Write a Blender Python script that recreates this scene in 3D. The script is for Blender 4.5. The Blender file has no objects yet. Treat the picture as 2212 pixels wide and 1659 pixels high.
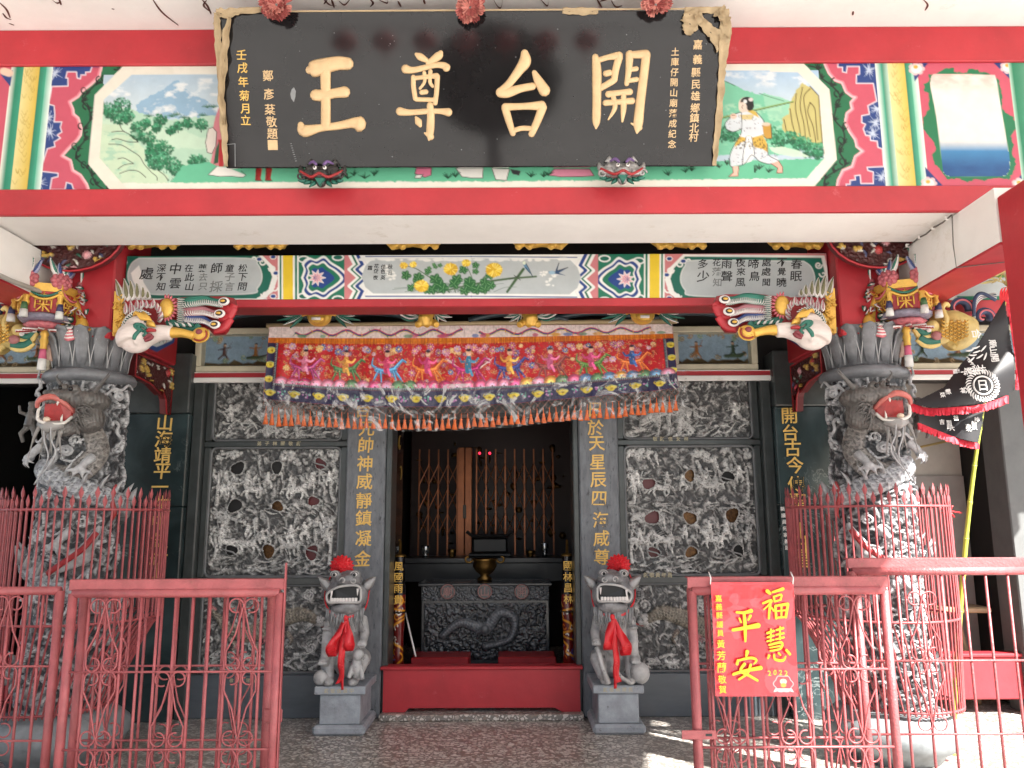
import bpy, math, random
import numpy as np
from mathutils import Vector, Matrix, noise as mnoise

# ------------------------------------------------------------------ camera, sky, sun, exposure
SC = bpy.context.scene
COL = SC.collection
FPX, PITCH, ROLL, CAMX, CAMZ = 787.0, math.radians(9.8), 0.0042, 0.26, 1.6
cd = bpy.data.cameras.new('camera'); cam = bpy.data.objects.new('camera', cd); COL.objects.link(cam)
cd.sensor_width = 36.0; cd.lens = 36.0*FPX/1024.0; cd.clip_start = 0.05; cd.clip_end = 900
cam.matrix_world = (Matrix.Translation((CAMX, 0, CAMZ)) @ Matrix.Rotation(math.pi/2+PITCH, 4, 'X') @ Matrix.Rotation(-ROLL, 4, 'Z'))
SC.camera = cam
w = bpy.data.worlds.new("World"); SC.world = w; w.use_nodes = True
nt = w.node_tree; nt.nodes.clear()
sky = nt.nodes.new('ShaderNodeTexSky'); sky.sky_type = 'NISHITA'; sky.sun_disc = False
bg = nt.nodes.new('ShaderNodeBackground'); wo = nt.nodes.new('ShaderNodeOutputWorld')
nt.links.new(sky.outputs[0], bg.inputs[0]); nt.links.new(bg.outputs[0], wo.inputs[0])
bg.inputs[1].default_value = 0.055
SUN_TRAVEL = Vector((-0.60, 0.56, -0.74)).normalized()
to_sun = -SUN_TRAVEL
sky.sun_elevation = math.asin(to_sun.z)
sky.sun_rotation = math.atan2(to_sun.x, to_sun.y)
sky.air_density = 1.0; sky.dust_density = 2.0
sl = bpy.data.lights.new('sun', 'SUN'); sl.energy = 5.0; sl.angle = math.radians(0.5); sl.color = (1, .96, .9)
so = bpy.data.objects.new('sun', sl); COL.objects.link(so)
so.rotation_euler = SUN_TRAVEL.to_track_quat('-Z', 'Y').to_euler()
SC.view_settings.view_transform = 'Standard'; SC.view_settings.look = 'None'
SC.view_settings.exposure = 2.42; SC.view_settings.gamma = 1.0
try: SC.view_settings.use_curve_mapping = False
except Exception: pass
SC.cycles.max_bounces = 8; SC.cycles.diffuse_bounces = 5; SC.cycles.glossy_bounces = 3
SC.cycles.transparent_max_bounces = 12; SC.cycles.use_denoising = True
SC.cycles.sample_clamp_indirect = 8

R = math.radians
rnd = random.Random(7)
CP, SP = math.cos(PITCH), math.sin(PITCH)
def ray(x, y):
    """direction of the photo measure (x, y) on a 2212 px wide copy"""
    u = (x/2.16016-512)/FPX; v = (384-y/2.16016)/FPX
    u, v = u+ROLL*v, v-ROLL*u
    return (u, CP-v*SP, SP+v*CP)
def at(x, y, Y):
    d = ray(x, y); t = Y/d[1]
    return Vector((CAMX+d[0]*t, Y, CAMZ+d[2]*t))
def onz(x, y, Z):
    d = ray(x, y); t = (Z-CAMZ)/d[2]
    return Vector((CAMX+d[0]*t, d[1]*t, Z))
def Z_(y, Y): return at(1106, y, Y).z
def X_(x, y, Y): return at(x, y, Y).x
def inv(X, Y, Z):
    """world arrays -> photo measures"""
    dx = X-CAMX; dz = Z-CAMZ
    dep = Y*CP+dz*SP; up = dz*CP-Y*SP
    u = dx/dep; v = up/dep
    u2 = u-ROLL*v; v2 = v+ROLL*u
    return (u2*FPX+512)*2.16016, (384-v2*FPX)*2.16016
# tile measures of the enlarged photo pieces (col,row) -> photo measures
def T(c, r, x, y): return (737.33*c+x/3.0, 553.0*r+y/3.0)

# ------------------------------------------------------------------ materials
MATS = {}
def lin(r, g, b):
    return tuple(((c/255.0)/12.92 if c/255.0 <= .04045 else ((c/255.0+.055)/1.055)**2.4) for c in (r, g, b))
def mat(name, col=None, rough=.5, metal=0.0, var=.12, vscale=6.0, bump=0.0, bscale=60.0, vcol=False, spec=.5, stain=None, coat=0.0, emit=None, vstretch=(1,1,1)):
    if name in MATS: return MATS[name]
    m = bpy.data.materials.new(name); m.use_nodes = True
    nt = m.node_tree; N = nt.nodes; L = nt.links; b = N['Principled BSDF']
    b.inputs['Roughness'].default_value = rough; b.inputs['Metallic'].default_value = metal
    b.inputs['Specular IOR Level'].default_value = spec
    b.inputs['Coat Weight'].default_value = coat; b.inputs['Coat Roughness'].default_value = .08
    tc = N.new('ShaderNodeTexCoord'); mp = N.new('ShaderNodeMapping'); mp.inputs['Scale'].default_value = vstretch
    L.new(tc.outputs['Object'], mp.inputs[0])
    n1 = N.new('ShaderNodeTexNoise'); n1.inputs['Scale'].default_value = vscale; n1.inputs['Detail'].default_value = 6
    n1.inputs['Roughness'].default_value = .65
    L.new(mp.outputs[0], n1.inputs[0])
    mr = N.new('ShaderNodeMapRange'); mr.inputs[1].default_value = .3; mr.inputs[2].default_value = .7
    mr.inputs[3].default_value = 1-var; mr.inputs[4].default_value = 1+var*.6
    L.new(n1.outputs[0], mr.inputs[0])
    mul = N.new('ShaderNodeMix'); mul.data_type = 'RGBA'; mul.blend_type = 'MULTIPLY'; mul.inputs[0].default_value = 1
    if vcol:
        a = N.new('ShaderNodeAttribute'); a.attribute_name = 'Col'; L.new(a.outputs['Color'], mul.inputs[6])
    else:
        mul.inputs[6].default_value = (*col, 1)
    L.new(mr.outputs[0], mul.inputs[7])
    out = mul.outputs[2]
    if stain:
        n2 = N.new('ShaderNodeTexNoise'); n2.inputs['Scale'].default_value = stain[1]; n2.inputs['Detail'].default_value = 9
        n2.inputs['Roughness'].default_value = .75
        L.new(mp.outputs[0], n2.inputs[0])
        r2 = N.new('ShaderNodeMapRange'); r2.inputs[1].default_value = stain[2]; r2.inputs[2].default_value = stain[2]+.08
        r2.inputs[4].default_value = stain[3]
        L.new(n2.outputs[0], r2.inputs[0])
        mx = N.new('ShaderNodeMix'); mx.data_type = 'RGBA'; mx.inputs[7].default_value = (*stain[0], 1)
        L.new(r2.outputs[0], mx.inputs[0]); L.new(out, mx.inputs[6]); out = mx.outputs[2]
    L.new(out, b.inputs['Base Color'])
    if emit:
        b.inputs['Emission Color'].default_value = (*emit[0], 1); b.inputs['Emission Strength'].default_value = emit[1]
    if bump:
        n3 = N.new('ShaderNodeTexNoise'); n3.inputs['Scale'].default_value = bscale; n3.inputs['Detail'].default_value = 5
        L.new(tc.outputs['Object'], n3.inputs[0])
        bp = N.new('ShaderNodeBump'); bp.inputs['Strength'].default_value = bump; bp.inputs['Distance'].default_value = .01
        L.new(n3.outputs[0], bp.inputs['Height']); L.new(bp.outputs[0], b.inputs['Normal'])
    MATS[name] = m
    return m

# ------------------------------------------------------------------ objects
def thing(name, label, cat, loc=(0, 0, 0), group=None, kind=None):
    o = bpy.data.objects.new(name, None); COL.objects.link(o); o.location = loc
    o.empty_display_size = .1
    o['label'] = label; o['category'] = cat
    if group: o['group'] = group
    if kind: o['kind'] = kind
    return o
def obj(name, mesh, parent=None, label=None, kind=None, cat=None, group=None):
    o = bpy.data.objects.new(name, mesh); COL.objects.link(o)
    if parent is not None:
        o.parent = parent
        wl = Vector(parent.location)
        p = parent
        while p.parent is not None:
            p = p.parent; wl = wl*0+Vector(p.location)
        o.matrix_parent_inverse = Matrix.Translation(-wl) if parent.type == 'EMPTY' else Matrix.Identity(4)
    if label: o['label'] = label
    if kind: o['kind'] = kind
    if cat: o['category'] = cat
    if group: o['group'] = group
    return o
def struct(name, mesh, parent=None):
    return obj(name, mesh, parent, kind='structure' if parent is None else None)
def copy_tree(o, parent=None):
    c = o.copy(); COL.objects.link(c)
    if parent is not None: c.parent = parent; c.matrix_parent_inverse = o.matrix_parent_inverse.copy()
    for ch in o.children: copy_tree(ch, c)
    return c
def mirror(root, label):
    c = copy_tree(root); c.location.x = -root.location.x; c.scale.x = -1
    c['label'] = label
    return c

# ------------------------------------------------------------------ mesh builder
class MB:
    def __init__(s): s.v = []; s.f = []; s.m = []; s.cur = 0
    def add(s, vs, fs):
        n = len(s.v); s.v += [tuple(p) for p in vs]; s.f += [tuple(n+i for i in f) for f in fs]; s.m += [s.cur]*len(fs)
        return s
    def mi(s, i): s.cur = i; return s
    def box(s, a, b, M=None):
        x0, y0, z0 = a; x1, y1, z1 = b
        vs = [Vector(p) for p in ((x0,y0,z0),(x1,y0,z0),(x1,y1,z0),(x0,y1,z0),(x0,y0,z1),(x1,y0,z1),(x1,y1,z1),(x0,y1,z1))]
        if M is not None: vs = [M @ p for p in vs]
        return s.add(vs, [(0,3,2,1),(4,5,6,7),(0,1,5,4),(1,2,6,5),(2,3,7,6),(3,0,4,7)])
    def bbox(s, a, b, c=.006):
        """box with chamfered edges"""
        x0, y0, z0 = a; x1, y1, z1 = b
        c = min(c, (x1-x0)*.3, (y1-y0)*.3, (z1-z0)*.3)
        vs = []; idx = {}
        for i, (X, sx) in enumerate(((x0, 1), (x1, -1))):
            for j, (Y, sy) in enumerate(((y0, 1), (y1, -1))):
                for k, (Z, sz) in enumerate(((z0, 1), (z1, -1))):
                    for q in range(3):
                        p = [X+sx*c, Y+sy*c, Z+sz*c]; p[q] = (X, Y, Z)[q]
                        idx[(i,j,k,q)] = len(vs); vs.append(p)
        fs = []
        def I(i,j,k,q): return idx[(i,j,k,q)]
        for i in (0, 1):
            f = [I(i,0,0,0), I(i,1,0,0), I(i,1,1,0), I(i,0,1,0)]; fs.append(f if i else f[::-1])
            f = [I(0,i,0,1), I(1,i,0,1), I(1,i,1,1), I(0,i,1,1)]; fs.append(f[::-1] if i else f)
            f = [I(0,0,i,2), I(1,0,i,2), I(1,1,i,2), I(0,1,i,2)]; fs.append(f if i else f[::-1])
        for a_ in (0, 1):
            for b_ in (0, 1):
                f = [I(a_,b_,0,0), I(a_,b_,1,0), I(a_,b_,1,1), I(a_,b_,0,1)]; fs.append(f)
                f = [I(a_,0,b_,0), I(a_,1,b_,0), I(a_,1,b_,2), I(a_,0,b_,2)]; fs.append(f)
                f = [I(0,a_,b_,1), I(1,a_,b_,1), I(1,a_,b_,2), I(0,a_,b_,2)]; fs.append(f)
                for c_ in (0, 1): fs.append([I(a_,b_,c_,0), I(a_,b_,c_,1), I(a_,b_,c_,2)])
        return s.add(vs, fs)
    def tube(s, pts, r, n=8, flat=None, cap=True):
        """tube through pts; r number or list; flat=(normal, ratio) squashes along a direction"""
        pts = [Vector(p) for p in pts]; k = len(pts)
        rr = r if isinstance(r, (list, tuple)) else [r]*k
        base = len(s.v); vs = []; fs = []
        t0 = (pts[1]-pts[0]).normalized()
        up = Vector((0,0,1)) if abs(t0.z) < .9 else Vector((0,1,0))
        if flat: up = Vector(flat[0]).normalized()
        for i, p in enumerate(pts):
            t = (pts[min(i+1,k-1)]-pts[max(i-1,0)])
            if t.length < 1e-9: t = t0
            t = t.normalized(); t0 = t
            a = t.cross(up)
            if a.length < 1e-5: a = t.cross(Vector((1,0,0)))
            a.normalize(); b = a.cross(t).normalized()
            if not flat: up = b
            q = flat[1] if flat else 1.0
            for j in range(n):
                an = 2*math.pi*j/n
                vs.append(p+a*(math.cos(an)*rr[i])+b*(math.sin(an)*rr[i]*q))
        for i in range(k-1):
            for j in range(n):
                fs.append((i*n+j, i*n+(j+1)%n, (i+1)*n+(j+1)%n, (i+1)*n+j))
        if cap:
            fs.append(tuple(range(n))[::-1]); fs.append(tuple((k-1)*n+j for j in range(n)))
        return s.add(vs, fs)
    def ell(s, c, r, nu=14, nv=9, M=None):
        vs = []; fs = []; c = Vector(c)
        if isinstance(r, (int, float)): r = (r, r, r)
        for i in range(nv+1):
            ph = math.pi*i/nv
            for j in range(nu):
                th = 2*math.pi*j/nu
                p = Vector((r[0]*math.sin(ph)*math.cos(th), r[1]*math.sin(ph)*math.sin(th), r[2]*math.cos(ph)))
                if M is not None: p = M @ p
                vs.append(c+p)
        for i in range(nv):
            for j in range(nu):
                fs.append((i*nu+j, (i+1)*nu+j, (i+1)*nu+(j+1)%nu, i*nu+(j+1)%nu))
        return s.add(vs, fs)
    def cyl(s, c, r, h, n=24, r2=None): return s.lathe(c, [(0,0),(r,0),(r if r2 is None else r2,h),(0,h)], n)
    def lathe(s, c, prof, n=24, fn=None):
        c = Vector(c); vs = []; fs = []
        for (r, z) in prof:
            for j in range(n):
                th = 2*math.pi*j/n
                rr = r if fn is None else fn(r, z, th)
                vs.append(c+Vector((rr*math.cos(th), rr*math.sin(th), z)))
        for i in range(len(prof)-1):
            for j in range(n): fs.append((i*n+j, i*n+(j+1)%n, (i+1)*n+(j+1)%n, (i+1)*n+j))
        return s.add(vs, fs)
    def prism(s, pts, d, inset=0):
        """closed outline (3D pts in a plane) thickened by vector d; triangulated caps by fan-safe ngon"""
        pts = [Vector(p) for p in pts]; n = len(pts); d = Vector(d)
        vs = pts+[p+d for p in pts]
        fs = [tuple(range(n)), tuple(range(2*n-1, n-1, -1))]+[(i, i+n, (i+1)%n+n, (i+1)%n) for i in range(n)]
        return s.add(vs, fs)
    def ribbon(s, pts, ws, wdir, th=.0015):
        pts = [Vector(p) for p in pts]; k = len(pts); wd = [Vector(wdir).normalized()]*k if not isinstance(wdir, list) else [Vector(q).normalized() for q in wdir]
        if not isinstance(ws, (list, tuple)): ws = [ws]*k
        vs = []; fs = []
        for i, p in enumerate(pts):
            t = (pts[min(i+1,k-1)]-pts[max(i-1,0)]).normalized(); n = t.cross(wd[i])
            n = n.normalized()*th if n.length > 1e-6 else Vector((0, th, 0))
            for q in (wd[i]*ws[i]/2+n, -wd[i]*ws[i]/2+n, -wd[i]*ws[i]/2-n, wd[i]*ws[i]/2-n): vs.append(p+q)
        for i in range(k-1):
            for j in range(4): fs.append((i*4+j, i*4+(j+1)%4, (i+1)*4+(j+1)%4, (i+1)*4+j))
        fs += [(0,3,2,1), ((k-1)*4, (k-1)*4+1, (k-1)*4+2, (k-1)*4+3)]
        return s.add(vs, fs)
    def leaf(s, p0, p1, wd, n=(0,-1,0), th=.006, bend=0.0, k=7, belly=.45, core=None, dome=.5):
        """pointed carved leaf or feather from p0 to p1, domed towards n; core = material index of a raised inner leaf"""
        p0 = Vector(p0); p1 = Vector(p1); n = Vector(n).normalized(); t = (p1-p0); L = t.length; t = t/L; a = t.cross(n).normalized()
        def one(sc, off, start):
            vs = []; fs = []
            for i in range(k+1):
                u = i/k; x = start+(1-start-(.03 if sc<1 else 0))*u if sc<1 else u
                wv = wd/2*sc*(math.sin(math.pi*min(1, (u**(.6 if belly<.5 else 1.0))))**.75+.02)
                c = p0+t*(L*x)+a*(bend*L*math.sin(math.pi*x*.5)**2)
                vs += [c+a*wv+n*off, c+n*(off+th*(1+dome*1.5)), c-a*wv+n*off, c-n*.002]
            for i in range(k):
                for j in range(4): fs.append((i*4+j, i*4+(j+1)%4, (i+1)*4+(j+1)%4, (i+1)*4+j))
            return vs, fs
        s.add(*one(1.0, th*.5, 0))
        if core is not None:
            c0 = s.cur; s.cur = core; s.add(*one(.5, th*1.1, .12)); s.cur = c0
        return s
    def mesh(s, name, mats, smooth=False, weld=False):
        me = bpy.data.meshes.new(name); me.from_pydata([tuple(p) for p in s.v], [], s.f)
        if not isinstance(mats, (list, tuple)): mats = [mats]
        for m in mats: me.materials.append(m)
        if len(mats) > 1: me.polygons.foreach_set('material_index', s.m)
        if smooth: me.polygons.foreach_set('use_smooth', [True]*len(me.polygons))
        me.update(); return me
def smooth_angle(me, ang=40):
    try: me.set_sharp_from_angle(angle=R(ang))
    except Exception: pass
    return me
def crv(pts, n=6):
    """Catmull-Rom through tuples of any length"""
    pts = [tuple(p) for p in pts]; out = []
    for i in range(len(pts)-1):
        p0 = pts[max(i-1,0)]; p1 = pts[i]; p2 = pts[i+1]; p3 = pts[min(i+2,len(pts)-1)]
        for k in range(n):
            t = k/n
            out.append(tuple(.5*(2*b+(c-a)*t+(2*a-5*b+4*c-d)*t*t+(-a+3*b-3*c+d)*t**3) for a,b,c,d in zip(p0,p1,p2,p3)))
    out.append(pts[-1]); return out
def spiral(c, r0, r1, a0, a1, n=14):
    return [(c[0]+(r0+(r1-r0)*i/n)*math.cos(a0+(a1-a0)*i/n), c[1]+(r0+(r1-r0)*i/n)*math.sin(a0+(a1-a0)*i/n)) for i in range(n+1)]

def sculpt(mb, name, m, voxel=.01, smooth=6, disp=None, keepcol=None):
    """fuse overlapping pieces into one continuous carved body"""
    me = mb.mesh('tmp', m); o = bpy.data.objects.new('tmp', me); COL.objects.link(o)
    r = o.modifiers.new('r', 'REMESH'); r.mode = 'VOXEL'; r.voxel_size = voxel
    if smooth:
        q = o.modifiers.new('s', 'SMOOTH'); q.iterations = smooth; q.factor = .5
    bpy.context.view_layer.update()
    dg = bpy.context.evaluated_depsgraph_get()
    out = bpy.data.meshes.new_from_object(o.evaluated_get(dg)); out.name = name
    bpy.data.objects.remove(o)
    if disp:
        k = len(out.vertices); co = np.empty(k*3); out.vertices.foreach_get('co', co); co = co.reshape(-1,3)
        no = np.empty(k*3); out.vertices.foreach_get('normal', no); no = no.reshape(-1,3)
        co = co+no*disp(co)[:, None]; out.vertices.foreach_set('co', co.ravel())
    out.polygons.foreach_set('use_smooth', [True]*len(out.polygons)); out.update()
    return out

# ------------------------------------------------------------------ numpy noise and painting
def vnoise(x, y, seed=0):
    xi = np.floor(x).astype(np.int64); yi = np.floor(y).astype(np.int64); xf = x-xi; yf = y-yi
    def h(a, b):
        n = (a*374761393+b*668265263+seed*1442695041) & 0x7fffffff
        n = ((n ^ (n >> 13))*1274126177) & 0x7fffffff
        return ((n ^ (n >> 16)) & 0xffff)/65535.0
    u = xf*xf*(3-2*xf); v = yf*yf*(3-2*yf)
    return (h(xi,yi)*(1-u)+h(xi+1,yi)*u)*(1-v)+(h(xi,yi+1)*(1-u)+h(xi+1,yi+1)*u)*v
def fbm(x, y, sc, octv=4, seed=0):
    s = 0; a = .5; t = 0
    for i in range(octv):
        s = s+a*vnoise(x/sc, y/sc, seed+i*17); t += a; a *= .5; sc = sc/2.0
    return s/t
def polydist(PX, PY, pts):
    """distance to a polyline; returns d, arc s, side, idx-interpolated extra column (3rd value)"""
    best = np.full(PX.shape, 1e9); S = np.zeros(PX.shape); W = np.zeros(PX.shape); side = np.zeros(PX.shape); acc = 0
    for a, b in zip(pts[:-1], pts[1:]):
        dx, dy = b[0]-a[0], b[1]-a[1]; L2 = dx*dx+dy*dy+1e-12; L = math.sqrt(L2)
        t = np.clip(((PX-a[0])*dx+(PY-a[1])*dy)/L2, 0, 1)
        ex = PX-a[0]-t*dx; ey = PY-a[1]-t*dy; d = np.sqrt(ex*ex+ey*ey)
        wa = a[2] if len(a) > 2 else 1; wb = b[2] if len(b) > 2 else wa
        wv = wa+(wb-wa)*t
        m = d/wv < best
        best = np.where(m, d/wv, best); S = np.where(m, acc+t*L, S); W = np.where(m, wv, W)
        side = np.where(m, (ex*dy-ey*dx)/L, side); acc += L
    return best*W, S, side, W
class Canvas:
    """a paint layer carried by the vertices of a fine grid"""
    def __init__(s, GX, GY, base, aw):
        s.X = GX; s.Y = GY; s.C = np.empty(GX.shape+(3,)); s.C[:] = lin(*base); s.aw = aw
        s.cx0 = GX.min(0); s.cx1 = GX.max(0); s.ry0 = GY.min(1); s.ry1 = GY.max(1)
    def sub(s, x0, y0, x1, y1):
        c = np.where((s.cx1 >= x0) & (s.cx0 <= x1))[0]; r = np.where((s.ry1 >= y0) & (s.ry0 <= y1))[0]
        if len(c) == 0 or len(r) == 0: return None
        return (slice(r[0], r[-1]+1), slice(c[0], c[-1]+1))
    def blend(s, sl, a, col):
        c = np.array(lin(*col)) if not isinstance(col, np.ndarray) else col
        s.C[sl] = s.C[sl]*(1-a[..., None])+c*a[..., None]
    def poly(s, pts, col, al=1.0, jit=0, edge=None):
        xs = [p[0] for p in pts]; ys = [p[1] for p in pts]; sl = s.sub(min(xs)-2, min(ys)-2, max(xs)+2, max(ys)+2)
        if sl is None: return
        X = s.X[sl]; Y = s.Y[sl]
        if jit: X = X+(fbm(X, Y, 6, 2, 3)-.5)*jit*2; Y = Y+(fbm(X, Y, 6, 2, 9)-.5)*jit*2
        ins = np.zeros(X.shape, bool); n = len(pts)
        for i in range(n):
            x0, y0 = pts[i][:2]; x1, y1 = pts[(i+1) % n][:2]
            if y0 == y1: continue
            c = (y0 > Y) != (y1 > Y)
            ins ^= c & (X < (x1-x0)*(Y-y0)/(y1-y0)+x0)
        d = polydist(X, Y, [(p[0], p[1]) for p in pts]+[tuple(pts[0][:2])])[0]
        a = np.clip(.5+np.where(ins, d, -d)/s.aw, 0, 1)*al
        s.blend(sl, a, col)
        if edge: s.line([tuple(p[:2]) for p in pts]+[tuple(pts[0][:2])], edge[1], edge[0])
    def line(s, pts, w, col, al=1.0):
        q = [(p[0], p[1], (p[2] if len(p) > 2 else w)) for p in pts]; m = max(p[2] for p in q)
        sl = s.sub(min(p[0] for p in q)-m-2, min(p[1] for p in q)-m-2, max(p[0] for p in q)+m+2, max(p[1] for p in q)+m+2)
        if sl is None: return
        d, S, sd, W = polydist(s.X[sl], s.Y[sl], q)
        s.blend(sl, np.clip(.5+(W/2-d)/s.aw, 0, 1)*al, col)
    def ell(s, x, y, rx, ry, col, al=1.0, rot=0, soft=0):
        m = max(rx, ry)+2; sl = s.sub(x-m, y-m, x+m, y+m)
        if sl is None: return
        c, sn = math.cos(rot), math.sin(rot); X = (s.X[sl]-x)*c+(s.Y[sl]-y)*sn; Y = -(s.X[sl]-x)*sn+(s.Y[sl]-y)*c
        d = np.sqrt((X/rx)**2+(Y/ry)**2)
        if soft: a = np.clip((1-d)/soft, 0, 1)*al
        else: a = np.clip(.5+(1-d)*min(rx, ry)/s.aw, 0, 1)*al
        s.blend(sl, a, col)
    def rect(s, x0, y0, x1, y1, col, al=1.0): s.poly([(x0,y0),(x1,y0),(x1,y1),(x0,y1)], col, al)
    def grad(s, x0, y0, x1, y1, c0, c1, horiz=False, mask=None):
        sl = s.sub(x0, y0, x1, y1)
        if sl is None: return
        t = np.clip(((s.X[sl]-x0)/(x1-x0) if horiz else (s.Y[sl]-y0)/(y1-y0)), 0, 1)
        inside = (s.X[sl] >= x0) & (s.X[sl] <= x1) & (s.Y[sl] >= y0) & (s.Y[sl] <= y1)
        col = np.array(lin(*c0))*(1-t[..., None])+np.array(lin(*c1))*t[..., None]
        a = inside.astype(float); s.C[sl] = s.C[sl]*(1-a[..., None])+col*a[..., None]
def grid(name, P, m, col=None, keep=None, smooth=True):
    nz, nx = P.shape[:2]; me = bpy.data.meshes.new(name)
    i = np.arange(nz*nx).reshape(nz, nx)
    q = np.stack([i[:-1,:-1], i[:-1,1:], i[1:,1:], i[1:,:-1]], -1).reshape(-1, 4)
    if keep is not None:
        k = keep[:-1,:-1] & keep[:-1,1:] & keep[1:,1:] & keep[1:,:-1]; q = q[k.ravel()]
    me.vertices.add(nz*nx); me.vertices.foreach_set('co', P.reshape(-1).astype(np.float32))
    me.loops.add(q.size); me.loops.foreach_set('vertex_index', q.ravel().astype(np.int32))
    me.polygons.add(len(q)); me.polygons.foreach_set('loop_start', np.arange(0, q.size, 4, dtype=np.int32))
    try: me.polygons.foreach_set('loop_total', np.full(len(q), 4, np.int32))
    except Exception: pass
    me.update(calc_edges=True)
    if smooth: me.polygons.foreach_set('use_smooth', [True]*len(q))
    if col is not None:
        a = me.color_attributes.new('Col', 'FLOAT_COLOR', 'POINT')
        c4 = np.ones((nz*nx, 4), np.float32); c4[:, :3] = np.clip(col.reshape(-1, 3), 0, 1)
        a.data.foreach_set('color', c4.ravel())
    me.materials.append(m); me.update()
    return me

# ------------------------------------------------------------------ lettering
_gl = {}
def glyphs(chars, bold=.012, key='r', ext=.03):
    for ch in chars:
        if (key, ch) in _gl or ch == ' ': continue
        c = bpy.data.curves.new('t', 'FONT'); c.body = ch; c.extrude = ext; c.offset = bold; c.resolution_u = 2
        o = bpy.data.objects.new('t', c); COL.objects.link(o); bpy.context.view_layer.update()
        me = bpy.data.meshes.new_from_object(o.evaluated_get(bpy.context.evaluated_depsgraph_get()))
        n = len(me.vertices); co = np.empty(n*3); me.vertices.foreach_get('co', co); co = co.reshape(-1,3)
        f = [tuple(p.vertices) for p in me.polygons]
        bpy.data.objects.remove(o); bpy.data.curves.remove(c); bpy.data.meshes.remove(me)
        ctr = (co.max(0)+co.min(0))/2; co = co-ctr
        _gl[(key, ch)] = (co, f)
def char_mesh(ch, size, th, m, key='r', ex=Vector((1,0,0)), ey=Vector((0,0,1)), en=Vector((0,-1,0)), pos=Vector((0,0,0)), rot=0, shear=0, sx=1):
    if (key, ch) not in _gl: key = 'r'
    if (key, ch) not in _gl: glyphs(ch, .010, 'r')
    co, f = _gl[(key, ch)]
    c, s_ = math.cos(rot), math.sin(rot)
    x = co[:,0]*sx+shear*co[:,1]; y = co[:,1]+.0; x, y = x*c-y*s_, x*s_+y*c
    zf = np.abs(co[:,2]).max() or 1
    P = np.outer(x*size, ex)+np.outer(y*size, ey)+np.outer((co[:,2]/zf+1)*th/2, en)+np.array(pos)
    me = bpy.data.meshes.new('character'); me.from_pydata(P.tolist(), [], f); me.materials.append(m); me.update()
    return me
def put(ch, x, y, size, Y, m, parent, th=.004, key='r', rot=0, name='character', off=.0005, plane=None, shear=None, sx=1):
    """lettering on an upright wall plane Y at the photo measure (x, y); size in the same measure"""
    if ch == ' ': return
    if plane is None:
        p = at(x, y, Y); sc = (at(x+50, y, Y)-at(x-50, y, Y)).length/100
        ex, ey, en = Vector((1,0,0)), Vector((0,0,1)), Vector((0,-1,0))
    else:
        p = plane.hit(x, y); sc = (plane.hit(x+50, y)-plane.hit(x-50, y)).length/100; ex, ey, en = plane.ex, plane.ey, plane.en
    sh = rnd.uniform(-.04, .08) if shear is None else shear
    me = char_mesh(ch, size*sc, th, m, key, ex, ey, en, p+en*off, rot+rnd.uniform(-.03, .03), sh, sx)
    return obj(name, me, parent)
class Plane:
    def __init__(s, o, ex, ey):
        s.o = Vector(o); s.ex = Vector(ex).normalized(); s.ey = Vector(ey).normalized(); s.en = s.ex.cross(s.ey).normalized()
        if s.en.y > 0: s.en = -s.en
    def hit(s, x, y):
        d = Vector(ray(x, y)); c = Vector((CAMX, 0, CAMZ)); t = (s.o-c).dot(s.en)/d.dot(s.en); return c+d*t
def stroke3(mb, pts, hitf, en, depth=.35, n=10, smooth=5, wscale=None):
    """a brush stroke (x, y, width in photo measures) as a raised rounded bead"""
    q = crv(pts, smooth); P = [hitf(a[0], a[1]) for a in q]
    sc = (hitf(q[0][0]+50, q[0][1])-hitf(q[0][0]-50, q[0][1])).length/100
    r = [max(.0015, a[2]*sc/2) for a in q]
    t0 = (P[1]-P[0]).normalized(); t1 = (P[-1]-P[-2]).normalized()
    P = [P[0]-t0*r[0]*.85, P[0]-t0*r[0]*.45]+P+[P[-1]+t1*r[-1]*.45, P[-1]+t1*r[-1]*.85]
    r = [r[0]*.35, r[0]*.85]+r+[r[-1]*.85, r[-1]*.35]
    mb.tube(P, r, n, flat=(en, depth))
# ------------------------------------------------------------------ shared materials
RED = mat('red_paint', (.42,.024,.034), .45, var=.2, vscale=2.2, bump=.3, bscale=9, stain=((.52,.13,.14), 7, .62, .55))
REDGATE = mat('gate_red_paint', (.33,.075,.080), .42, var=.3, vscale=9, bump=.35, bscale=90, stain=((.20,.085,.06), 26, .60, .8))
REDCAGE = mat('cage_red_paint', (.32,.062,.068), .45, var=.35, vscale=20, stain=((.34,.13,.13), 14, .58, .7))
WHITE = mat('white_plaster', (.80,.78,.75), .8, var=.08, vscale=1.6, bump=.4, bscale=6, stain=((.60,.56,.49), 2.2, .58, .5))
CREAM = mat('cream_frame', (.66,.60,.45), .55, var=.12, vscale=10)
GRAN = mat('grey_granite', (.135,.145,.16), .45, var=.35, vscale=22, bump=.2, bscale=120, stain=((.018,.02,.025), 26, .565, .9), vstretch=(1,1,.3))
GRAN2 = mat('blue_grey_granite', (.30,.33,.365), .55, var=.28, vscale=9, bump=.2, bscale=100, stain=((.07,.08,.09), 16, .60, .8))
GRAND = mat('dark_granite', (.045,.052,.052), .3, var=.35, vscale=7, stain=((.14,.15,.14), 12, .66, .6))
SLABG = mat('base_slab_stone', (.085,.10,.115), .28, var=.25, vscale=3, stain=((.20,.21,.22), 5, .68, .5), vstretch=(.6,1,2.5))
GOLD = mat('gold_paint', (.68,.40,.075), .36, .35, var=.22, vscale=14, bump=.25, bscale=70)
GOLDT = mat('gold_lettering', (.72,.46,.12), .42, .15, var=.15, vscale=30)
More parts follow.
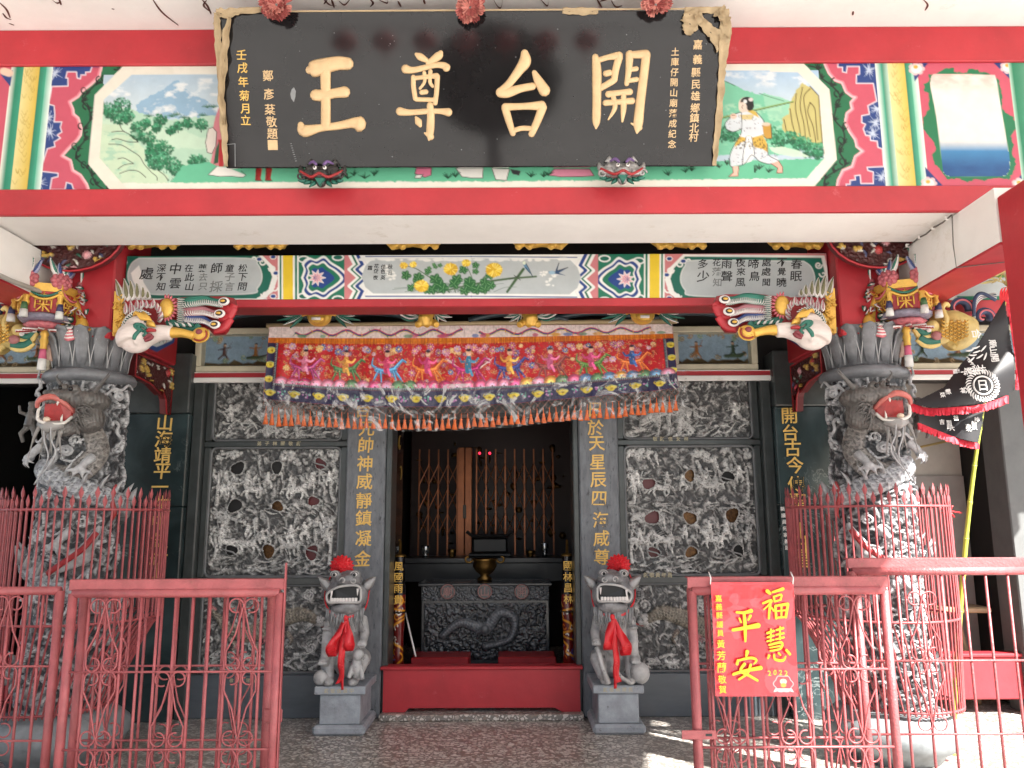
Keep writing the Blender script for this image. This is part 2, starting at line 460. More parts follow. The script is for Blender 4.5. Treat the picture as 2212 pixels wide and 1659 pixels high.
GOLDP = mat('pale_gold_lettering', (.62,.43,.235), .36, .1, var=.14, vscale=14, stain=((.50,.25,.08), 7, .63, .6))
BLACK = mat('black_ink', (.012,.013,.014), .5, var=.2)
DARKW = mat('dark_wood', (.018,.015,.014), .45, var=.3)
GREENP = mat('green_paint', (.02,.14,.10), .5, var=.3, vscale=12)
BLUEP = mat('blue_paint', (.025,.05,.17), .5, var=.25, vscale=12)
PINKP = mat('pink_paint', (.62,.16,.19), .55, var=.2, vscale=12)
WHITEP = mat('white_paint', (.72,.68,.66), .55, var=.15, vscale=16, stain=((.55,.30,.28), 22, .64, .5))
REDP = mat('dark_red_paint', (.30,.016,.02), .42, var=.2, vscale=8)
STONE = mat('carved_stone', None, .42, vcol=True, var=.3, vscale=26, bump=.35, bscale=130)
PAINT = mat('painted_scene', None, .55, vcol=True, var=.07, vscale=9, bump=.06, bscale=30)
PAINTC = mat('painted_carving', None, .42, vcol=True, var=.18, vscale=22, bump=.3, bscale=90)
IRON = mat('dark_metal', (.04,.035,.03), .35, .8, var=.3)
RIBBON = mat('red_satin', (.62,.012,.02), .38, var=.1, vscale=6)

ALLCH = ("開台尊王壬戌年菊月立鄭彥棻敬題嘉義縣民雄鄉鎮北村土庫仔開山廟落成紀念開台古今傳聖德山海靖平一生中氣壯山元帥神威靜鎮凝金於天星辰四海咸尊議員何家義題"
         "福慧平安黃芳蘭敬賀松下問童子言師採藥去只在此山雲深不知處春眠不覺曉處處聞啼鳥夜來風雨聲花落知多少秋佳色霜英傲敬獻弟子中國日月北帝敕下引福會委員富貴大吉到此祖斬妖南收神合境2022"
         "年辛丑信女林國運昌一風雨明貞佳")
glyphs(ALLCH, .010, 'r'); glyphs("福慧平安山廟開嘉義縣議員黃芳蘭敬賀2022元帥神威靜鎮凝金於天星辰四海咸尊開台古今傳聖山海靖平一生中氣壯", .009, 'b', .05)

# ------------------------------------------------------------------ ground and floor
def terrazzo():
    m = bpy.data.materials.new('terrazzo'); m.use_nodes = True; nt = m.node_tree; N = nt.nodes; L = nt.links; b = N['Principled BSDF']
    tc = N.new('ShaderNodeTexCoord'); mp = N.new('ShaderNodeMapping'); mp.inputs['Scale'].default_value = (1, 1.25, 1)
    L.new(tc.outputs['Object'], mp.inputs[0])
    ns = N.new('ShaderNodeTexNoise'); ns.inputs['Scale'].default_value = 30; L.new(mp.outputs[0], ns.inputs[0])
    ad = N.new('ShaderNodeMix'); ad.data_type = 'RGBA'; ad.blend_type = 'ADD'; ad.inputs[0].default_value = .022
    L.new(mp.outputs[0], ad.inputs[6]); L.new(ns.outputs['Color'], ad.inputs[7])
    v = N.new('ShaderNodeTexVoronoi'); v.feature = 'DISTANCE_TO_EDGE'; v.inputs['Scale'].default_value = 31; L.new(ad.outputs[2], v.inputs[0])
    v2 = N.new('ShaderNodeTexVoronoi'); v2.inputs['Scale'].default_value = 31; L.new(ad.outputs[2], v2.inputs[0])
    sep = N.new('ShaderNodeSeparateColor'); L.new(v2.outputs['Color'], sep.inputs[0])
    thr = N.new('ShaderNodeMath'); thr.operation = 'MULTIPLY'; thr.inputs[1].default_value = .30; L.new(sep.outputs[1], thr.inputs[0])
    gt = N.new('ShaderNodeMath'); gt.operation = 'GREATER_THAN'; L.new(v.outputs[0], gt.inputs[0]); L.new(thr.outputs[0], gt.inputs[1])
    cr = N.new('ShaderNodeValToRGB'); e = cr.color_ramp.elements
    e[0].color = (.40,.36,.32,1); e[1].color = (.64,.61,.57,1); e.new(.18).color = (.20,.15,.12,1); e.new(.24).color = (.50,.46,.42,1)
    L.new(sep.outputs[0], cr.inputs[0])
    mx = N.new('ShaderNodeMix'); mx.data_type = 'RGBA'; mx.inputs[6].default_value = (.20,.182,.165,1)
    L.new(gt.outputs[0], mx.inputs[0]); L.new(cr.outputs[0], mx.inputs[7])
    L.new(mx.outputs[2], b.inputs['Base Color']); b.inputs['Roughness'].default_value = .28
    return m
TERR = terrazzo()
CONC = mat('forecourt_concrete', (.40,.385,.36), .85, var=.25, vscale=.8, bump=.3, bscale=30)
struct('forecourt_ground', MB().box((-300,-300,-.45), (300,600,-.2)).mesh('g', CONC))
struct('porch_floor', MB().box((-9,3.55,-.2), (9,12.2,0)).mesh('f', TERR))
struct('porch_step', MB().box((-9,3.2,-.2), (9,3.55,-.1)).mesh('f', GRAN2))

# ------------------------------------------------------------------ outer canopy: ceiling and big painted beam
YB = 4.7
zc = Z_(62, YB)
z_p1, z_p0, z_b = Z_(138, YB), Z_(405, YB), Z_(461, YB)
struct('porch_ceiling', MB().prism([(-9,-1.2,zc),(4.75,-1.2,zc),(4.9,1.4,zc),(5.27,3.1,zc),(5.5,YB+.62,zc),(-9,YB+.62,zc)], (0,0,.16)).mesh('c', WHITE))  # right edge, out of view, skewed to shape the sun's shadow line
# brush marks of a painted dragon on the ceiling
INK = mat('brown_brush_paint', (.10,.035,.025), .6, var=.3)
cl = bpy.data.objects['porch_ceiling']
marks = [[(0,8),(14,22),(22,40)],[(6,30),(14,40),(24,44)],[(20,52),(30,56)],[(112,0),(122,8),(130,6)],[(128,0),(132,12)],[(330,0),(350,28),(385,56)],[(436,0),(448,14),(456,32)],[(446,2),(440,14),(456,28)],
         [(800,0),(806,8),(800,16)],[(820,2),(836,8),(838,0)],[(860,4),(866,16)],[(915,0),(918,10)],[(1066,0),(1074,14),(1082,18),(1086,0)],[(1168,0),(1182,14),(1186,2)],[(1290,0),(1300,18)],
         [(1296,4),(1312,0)],[(700,0),(712,12),(726,14)],[(706,2),(700,10)],[(1994,0),(2004,12),(1998,24)],[(1843,26),(1842,34)],[(242,20),(246,22)],[(716,0),(722,18)],[(732,3),(744,12),(756,0)],[(1320,2),(1330,16),(1344,14)]]
for k, mk in enumerate(marks):
    q = crv(mk, 5); mb = MB(); P = [onz(a[0], a[1]-2, zc)-Vector((0,0,.002)) for a in q]
    mb.ribbon(P, [.003+.010*math.sin(math.pi*(i+.6)/(len(P)+.4)) for i in range(len(P))], (0,1,0) if abs(P[0].x-P[-1].x) > abs(P[0].y-P[-1].y) else (1,0,0), .001)
    obj('brush_mark', mb.mesh('b', INK), cl)

XL, XR = -6.2, 6.2
bm = thing('painted_beam', 'large outer beam painted with an octagonal landscape between red bands, behind the black plaque', 'beam', (0,YB,z_b))
obj('beam_body', MB().box((XL,YB+.012,z_b+.012), (XR,YB+.58,zc)).mesh('b', WHITE), bm)
yb2 = YB+.60
obj('red_lower_band', MB().bbox((XL,YB-.006,z_b), (XR,YB+.03,z_p0), .006).mesh('b', RED), bm)
obj('red_upper_band', MB().bbox((XL,YB-.010,z_p1), (XR,YB+.03,zc-.001), .006).mesh('b', RED), bm)
# --- the painting: grid over the visible run
def plane_canvas(x0, x1, z0, z1, Y, step, base=(238,232,220)):
    nx = int((x1-x0)/step)+1; nz = int((z1-z0)/step)+1
    X, Z = np.meshgrid(np.linspace(x0, x1, nx), np.linspace(z1, z0, nz))
    fx, fy = inv(X, np.full(X.shape, Y), Z)
    return X, Z, Canvas(fx, fy, base, 2.0)
X, Z, cv = plane_canvas(-3.35, 3.95, z_p0+.001, z_p1-.001, YB, .0062)
rr = random.Random(3)
def t0(x, y): return T(0,0,x,y)
def t1(x, y): return T(1,0,x,y)
def t2(x, y): return T(2,0,x,y)
GRN = (32,118,80); PNK = (208,92,114); BLU = (38,70,138); CRM = (240,235,222)
# vertical stripes (world-upright), painted by X
def stripe(xa, xb, ca, cb=None):
    m = (X >= xa) & (X < xb); t = ((X-xa)/(xb-xa))[..., None]
    c0 = np.array(lin(*ca)); c1 = np.array(lin(*(cb or ca))); cv.C[m] = (c0*(1-t)+c1*t)[m]
def fx(x): return X_(x, 280, YB)
stripe(-3.4, fx(225), BLU); stripe(fx(1770), 4, BLU)
# pink stepped field + scallop, left then right
scL = [(655,430),(640,490),(590,540),(530,585),(505,620),(450,655),(470,700),(475,735),(505,760),(525,830),(520,870),(500,900),(440,960),(400,1005),(455,1035),(470,1100),(520,1130),(560,1190),(580,1250)]
stL = [(590,430),(580,460),(550,462),(550,480),(520,480),(515,505),(495,500),(490,460),(430,460),(420,500),(435,500),(435,552),(330,555),(310,670),(345,680),(350,740),(345,785),(395,785),(385,820),(395,850),(365,870),(385,890),(345,915),(350,945),(300,960),(255,1105),(370,1118),(370,1140),(330,1150),(318,1225),(415,1225),(425,1178),(460,1188),(470,1222),(495,1230),(500,1252)]
scR = [(920,405),(950,470),(990,515),(1035,530),(1060,590),(1100,620),(1122,625),(1090,660),(1100,700),(1065,730),(1055,790),(1085,850),(1120,900),(1130,945),(1168,975),(1120,1010),(1100,1075),(1040,1100),(1010,1160),(1000,1212)]
stR = [(1010,405),(1010,430),(1040,430),(1040,460),(1065,465),(1070,425),(1150,425),(1150,475),(1130,480),(1130,535),(1240,535),(1262,650),(1205,680),(1215,735),(1165,745),(1165,790),(1190,800),(1175,830),(1190,870),(1220,875),(1222,905),(1265,910),(1270,950),(1300,960),(1308,1075),(1200,1080),(1205,1100),(1240,1110),(1240,1185),(1160,1185),(1155,1130),(1120,1135),(1125,1160),(1090,1165),(1090,1190),(1065,1190),(1065,1212)]
for (sc, st, tf) in ((scL, stL, t0), (scR, stR, t2)):
    P1 = [tf(*p) for p in sc]; P2 = [tf(*p) for p in st]
    cv.poly(P1+P2[::-1], PNK); cv.line(P2, 2.4, (235,225,235)); 
octL = [t0(*p) for p in [(815,400),(610,610),(568,1060),(750,1275)]]; octR = [t2(*p) for p in [(770,390),(955,575),(1002,1030),(830,1235)]]
cv.poly([t0(*p) for p in scL]+octL[::-1], GRN); cv.poly([t2(*p) for p in scR]+octR[::-1], GRN)
for sc, tf, o in ((scL, t0, 5), (scR, t2, -5)):
    q = [tf(*p) for p in sc]; cv.line([(a[0]-o*.4, a[1]) for a in q], 7, (240,150,165)); cv.line(q, 3, (248,205,208))
cv.poly(octL+octR[::-1], (241,236,224))
inL = [t0(*p) for p in [(850,478),(668,640),(640,1020),(780,1178)]]; inR = [t2(*p) for p in [(750,463),(888,600),(925,1020),(808,1152)]]
SKYC = (196,214,228)
cv.poly(inL+inR[::-1], SKYC)
inner = (cv.X*0) 
# vines
def vine(path, tf):
    q = [tf(*p) for p in path]; cv.line(crv([(a[0],a[1],3.2) for a in q], 6), 3.2, (10,22,16))
    for k in range(1, len(q)):
        x, y = q[k]; s = 1 if k % 2 else -1
        sp = spiral((x+s*6, y-8), 2, 9, 0, s*4.6, 12); cv.line([(a,b,1.2+2.4*i/12) for i,(a,b) in enumerate(sp)], 2, (10,22,16))
        for j in range(6):
            an = rr.uniform(-2.6, -.5)+(.5 if s > 0 else -.5); L_ = rr.uniform(6, 13)
            cv.line([(x,y,4.4),(x+L_*math.cos(an)*s, y+L_*math.sin(an),.8)], 2, (10,22,16))
vine([(735,445),(770,460),(690,520),(620,540),(560,600),(530,650),(570,700),(580,770),(540,830),(545,900),(500,960),(490,1020),(560,1080),(590,1130),(620,1190),(690,1235)], t0)
vine([(820,420),(880,440),(905,500),(970,550),(1025,620),(1000,690),(990,770),(1045,840),(1050,920),(1022,980),(1060,1060),(985,1110),(930,1150),(925,1200)], t2)
for (x, y) in [t0(350,470), t0(320,850), t0(250,1180), t0(300,760), t2(1210,450), t2(1255,790), t2(1300,1140), t2(1270,700), t2(1240,860)]:
    for j in range(26):
        an = rr.uniform(0, 6.28); r0 = rr.uniform(1,4); L_ = rr.uniform(6, 20)
        cv.line([(x+r0*math.cos(an), y+r0*math.sin(an), rr.uniform(1.2,3)), (x+L_*math.cos(an), y+L_*math.sin(an), .5)], 1, (205,215,235), .75)
# --- left landscape
Xs, Ys = cv.X, cv.Y
insideL = (Xs < 1106); 
def clouds(x0, y0, x1, y1, col, seed, thr, sc=26):
    sl = cv.sub(x0, y0, x1, y1); n = fbm(cv.X[sl], cv.Y[sl]*1.8, sc, 5, seed); a = np.clip((n-thr)*6, 0, 1)
    a *= np.clip((cv.X[sl]-x0)/12, 0, 1)*np.clip((x1-cv.X[sl])/12, 0, 1)*np.clip((cv.Y[sl]-y0)/5, 0, 1)*np.clip((y1-cv.Y[sl])/12, 0, 1)
    cv.blend(sl, a*.9, col)
cv.grad(222, 160, 500, 240, (186,208,226), (214,226,232))
cv.poly([t0(*p) for p in [(880,670),(960,620),(1060,570),(1115,525),(1150,515),(1185,560),(1260,610),(1400,680),(1400,760),(880,760)]], (150,186,214), .9, 3)
clouds(226, 165, 480, 262, (240,243,244), 5, .50); 
cv.poly([t0(*p) for p in [(655,720),(800,690),(950,740),(1100,770),(1400,740),(1480,1000),(1420,1180),(780,1180),(640,1020)]], (190,222,200), 1, 3)
def bush(x, y, r, n, dark=(22,96,66), mid=(38,138,94), lite=(108,190,150), flat=.8):
    r *= 1.18
    for k in range(int(n*1.5)):
        a = rr.uniform(0, 6.28); q = r*math.sqrt(rr.random()); X0 = x+q*math.cos(a); Y0 = y+q*math.sin(a)*flat
        c = rr.choice([dark, mid, mid, lite] if Y0 < y else [dark, dark, mid])
        cv.ell(X0, Y0, rr.uniform(1.2, 4.0), rr.uniform(1.0, 3.0), c, rr.uniform(.6, .95), rr.uniform(0, 3))
def tree(x, y, r):
    cv.line([(x, y+r*1.1, 2.4), (x-1, y, 1.6), (x+r*.4, y-r*.5, .8)], 2, (20,60,44)); cv.line([(x, y+r*.3, 1.8), (x-r*.5, y-r*.4, .8)], 2, (20,60,44))
    bush(x, y-r*.25, r, int(26+r*2.6))
hills = [[(655,770),(900,790),(960,860),(880,900),(655,900)],[(840,850),(1010,800),(1090,860),(1170,830),(1300,890),(1440,900),(1440,960),(1000,960)]]
for h_ in hills: cv.poly([t0(*p) for p in h_], (206,230,208), 1, 3)
cv.poly([t0(*p) for p in [(1300,755),(1370,742),(1410,760),(1420,800),(1290,810)]], (200,226,206))
for (x, y, r) in [(690,710,15),(785,690,17),(715,740,13),(820,760,13),(775,780,14),(1035,780,13),(940,800,10),(890,830,14),(880,880,12),(1010,830,9),(1150,820,10),(1215,800,10),(1300,810,12),(1100,845,9),(950,900,15),(1000,960,16),(960,1010,14),(1060,970,18),(1040,1040,17),(1110,1070,16),(1150,1110,15),(1000,1080,14),(1290,1080,19),(1270,1050,15),(1330,1090,12)]:
    tree(*t0(x, y), r)
for k in range(60):
    x = rr.uniform(880, 1400); y = 1090+rr.uniform(-10, 80); X0, Y0 = t0(x, y); cv.line([(X0,Y0,2),(X0+rr.uniform(-3,3),Y0-rr.uniform(4,9),.7)], 1, (30,100,70), .7)
rocks = [[(655,800),(770,800),(800,850),(880,910),(930,960),(935,1040),(960,1090),(1030,1100),(1090,1140),(1080,1180),(775,1180),(640,1020)]]
for h_ in rocks: cv.poly([t0(*p) for p in h_], (208,228,200), 1, 2)
clouds(212, 280, 300, 395, (176,214,190), 8, .5, 14)
for ln in [[(720,850),(770,845),(800,848)],[(700,930),(780,935),(850,975),(900,1010),(930,1060),(975,1110)],[(720,900),(760,895),(830,915),(890,915)],[(770,800),(790,840),(840,870),(890,915)],[(760,1025),(800,1020),(860,1055)],[(760,1090),(800,1065),(860,1055)],[(770,1120),(830,1100),(890,1105),(940,1145)],[(980,1115),(1010,1140),(1015,1165)],[(1020,1100),(1060,1130),(1085,1165)]]:
    cv.line(crv([(*t0(*p), 1.5) for p in ln], 5), 1.5, (40,44,34))
for (x, y) in [(1110,750),(1140,740),(960,750),(1190,760),(1310,745),(1340,690),(1380,690)]:
    X0, Y0 = t0(x, y)
    for j in range(9):
        an = -math.pi*(.15+.7*j/8); cv.line([(X0,Y0,1.6),(X0+13*math.cos(an),Y0+9*math.sin(an)+3,.6)], 1, (60,120,90))
# grassy strip along the whole bottom
cv.poly([t0(1180,1070), t0(1400,1040), t1(200,1050), t1(2212,1060), t2(150,1040), t2(640,1030), t2(925,1020), inR[3], t1(1100,1170), t0(1500,1178), t0(1100,1178)], (112,196,160), 1, 2)
# robed figure at the plaque's left edge
F_ = lambda pts: [t0(*p) for p in pts]
cv.poly(F_([(1415,690),(1390,760),(1375,830),(1400,870),(1360,1050),(1400,1070),(1450,1070),(1450,690)]), (222,140,150))
cv.poly(F_([(1345,830),(1375,820),(1400,850),(1395,940),(1370,990),(1340,985),(1328,920)]), (232,222,214)); cv.line(F_([(1345,830),(1375,820),(1400,850),(1395,940),(1370,990),(1340,985),(1328,920),(1345,830)]), 1.4, (60,30,34))
cv.poly(F_([(1410,900),(1440,900),(1445,1075),(1415,1075)]), (196,40,48)); cv.poly(F_([(1395,960),(1420,905),(1410,1050),(1380,1060)]), (40,96,66))
cv.poly(F_([(1400,1075),(1470,1080),(1590,1130),(1570,1145),(1500,1138),(1420,1140),(1345,1128)]), (240,236,230)); cv.line(F_([(1400,1075),(1345,1128),(1420,1140),(1500,1138),(1570,1145),(1590,1130),(1560,1105)]), 1.3, (50,50,50))
for (x0, x1) in ((1655,1690),(1720,1760)):
    cv.poly(F_([(x0,1085),(x0+42,1085),(x0+30,1150),(x0+40,1168),(x0-5,1165)]), (170,48,44)); cv.line(F_([(x0,1085),(x0+8,1150),(x0-5,1165),(x0+40,1168)]), 1.2, (60,16,20))
G_ = lambda pts: [t1(*p) for p in pts]
for pts, c in [([(485,1085),(585,1085),(580,1130),(540,1145),(475,1120)], (226,130,160)), ([(740,1085),(920,1085),(915,1150),(850,1150),(780,1140)], (238,236,230)), ([(975,1085),(1090,1090),(1070,1165),(1000,1160)], (238,236,230)), ([(1380,1090),(1610,1090),(1640,1135),(1560,1140),(1430,1142),(1345,1132)], (228,150,174)), ([(1100,1095),(1160,1105),(1150,1130),(1110,1120)], (60,60,66)), ([(480,1130),(530,1125),(510,1152),(475,1148)], (240,236,230))]:
    cv.poly(G_(pts), c); cv.line(G_(pts+[pts[0]]), 1.4, (70,30,40))
for (x, y) in [t1(40,1150), t1(80,1130), t1(150,1150), t1(210,1130), t1(690,1150), t1(740,1140), t1(1230,1140), t1(1310,1140), t2(20,1110), t2(60,1100), t2(240,1080), t2(290,1060), t2(470,1110), t2(500,1090), t2(560,1110), t1(2120,1130), t1(1340,1130)]:
    for j in range(11):
        an = rr.uniform(-2.6,-.5); L_ = rr.uniform(8,17); cv.line([(x,y,2.2),(x+L_*math.cos(an),y+L_*math.sin(an)*.8,.5)], 1, (14,70,46))
# --- right landscape
H_ = lambda pts: [t2(*p) for p in pts]
cv.grad(1560, 150, 1770, 220, (178,206,232), (206,222,232)); clouds(1560, 150, 1750, 190, (236,240,244), 15, .52)
cv.poly(H_([(240,500),(300,530),(400,575),(500,610),(530,595),(640,640),(760,690),(760,1000),(200,1000)]), (132,206,174), 1, 2)
cv.poly(H_([(520,600),(640,625),(740,670),(740,760),(560,760)]), (160,216,188), 1, 2)
clouds(1560, 220, 1700, 330, (178,224,196), 25, .52, 14)
cv.line(crv([(*t2(*p), 1.6) for p in [(265,515),(310,535),(340,550)]], 4), 1.6, (60,110,80)); cv.line(crv([(*t2(*p), 1.4) for p in [(500,600),(560,620),(660,650)]], 4), 1.4, (80,140,110))
cv.poly(H_([(650,760),(690,730),(700,660),(740,580),(780,530),(830,560),(885,615),(900,760),(915,940),(880,960),(700,900),(650,830)]), (206,196,130), 1, 2)
for ln in [[(700,700),(715,800),(740,880)],[(740,600),(735,700),(760,820),(770,900)],[(780,560),(765,680),(790,800),(800,900)],[(830,570),(790,620),(800,720),(830,880)],[(830,660),(815,720),(850,820),(870,940)],[(830,660),(860,700),(870,800),(880,900)],[(885,615),(895,760),(910,930)],[(660,770),(680,860)],[(830,555),(880,610)]]:
    cv.line(crv([(*t2(*p), 2.0) for p in ln], 5), 2, (96,76,30))
for (x, y, r) in [(600,860,16),(640,880,17),(690,890,16),(740,900,14),(790,920,14),(850,960,15),(890,960,14),(820,980,13),(300,850,14),(260,870,15),(330,880,13),(620,920,13),(760,940,13),(880,1000,10)]:
    bush(*t2(x, y), r, 50)
cv.poly(H_([(560,950),(650,945),(760,975),(830,1015),(700,1010),(600,990)]), (214,236,214), .9, 2)
# woman with carrying pole
cv.line([(*t2(180,775),3.2),(*t2(450,712),3),(*t2(720,652),2.6)], 3, (140,170,84)); cv.line([t2(180,782), t2(450,719), t2(720,657)], 1, (50,60,30))
cv.poly(H_([(385,720),(330,740),(280,790),(285,830),(330,850),(385,830),(380,880),(520,870),(545,850),(530,780),(480,720),(430,705)]), (226,232,238))
cv.poly(H_([(385,700),(440,725),(500,760),(480,720),(430,700)]), (220,190,90)); cv.poly(H_([(370,740),(470,735),(450,770),(390,770)]), (222,196,110), .8)
cv.poly(H_([(375,880),(520,865),(550,930),(560,1000),(620,1020),(625,1040),(570,1060),(500,1040),(450,1000),(400,1060),(315,1075),(310,1000),(340,930)]), (226,230,236))
cv.poly(H_([(375,880),(520,865),(552,930),(558,985),(520,960),(470,950),(440,900),(380,920),(340,950),(345,915)]), (222,184,84))
cv.poly(H_([(415,880),(450,880),(470,1000),(450,1040),(390,1060),(400,960)]), (240,242,244)); cv.line(H_([(378,872),(430,885),(520,862)]), 5, (244,244,244))
for k in range(150):
    x = rr.uniform(290, 620); y = rr.uniform(740, 1060)
    ok = (285 < x < 530 and 745 < y < 850) or (330 < x < 400 and 950 < y < 1060) or (470 < x < 610 and 970 < y < 1040)
    if ok: X0, Y0 = t2(x, y); cv.line([(X0,Y0),(X0+rr.uniform(-3,3),Y0+rr.uniform(-2,2))], 1.1, rr.choice([(110,120,140),(140,110,120)]), .9)
for k in range(70):
    x = rr.uniform(350, 550); y = rr.uniform(890, 960); X0, Y0 = t2(x, y); cv.ell(X0, Y0, 1.1, 1.5, (90,70,30), .8)
for ln in [[(385,720),(330,740),(280,790),(285,830),(330,850),(385,830)],[(480,720),(530,780),(545,850),(520,870)],[(375,880),(340,930),(310,1000),(315,1075),(400,1060),(450,1000),(500,1040),(570,1060),(625,1040),(560,1000),(552,930)],[(415,880),(400,960),(390,1060)],[(450,880),(470,1000)],[(385,720),(385,830),(378,872)]]:
    cv.line(crv([(*t2(*p), 1.5) for p in ln], 4), 1.5, (60,62,70))
cv.poly(H_([(520,810),(575,800),(580,890),(550,895),(530,880)]), (206,160,70)); cv.line(H_([(520,810),(575,800),(580,890),(550,895),(530,880)]), 1.3, (90,60,20)); cv.ell(*t2(545,800), 9, 4, (230,210,190))
cv.ell(*t2(405,670), 13, 15, (238,214,200)); cv.ell(*t2(420,655), 14, 11, (26,22,26)); cv.ell(*t2(438,680), 9, 11, (26,22,26)); cv.ell(*t2(392,690), 9, 11, (240,218,204)); cv.ell(*t2(408,652), 4, 4, (235,235,235)); cv.ell(*t2(445,640), 5, 4, (230,220,220))
cv.line([t2(395,675), t2(386,690), t2(400,712)], 1.2, (90,60,50)); cv.poly(H_([(385,700),(420,700),(430,715),(395,722)]), (238,214,200))
cv.ell(*t2(332,748), 7, 6, (240,208,190)); cv.line([t2(322,742), t2(342,740)], 1.2, (120,70,60))
cv.poly(H_([(325,1075),(368,1072),(365,1130),(360,1138),(300,1140),(330,1115)]), (240,196,178)); cv.poly(H_([(575,1055),(625,1038),(652,1080),(650,1115),(612,1118),(620,1085)]), (240,186,168))
for q in ([(325,1075),(330,1115),(300,1140),(360,1138),(368,1072)], [(575,1055),(620,1085),(612,1118),(650,1115),(652,1080),(625,1038)]): cv.line(H_(q), 1.5, (110,50,44))
cv.poly([(inL[0][0]+90, 135)]+octL[:1]+octL+[octL[3],(inL[3][0]+40,inL[3][1]+40)]+[inL[3]]+inL[::-1]+[inL[0],(inL[0][0]+90,inL[0][1]-1)], (238,233,220))
cv.poly([(inR[0][0]-60, 135)]+octR+[(inR[3][0]-40,inR[3][1]+40)]+[inR[3]]+inR[::-1]+[(inR[0][0]-60,inR[0][1]-1)], (238,233,220))
# --- stripes and end panels (upright in the world)
for (a, b, c0, c1) in ((8,20,(240,240,230),(30,140,110)),(20,34,(30,140,110),(60,160,130)),(34,70,(236,222,160),(222,190,80)),(70,84,(30,130,100),(70,170,140)),(84,99,(110,196,170),(240,246,240)),
                       (1905,1918,(240,246,240),(60,170,140)),(1918,1932,(30,134,104),(200,226,210)),(1932,1969,(238,226,166),(226,196,90)),(1969,1982,(28,130,98),(90,180,150)),(1982,1996,(150,214,190),(244,246,238))):
    stripe(fx(a), fx(b), c0, c1)
for (xc, xw) in ((52,12),(1950,12)):
    for k in range(40):
        y = rr.uniform(140, 400); x = xc+rr.uniform(-xw, xw); w_ = rr.uniform(3,7)
        Pq = crv([(x-w_, y-6, 1), (x, y+3, 1.4), (x+w_, y-6, 1)], 4); dx_ = (280-y)*(-.10 if xc < 500 else .10)
        cv.line([(a-dx_, b, c) for a, b, c in Pq], 1.2, (176,142,52), .55)
stripe(-3.4, fx(8), PNK); cv.poly([(0,150),(26,150),(20,185),(0,160)], BLU); 
for k in range(5): cv.ell(6+k*3, 152+k, 9, 8, (246,214,190), .8)
stripe(fx(1996), fx(2196), PNK)
for q in ([(1490,395),(1600,395),(1508,525)], [(2015,395),(2165,545),(2165,395)], [(1575,1075),(1595,1230),(1720,1230)], [(2230,1090),(2230,1230),(2120,1230)]): cv.poly(H_(q), (34,62,130))
for (x, y) in ((1530,440),(2125,430),(1610,1185),(2200,1190)):
    X0, Y0 = t2(x, y)
    for k in range(14):
        a = k*2*math.pi/7; q = 12 if k < 7 else 6; cv.ell(X0+q*math.cos(a)-3, Y0+q*.8*math.sin(a), 6, 5, (246,206,206) if k < 7 else (250,240,236), .9)
    cv.ell(X0-5, Y0-4, 5, 4, (232,180,70))
gf = [(1600,480),(1640,475),(1700,440),(1760,436),(1765,460),(1850,466),(1860,440),(1920,445),(1930,460),(1985,465),(2010,490),(2050,500),(2065,560),(2080,620),(2075,690),(2100,720),(2150,755),(2172,810),(2150,850),(2130,870),(2150,930),(2140,990),(2165,1030),(2160,1090),(2120,1160),(2050,1150),(1960,1165),(1910,1155),(1850,1175),(1780,1150),(1720,1160),(1680,1100),(1640,1060),(1622,1000),(1650,960),(1635,920),(1600,880),(1565,830),(1565,760),(1600,700),(1600,600),(1570,590),(1570,540),(1600,520)]
cv.poly(H_(gf), (24,126,84), 1, 2.5)
inr = crv([(1612,520),(1625,480),(1680,474),(1990,480),(2035,500),(2060,640),(2105,900),(2126,1060),(2110,1120),(2060,1136),(1760,1138),(1705,1120),(1690,1070),(1650,760),(1612,560),(1612,520)], 5)
cv.poly(H_(inr), (240,234,226))
sl = cv.sub(2000, 150, 2190, 390); m_ = np.ones(cv.X[sl].shape); 
pts = H_(inr); 
def inside(Xa, Ya, pts):
    ins = np.zeros(Xa.shape, bool)
    for i in range(len(pts)):
        x0, y0 = pts[i]; x1, y1 = pts[(i+1) % len(pts)]
        if y0 != y1: ins ^= ((y0 > Ya) != (y1 > Ya)) & (Xa < (x1-x0)*(Ya-y0)/(y1-y0)+x0)
    return ins
ii = inside(cv.X[sl], cv.Y[sl], pts); yy = cv.Y[sl]
a = np.clip((yy-300)/25, 0, 1)*ii; cv.blend(sl, a*.98, (64,140,190)); a = np.clip((yy-320)/40, 0, 1)*ii*(.75+.3*fbm(cv.X[sl], yy*3, 30, 3, 4)); cv.blend(sl, np.clip(a,0,1), (26,84,142))
a = np.clip((205-yy)/45, 0, 1)*ii*np.clip(fbm(cv.X[sl], yy*2, 22, 4, 9)*2.2-.5, 0, 1); cv.blend(sl, np.clip(a,0,1), (242,190,180))
stripe(fx(2196), fx(2206), (200,232,214), (34,136,100)); stripe(fx(2206), 4.0, (34,136,100), (200,232,214))
cv.C = (cv.C*.80)**1.08
P = np.stack([X, np.full(X.shape, YB+.010), Z], -1)
obj('painted_face', grid('painted_face', P, PAINT, cv.C), bm)

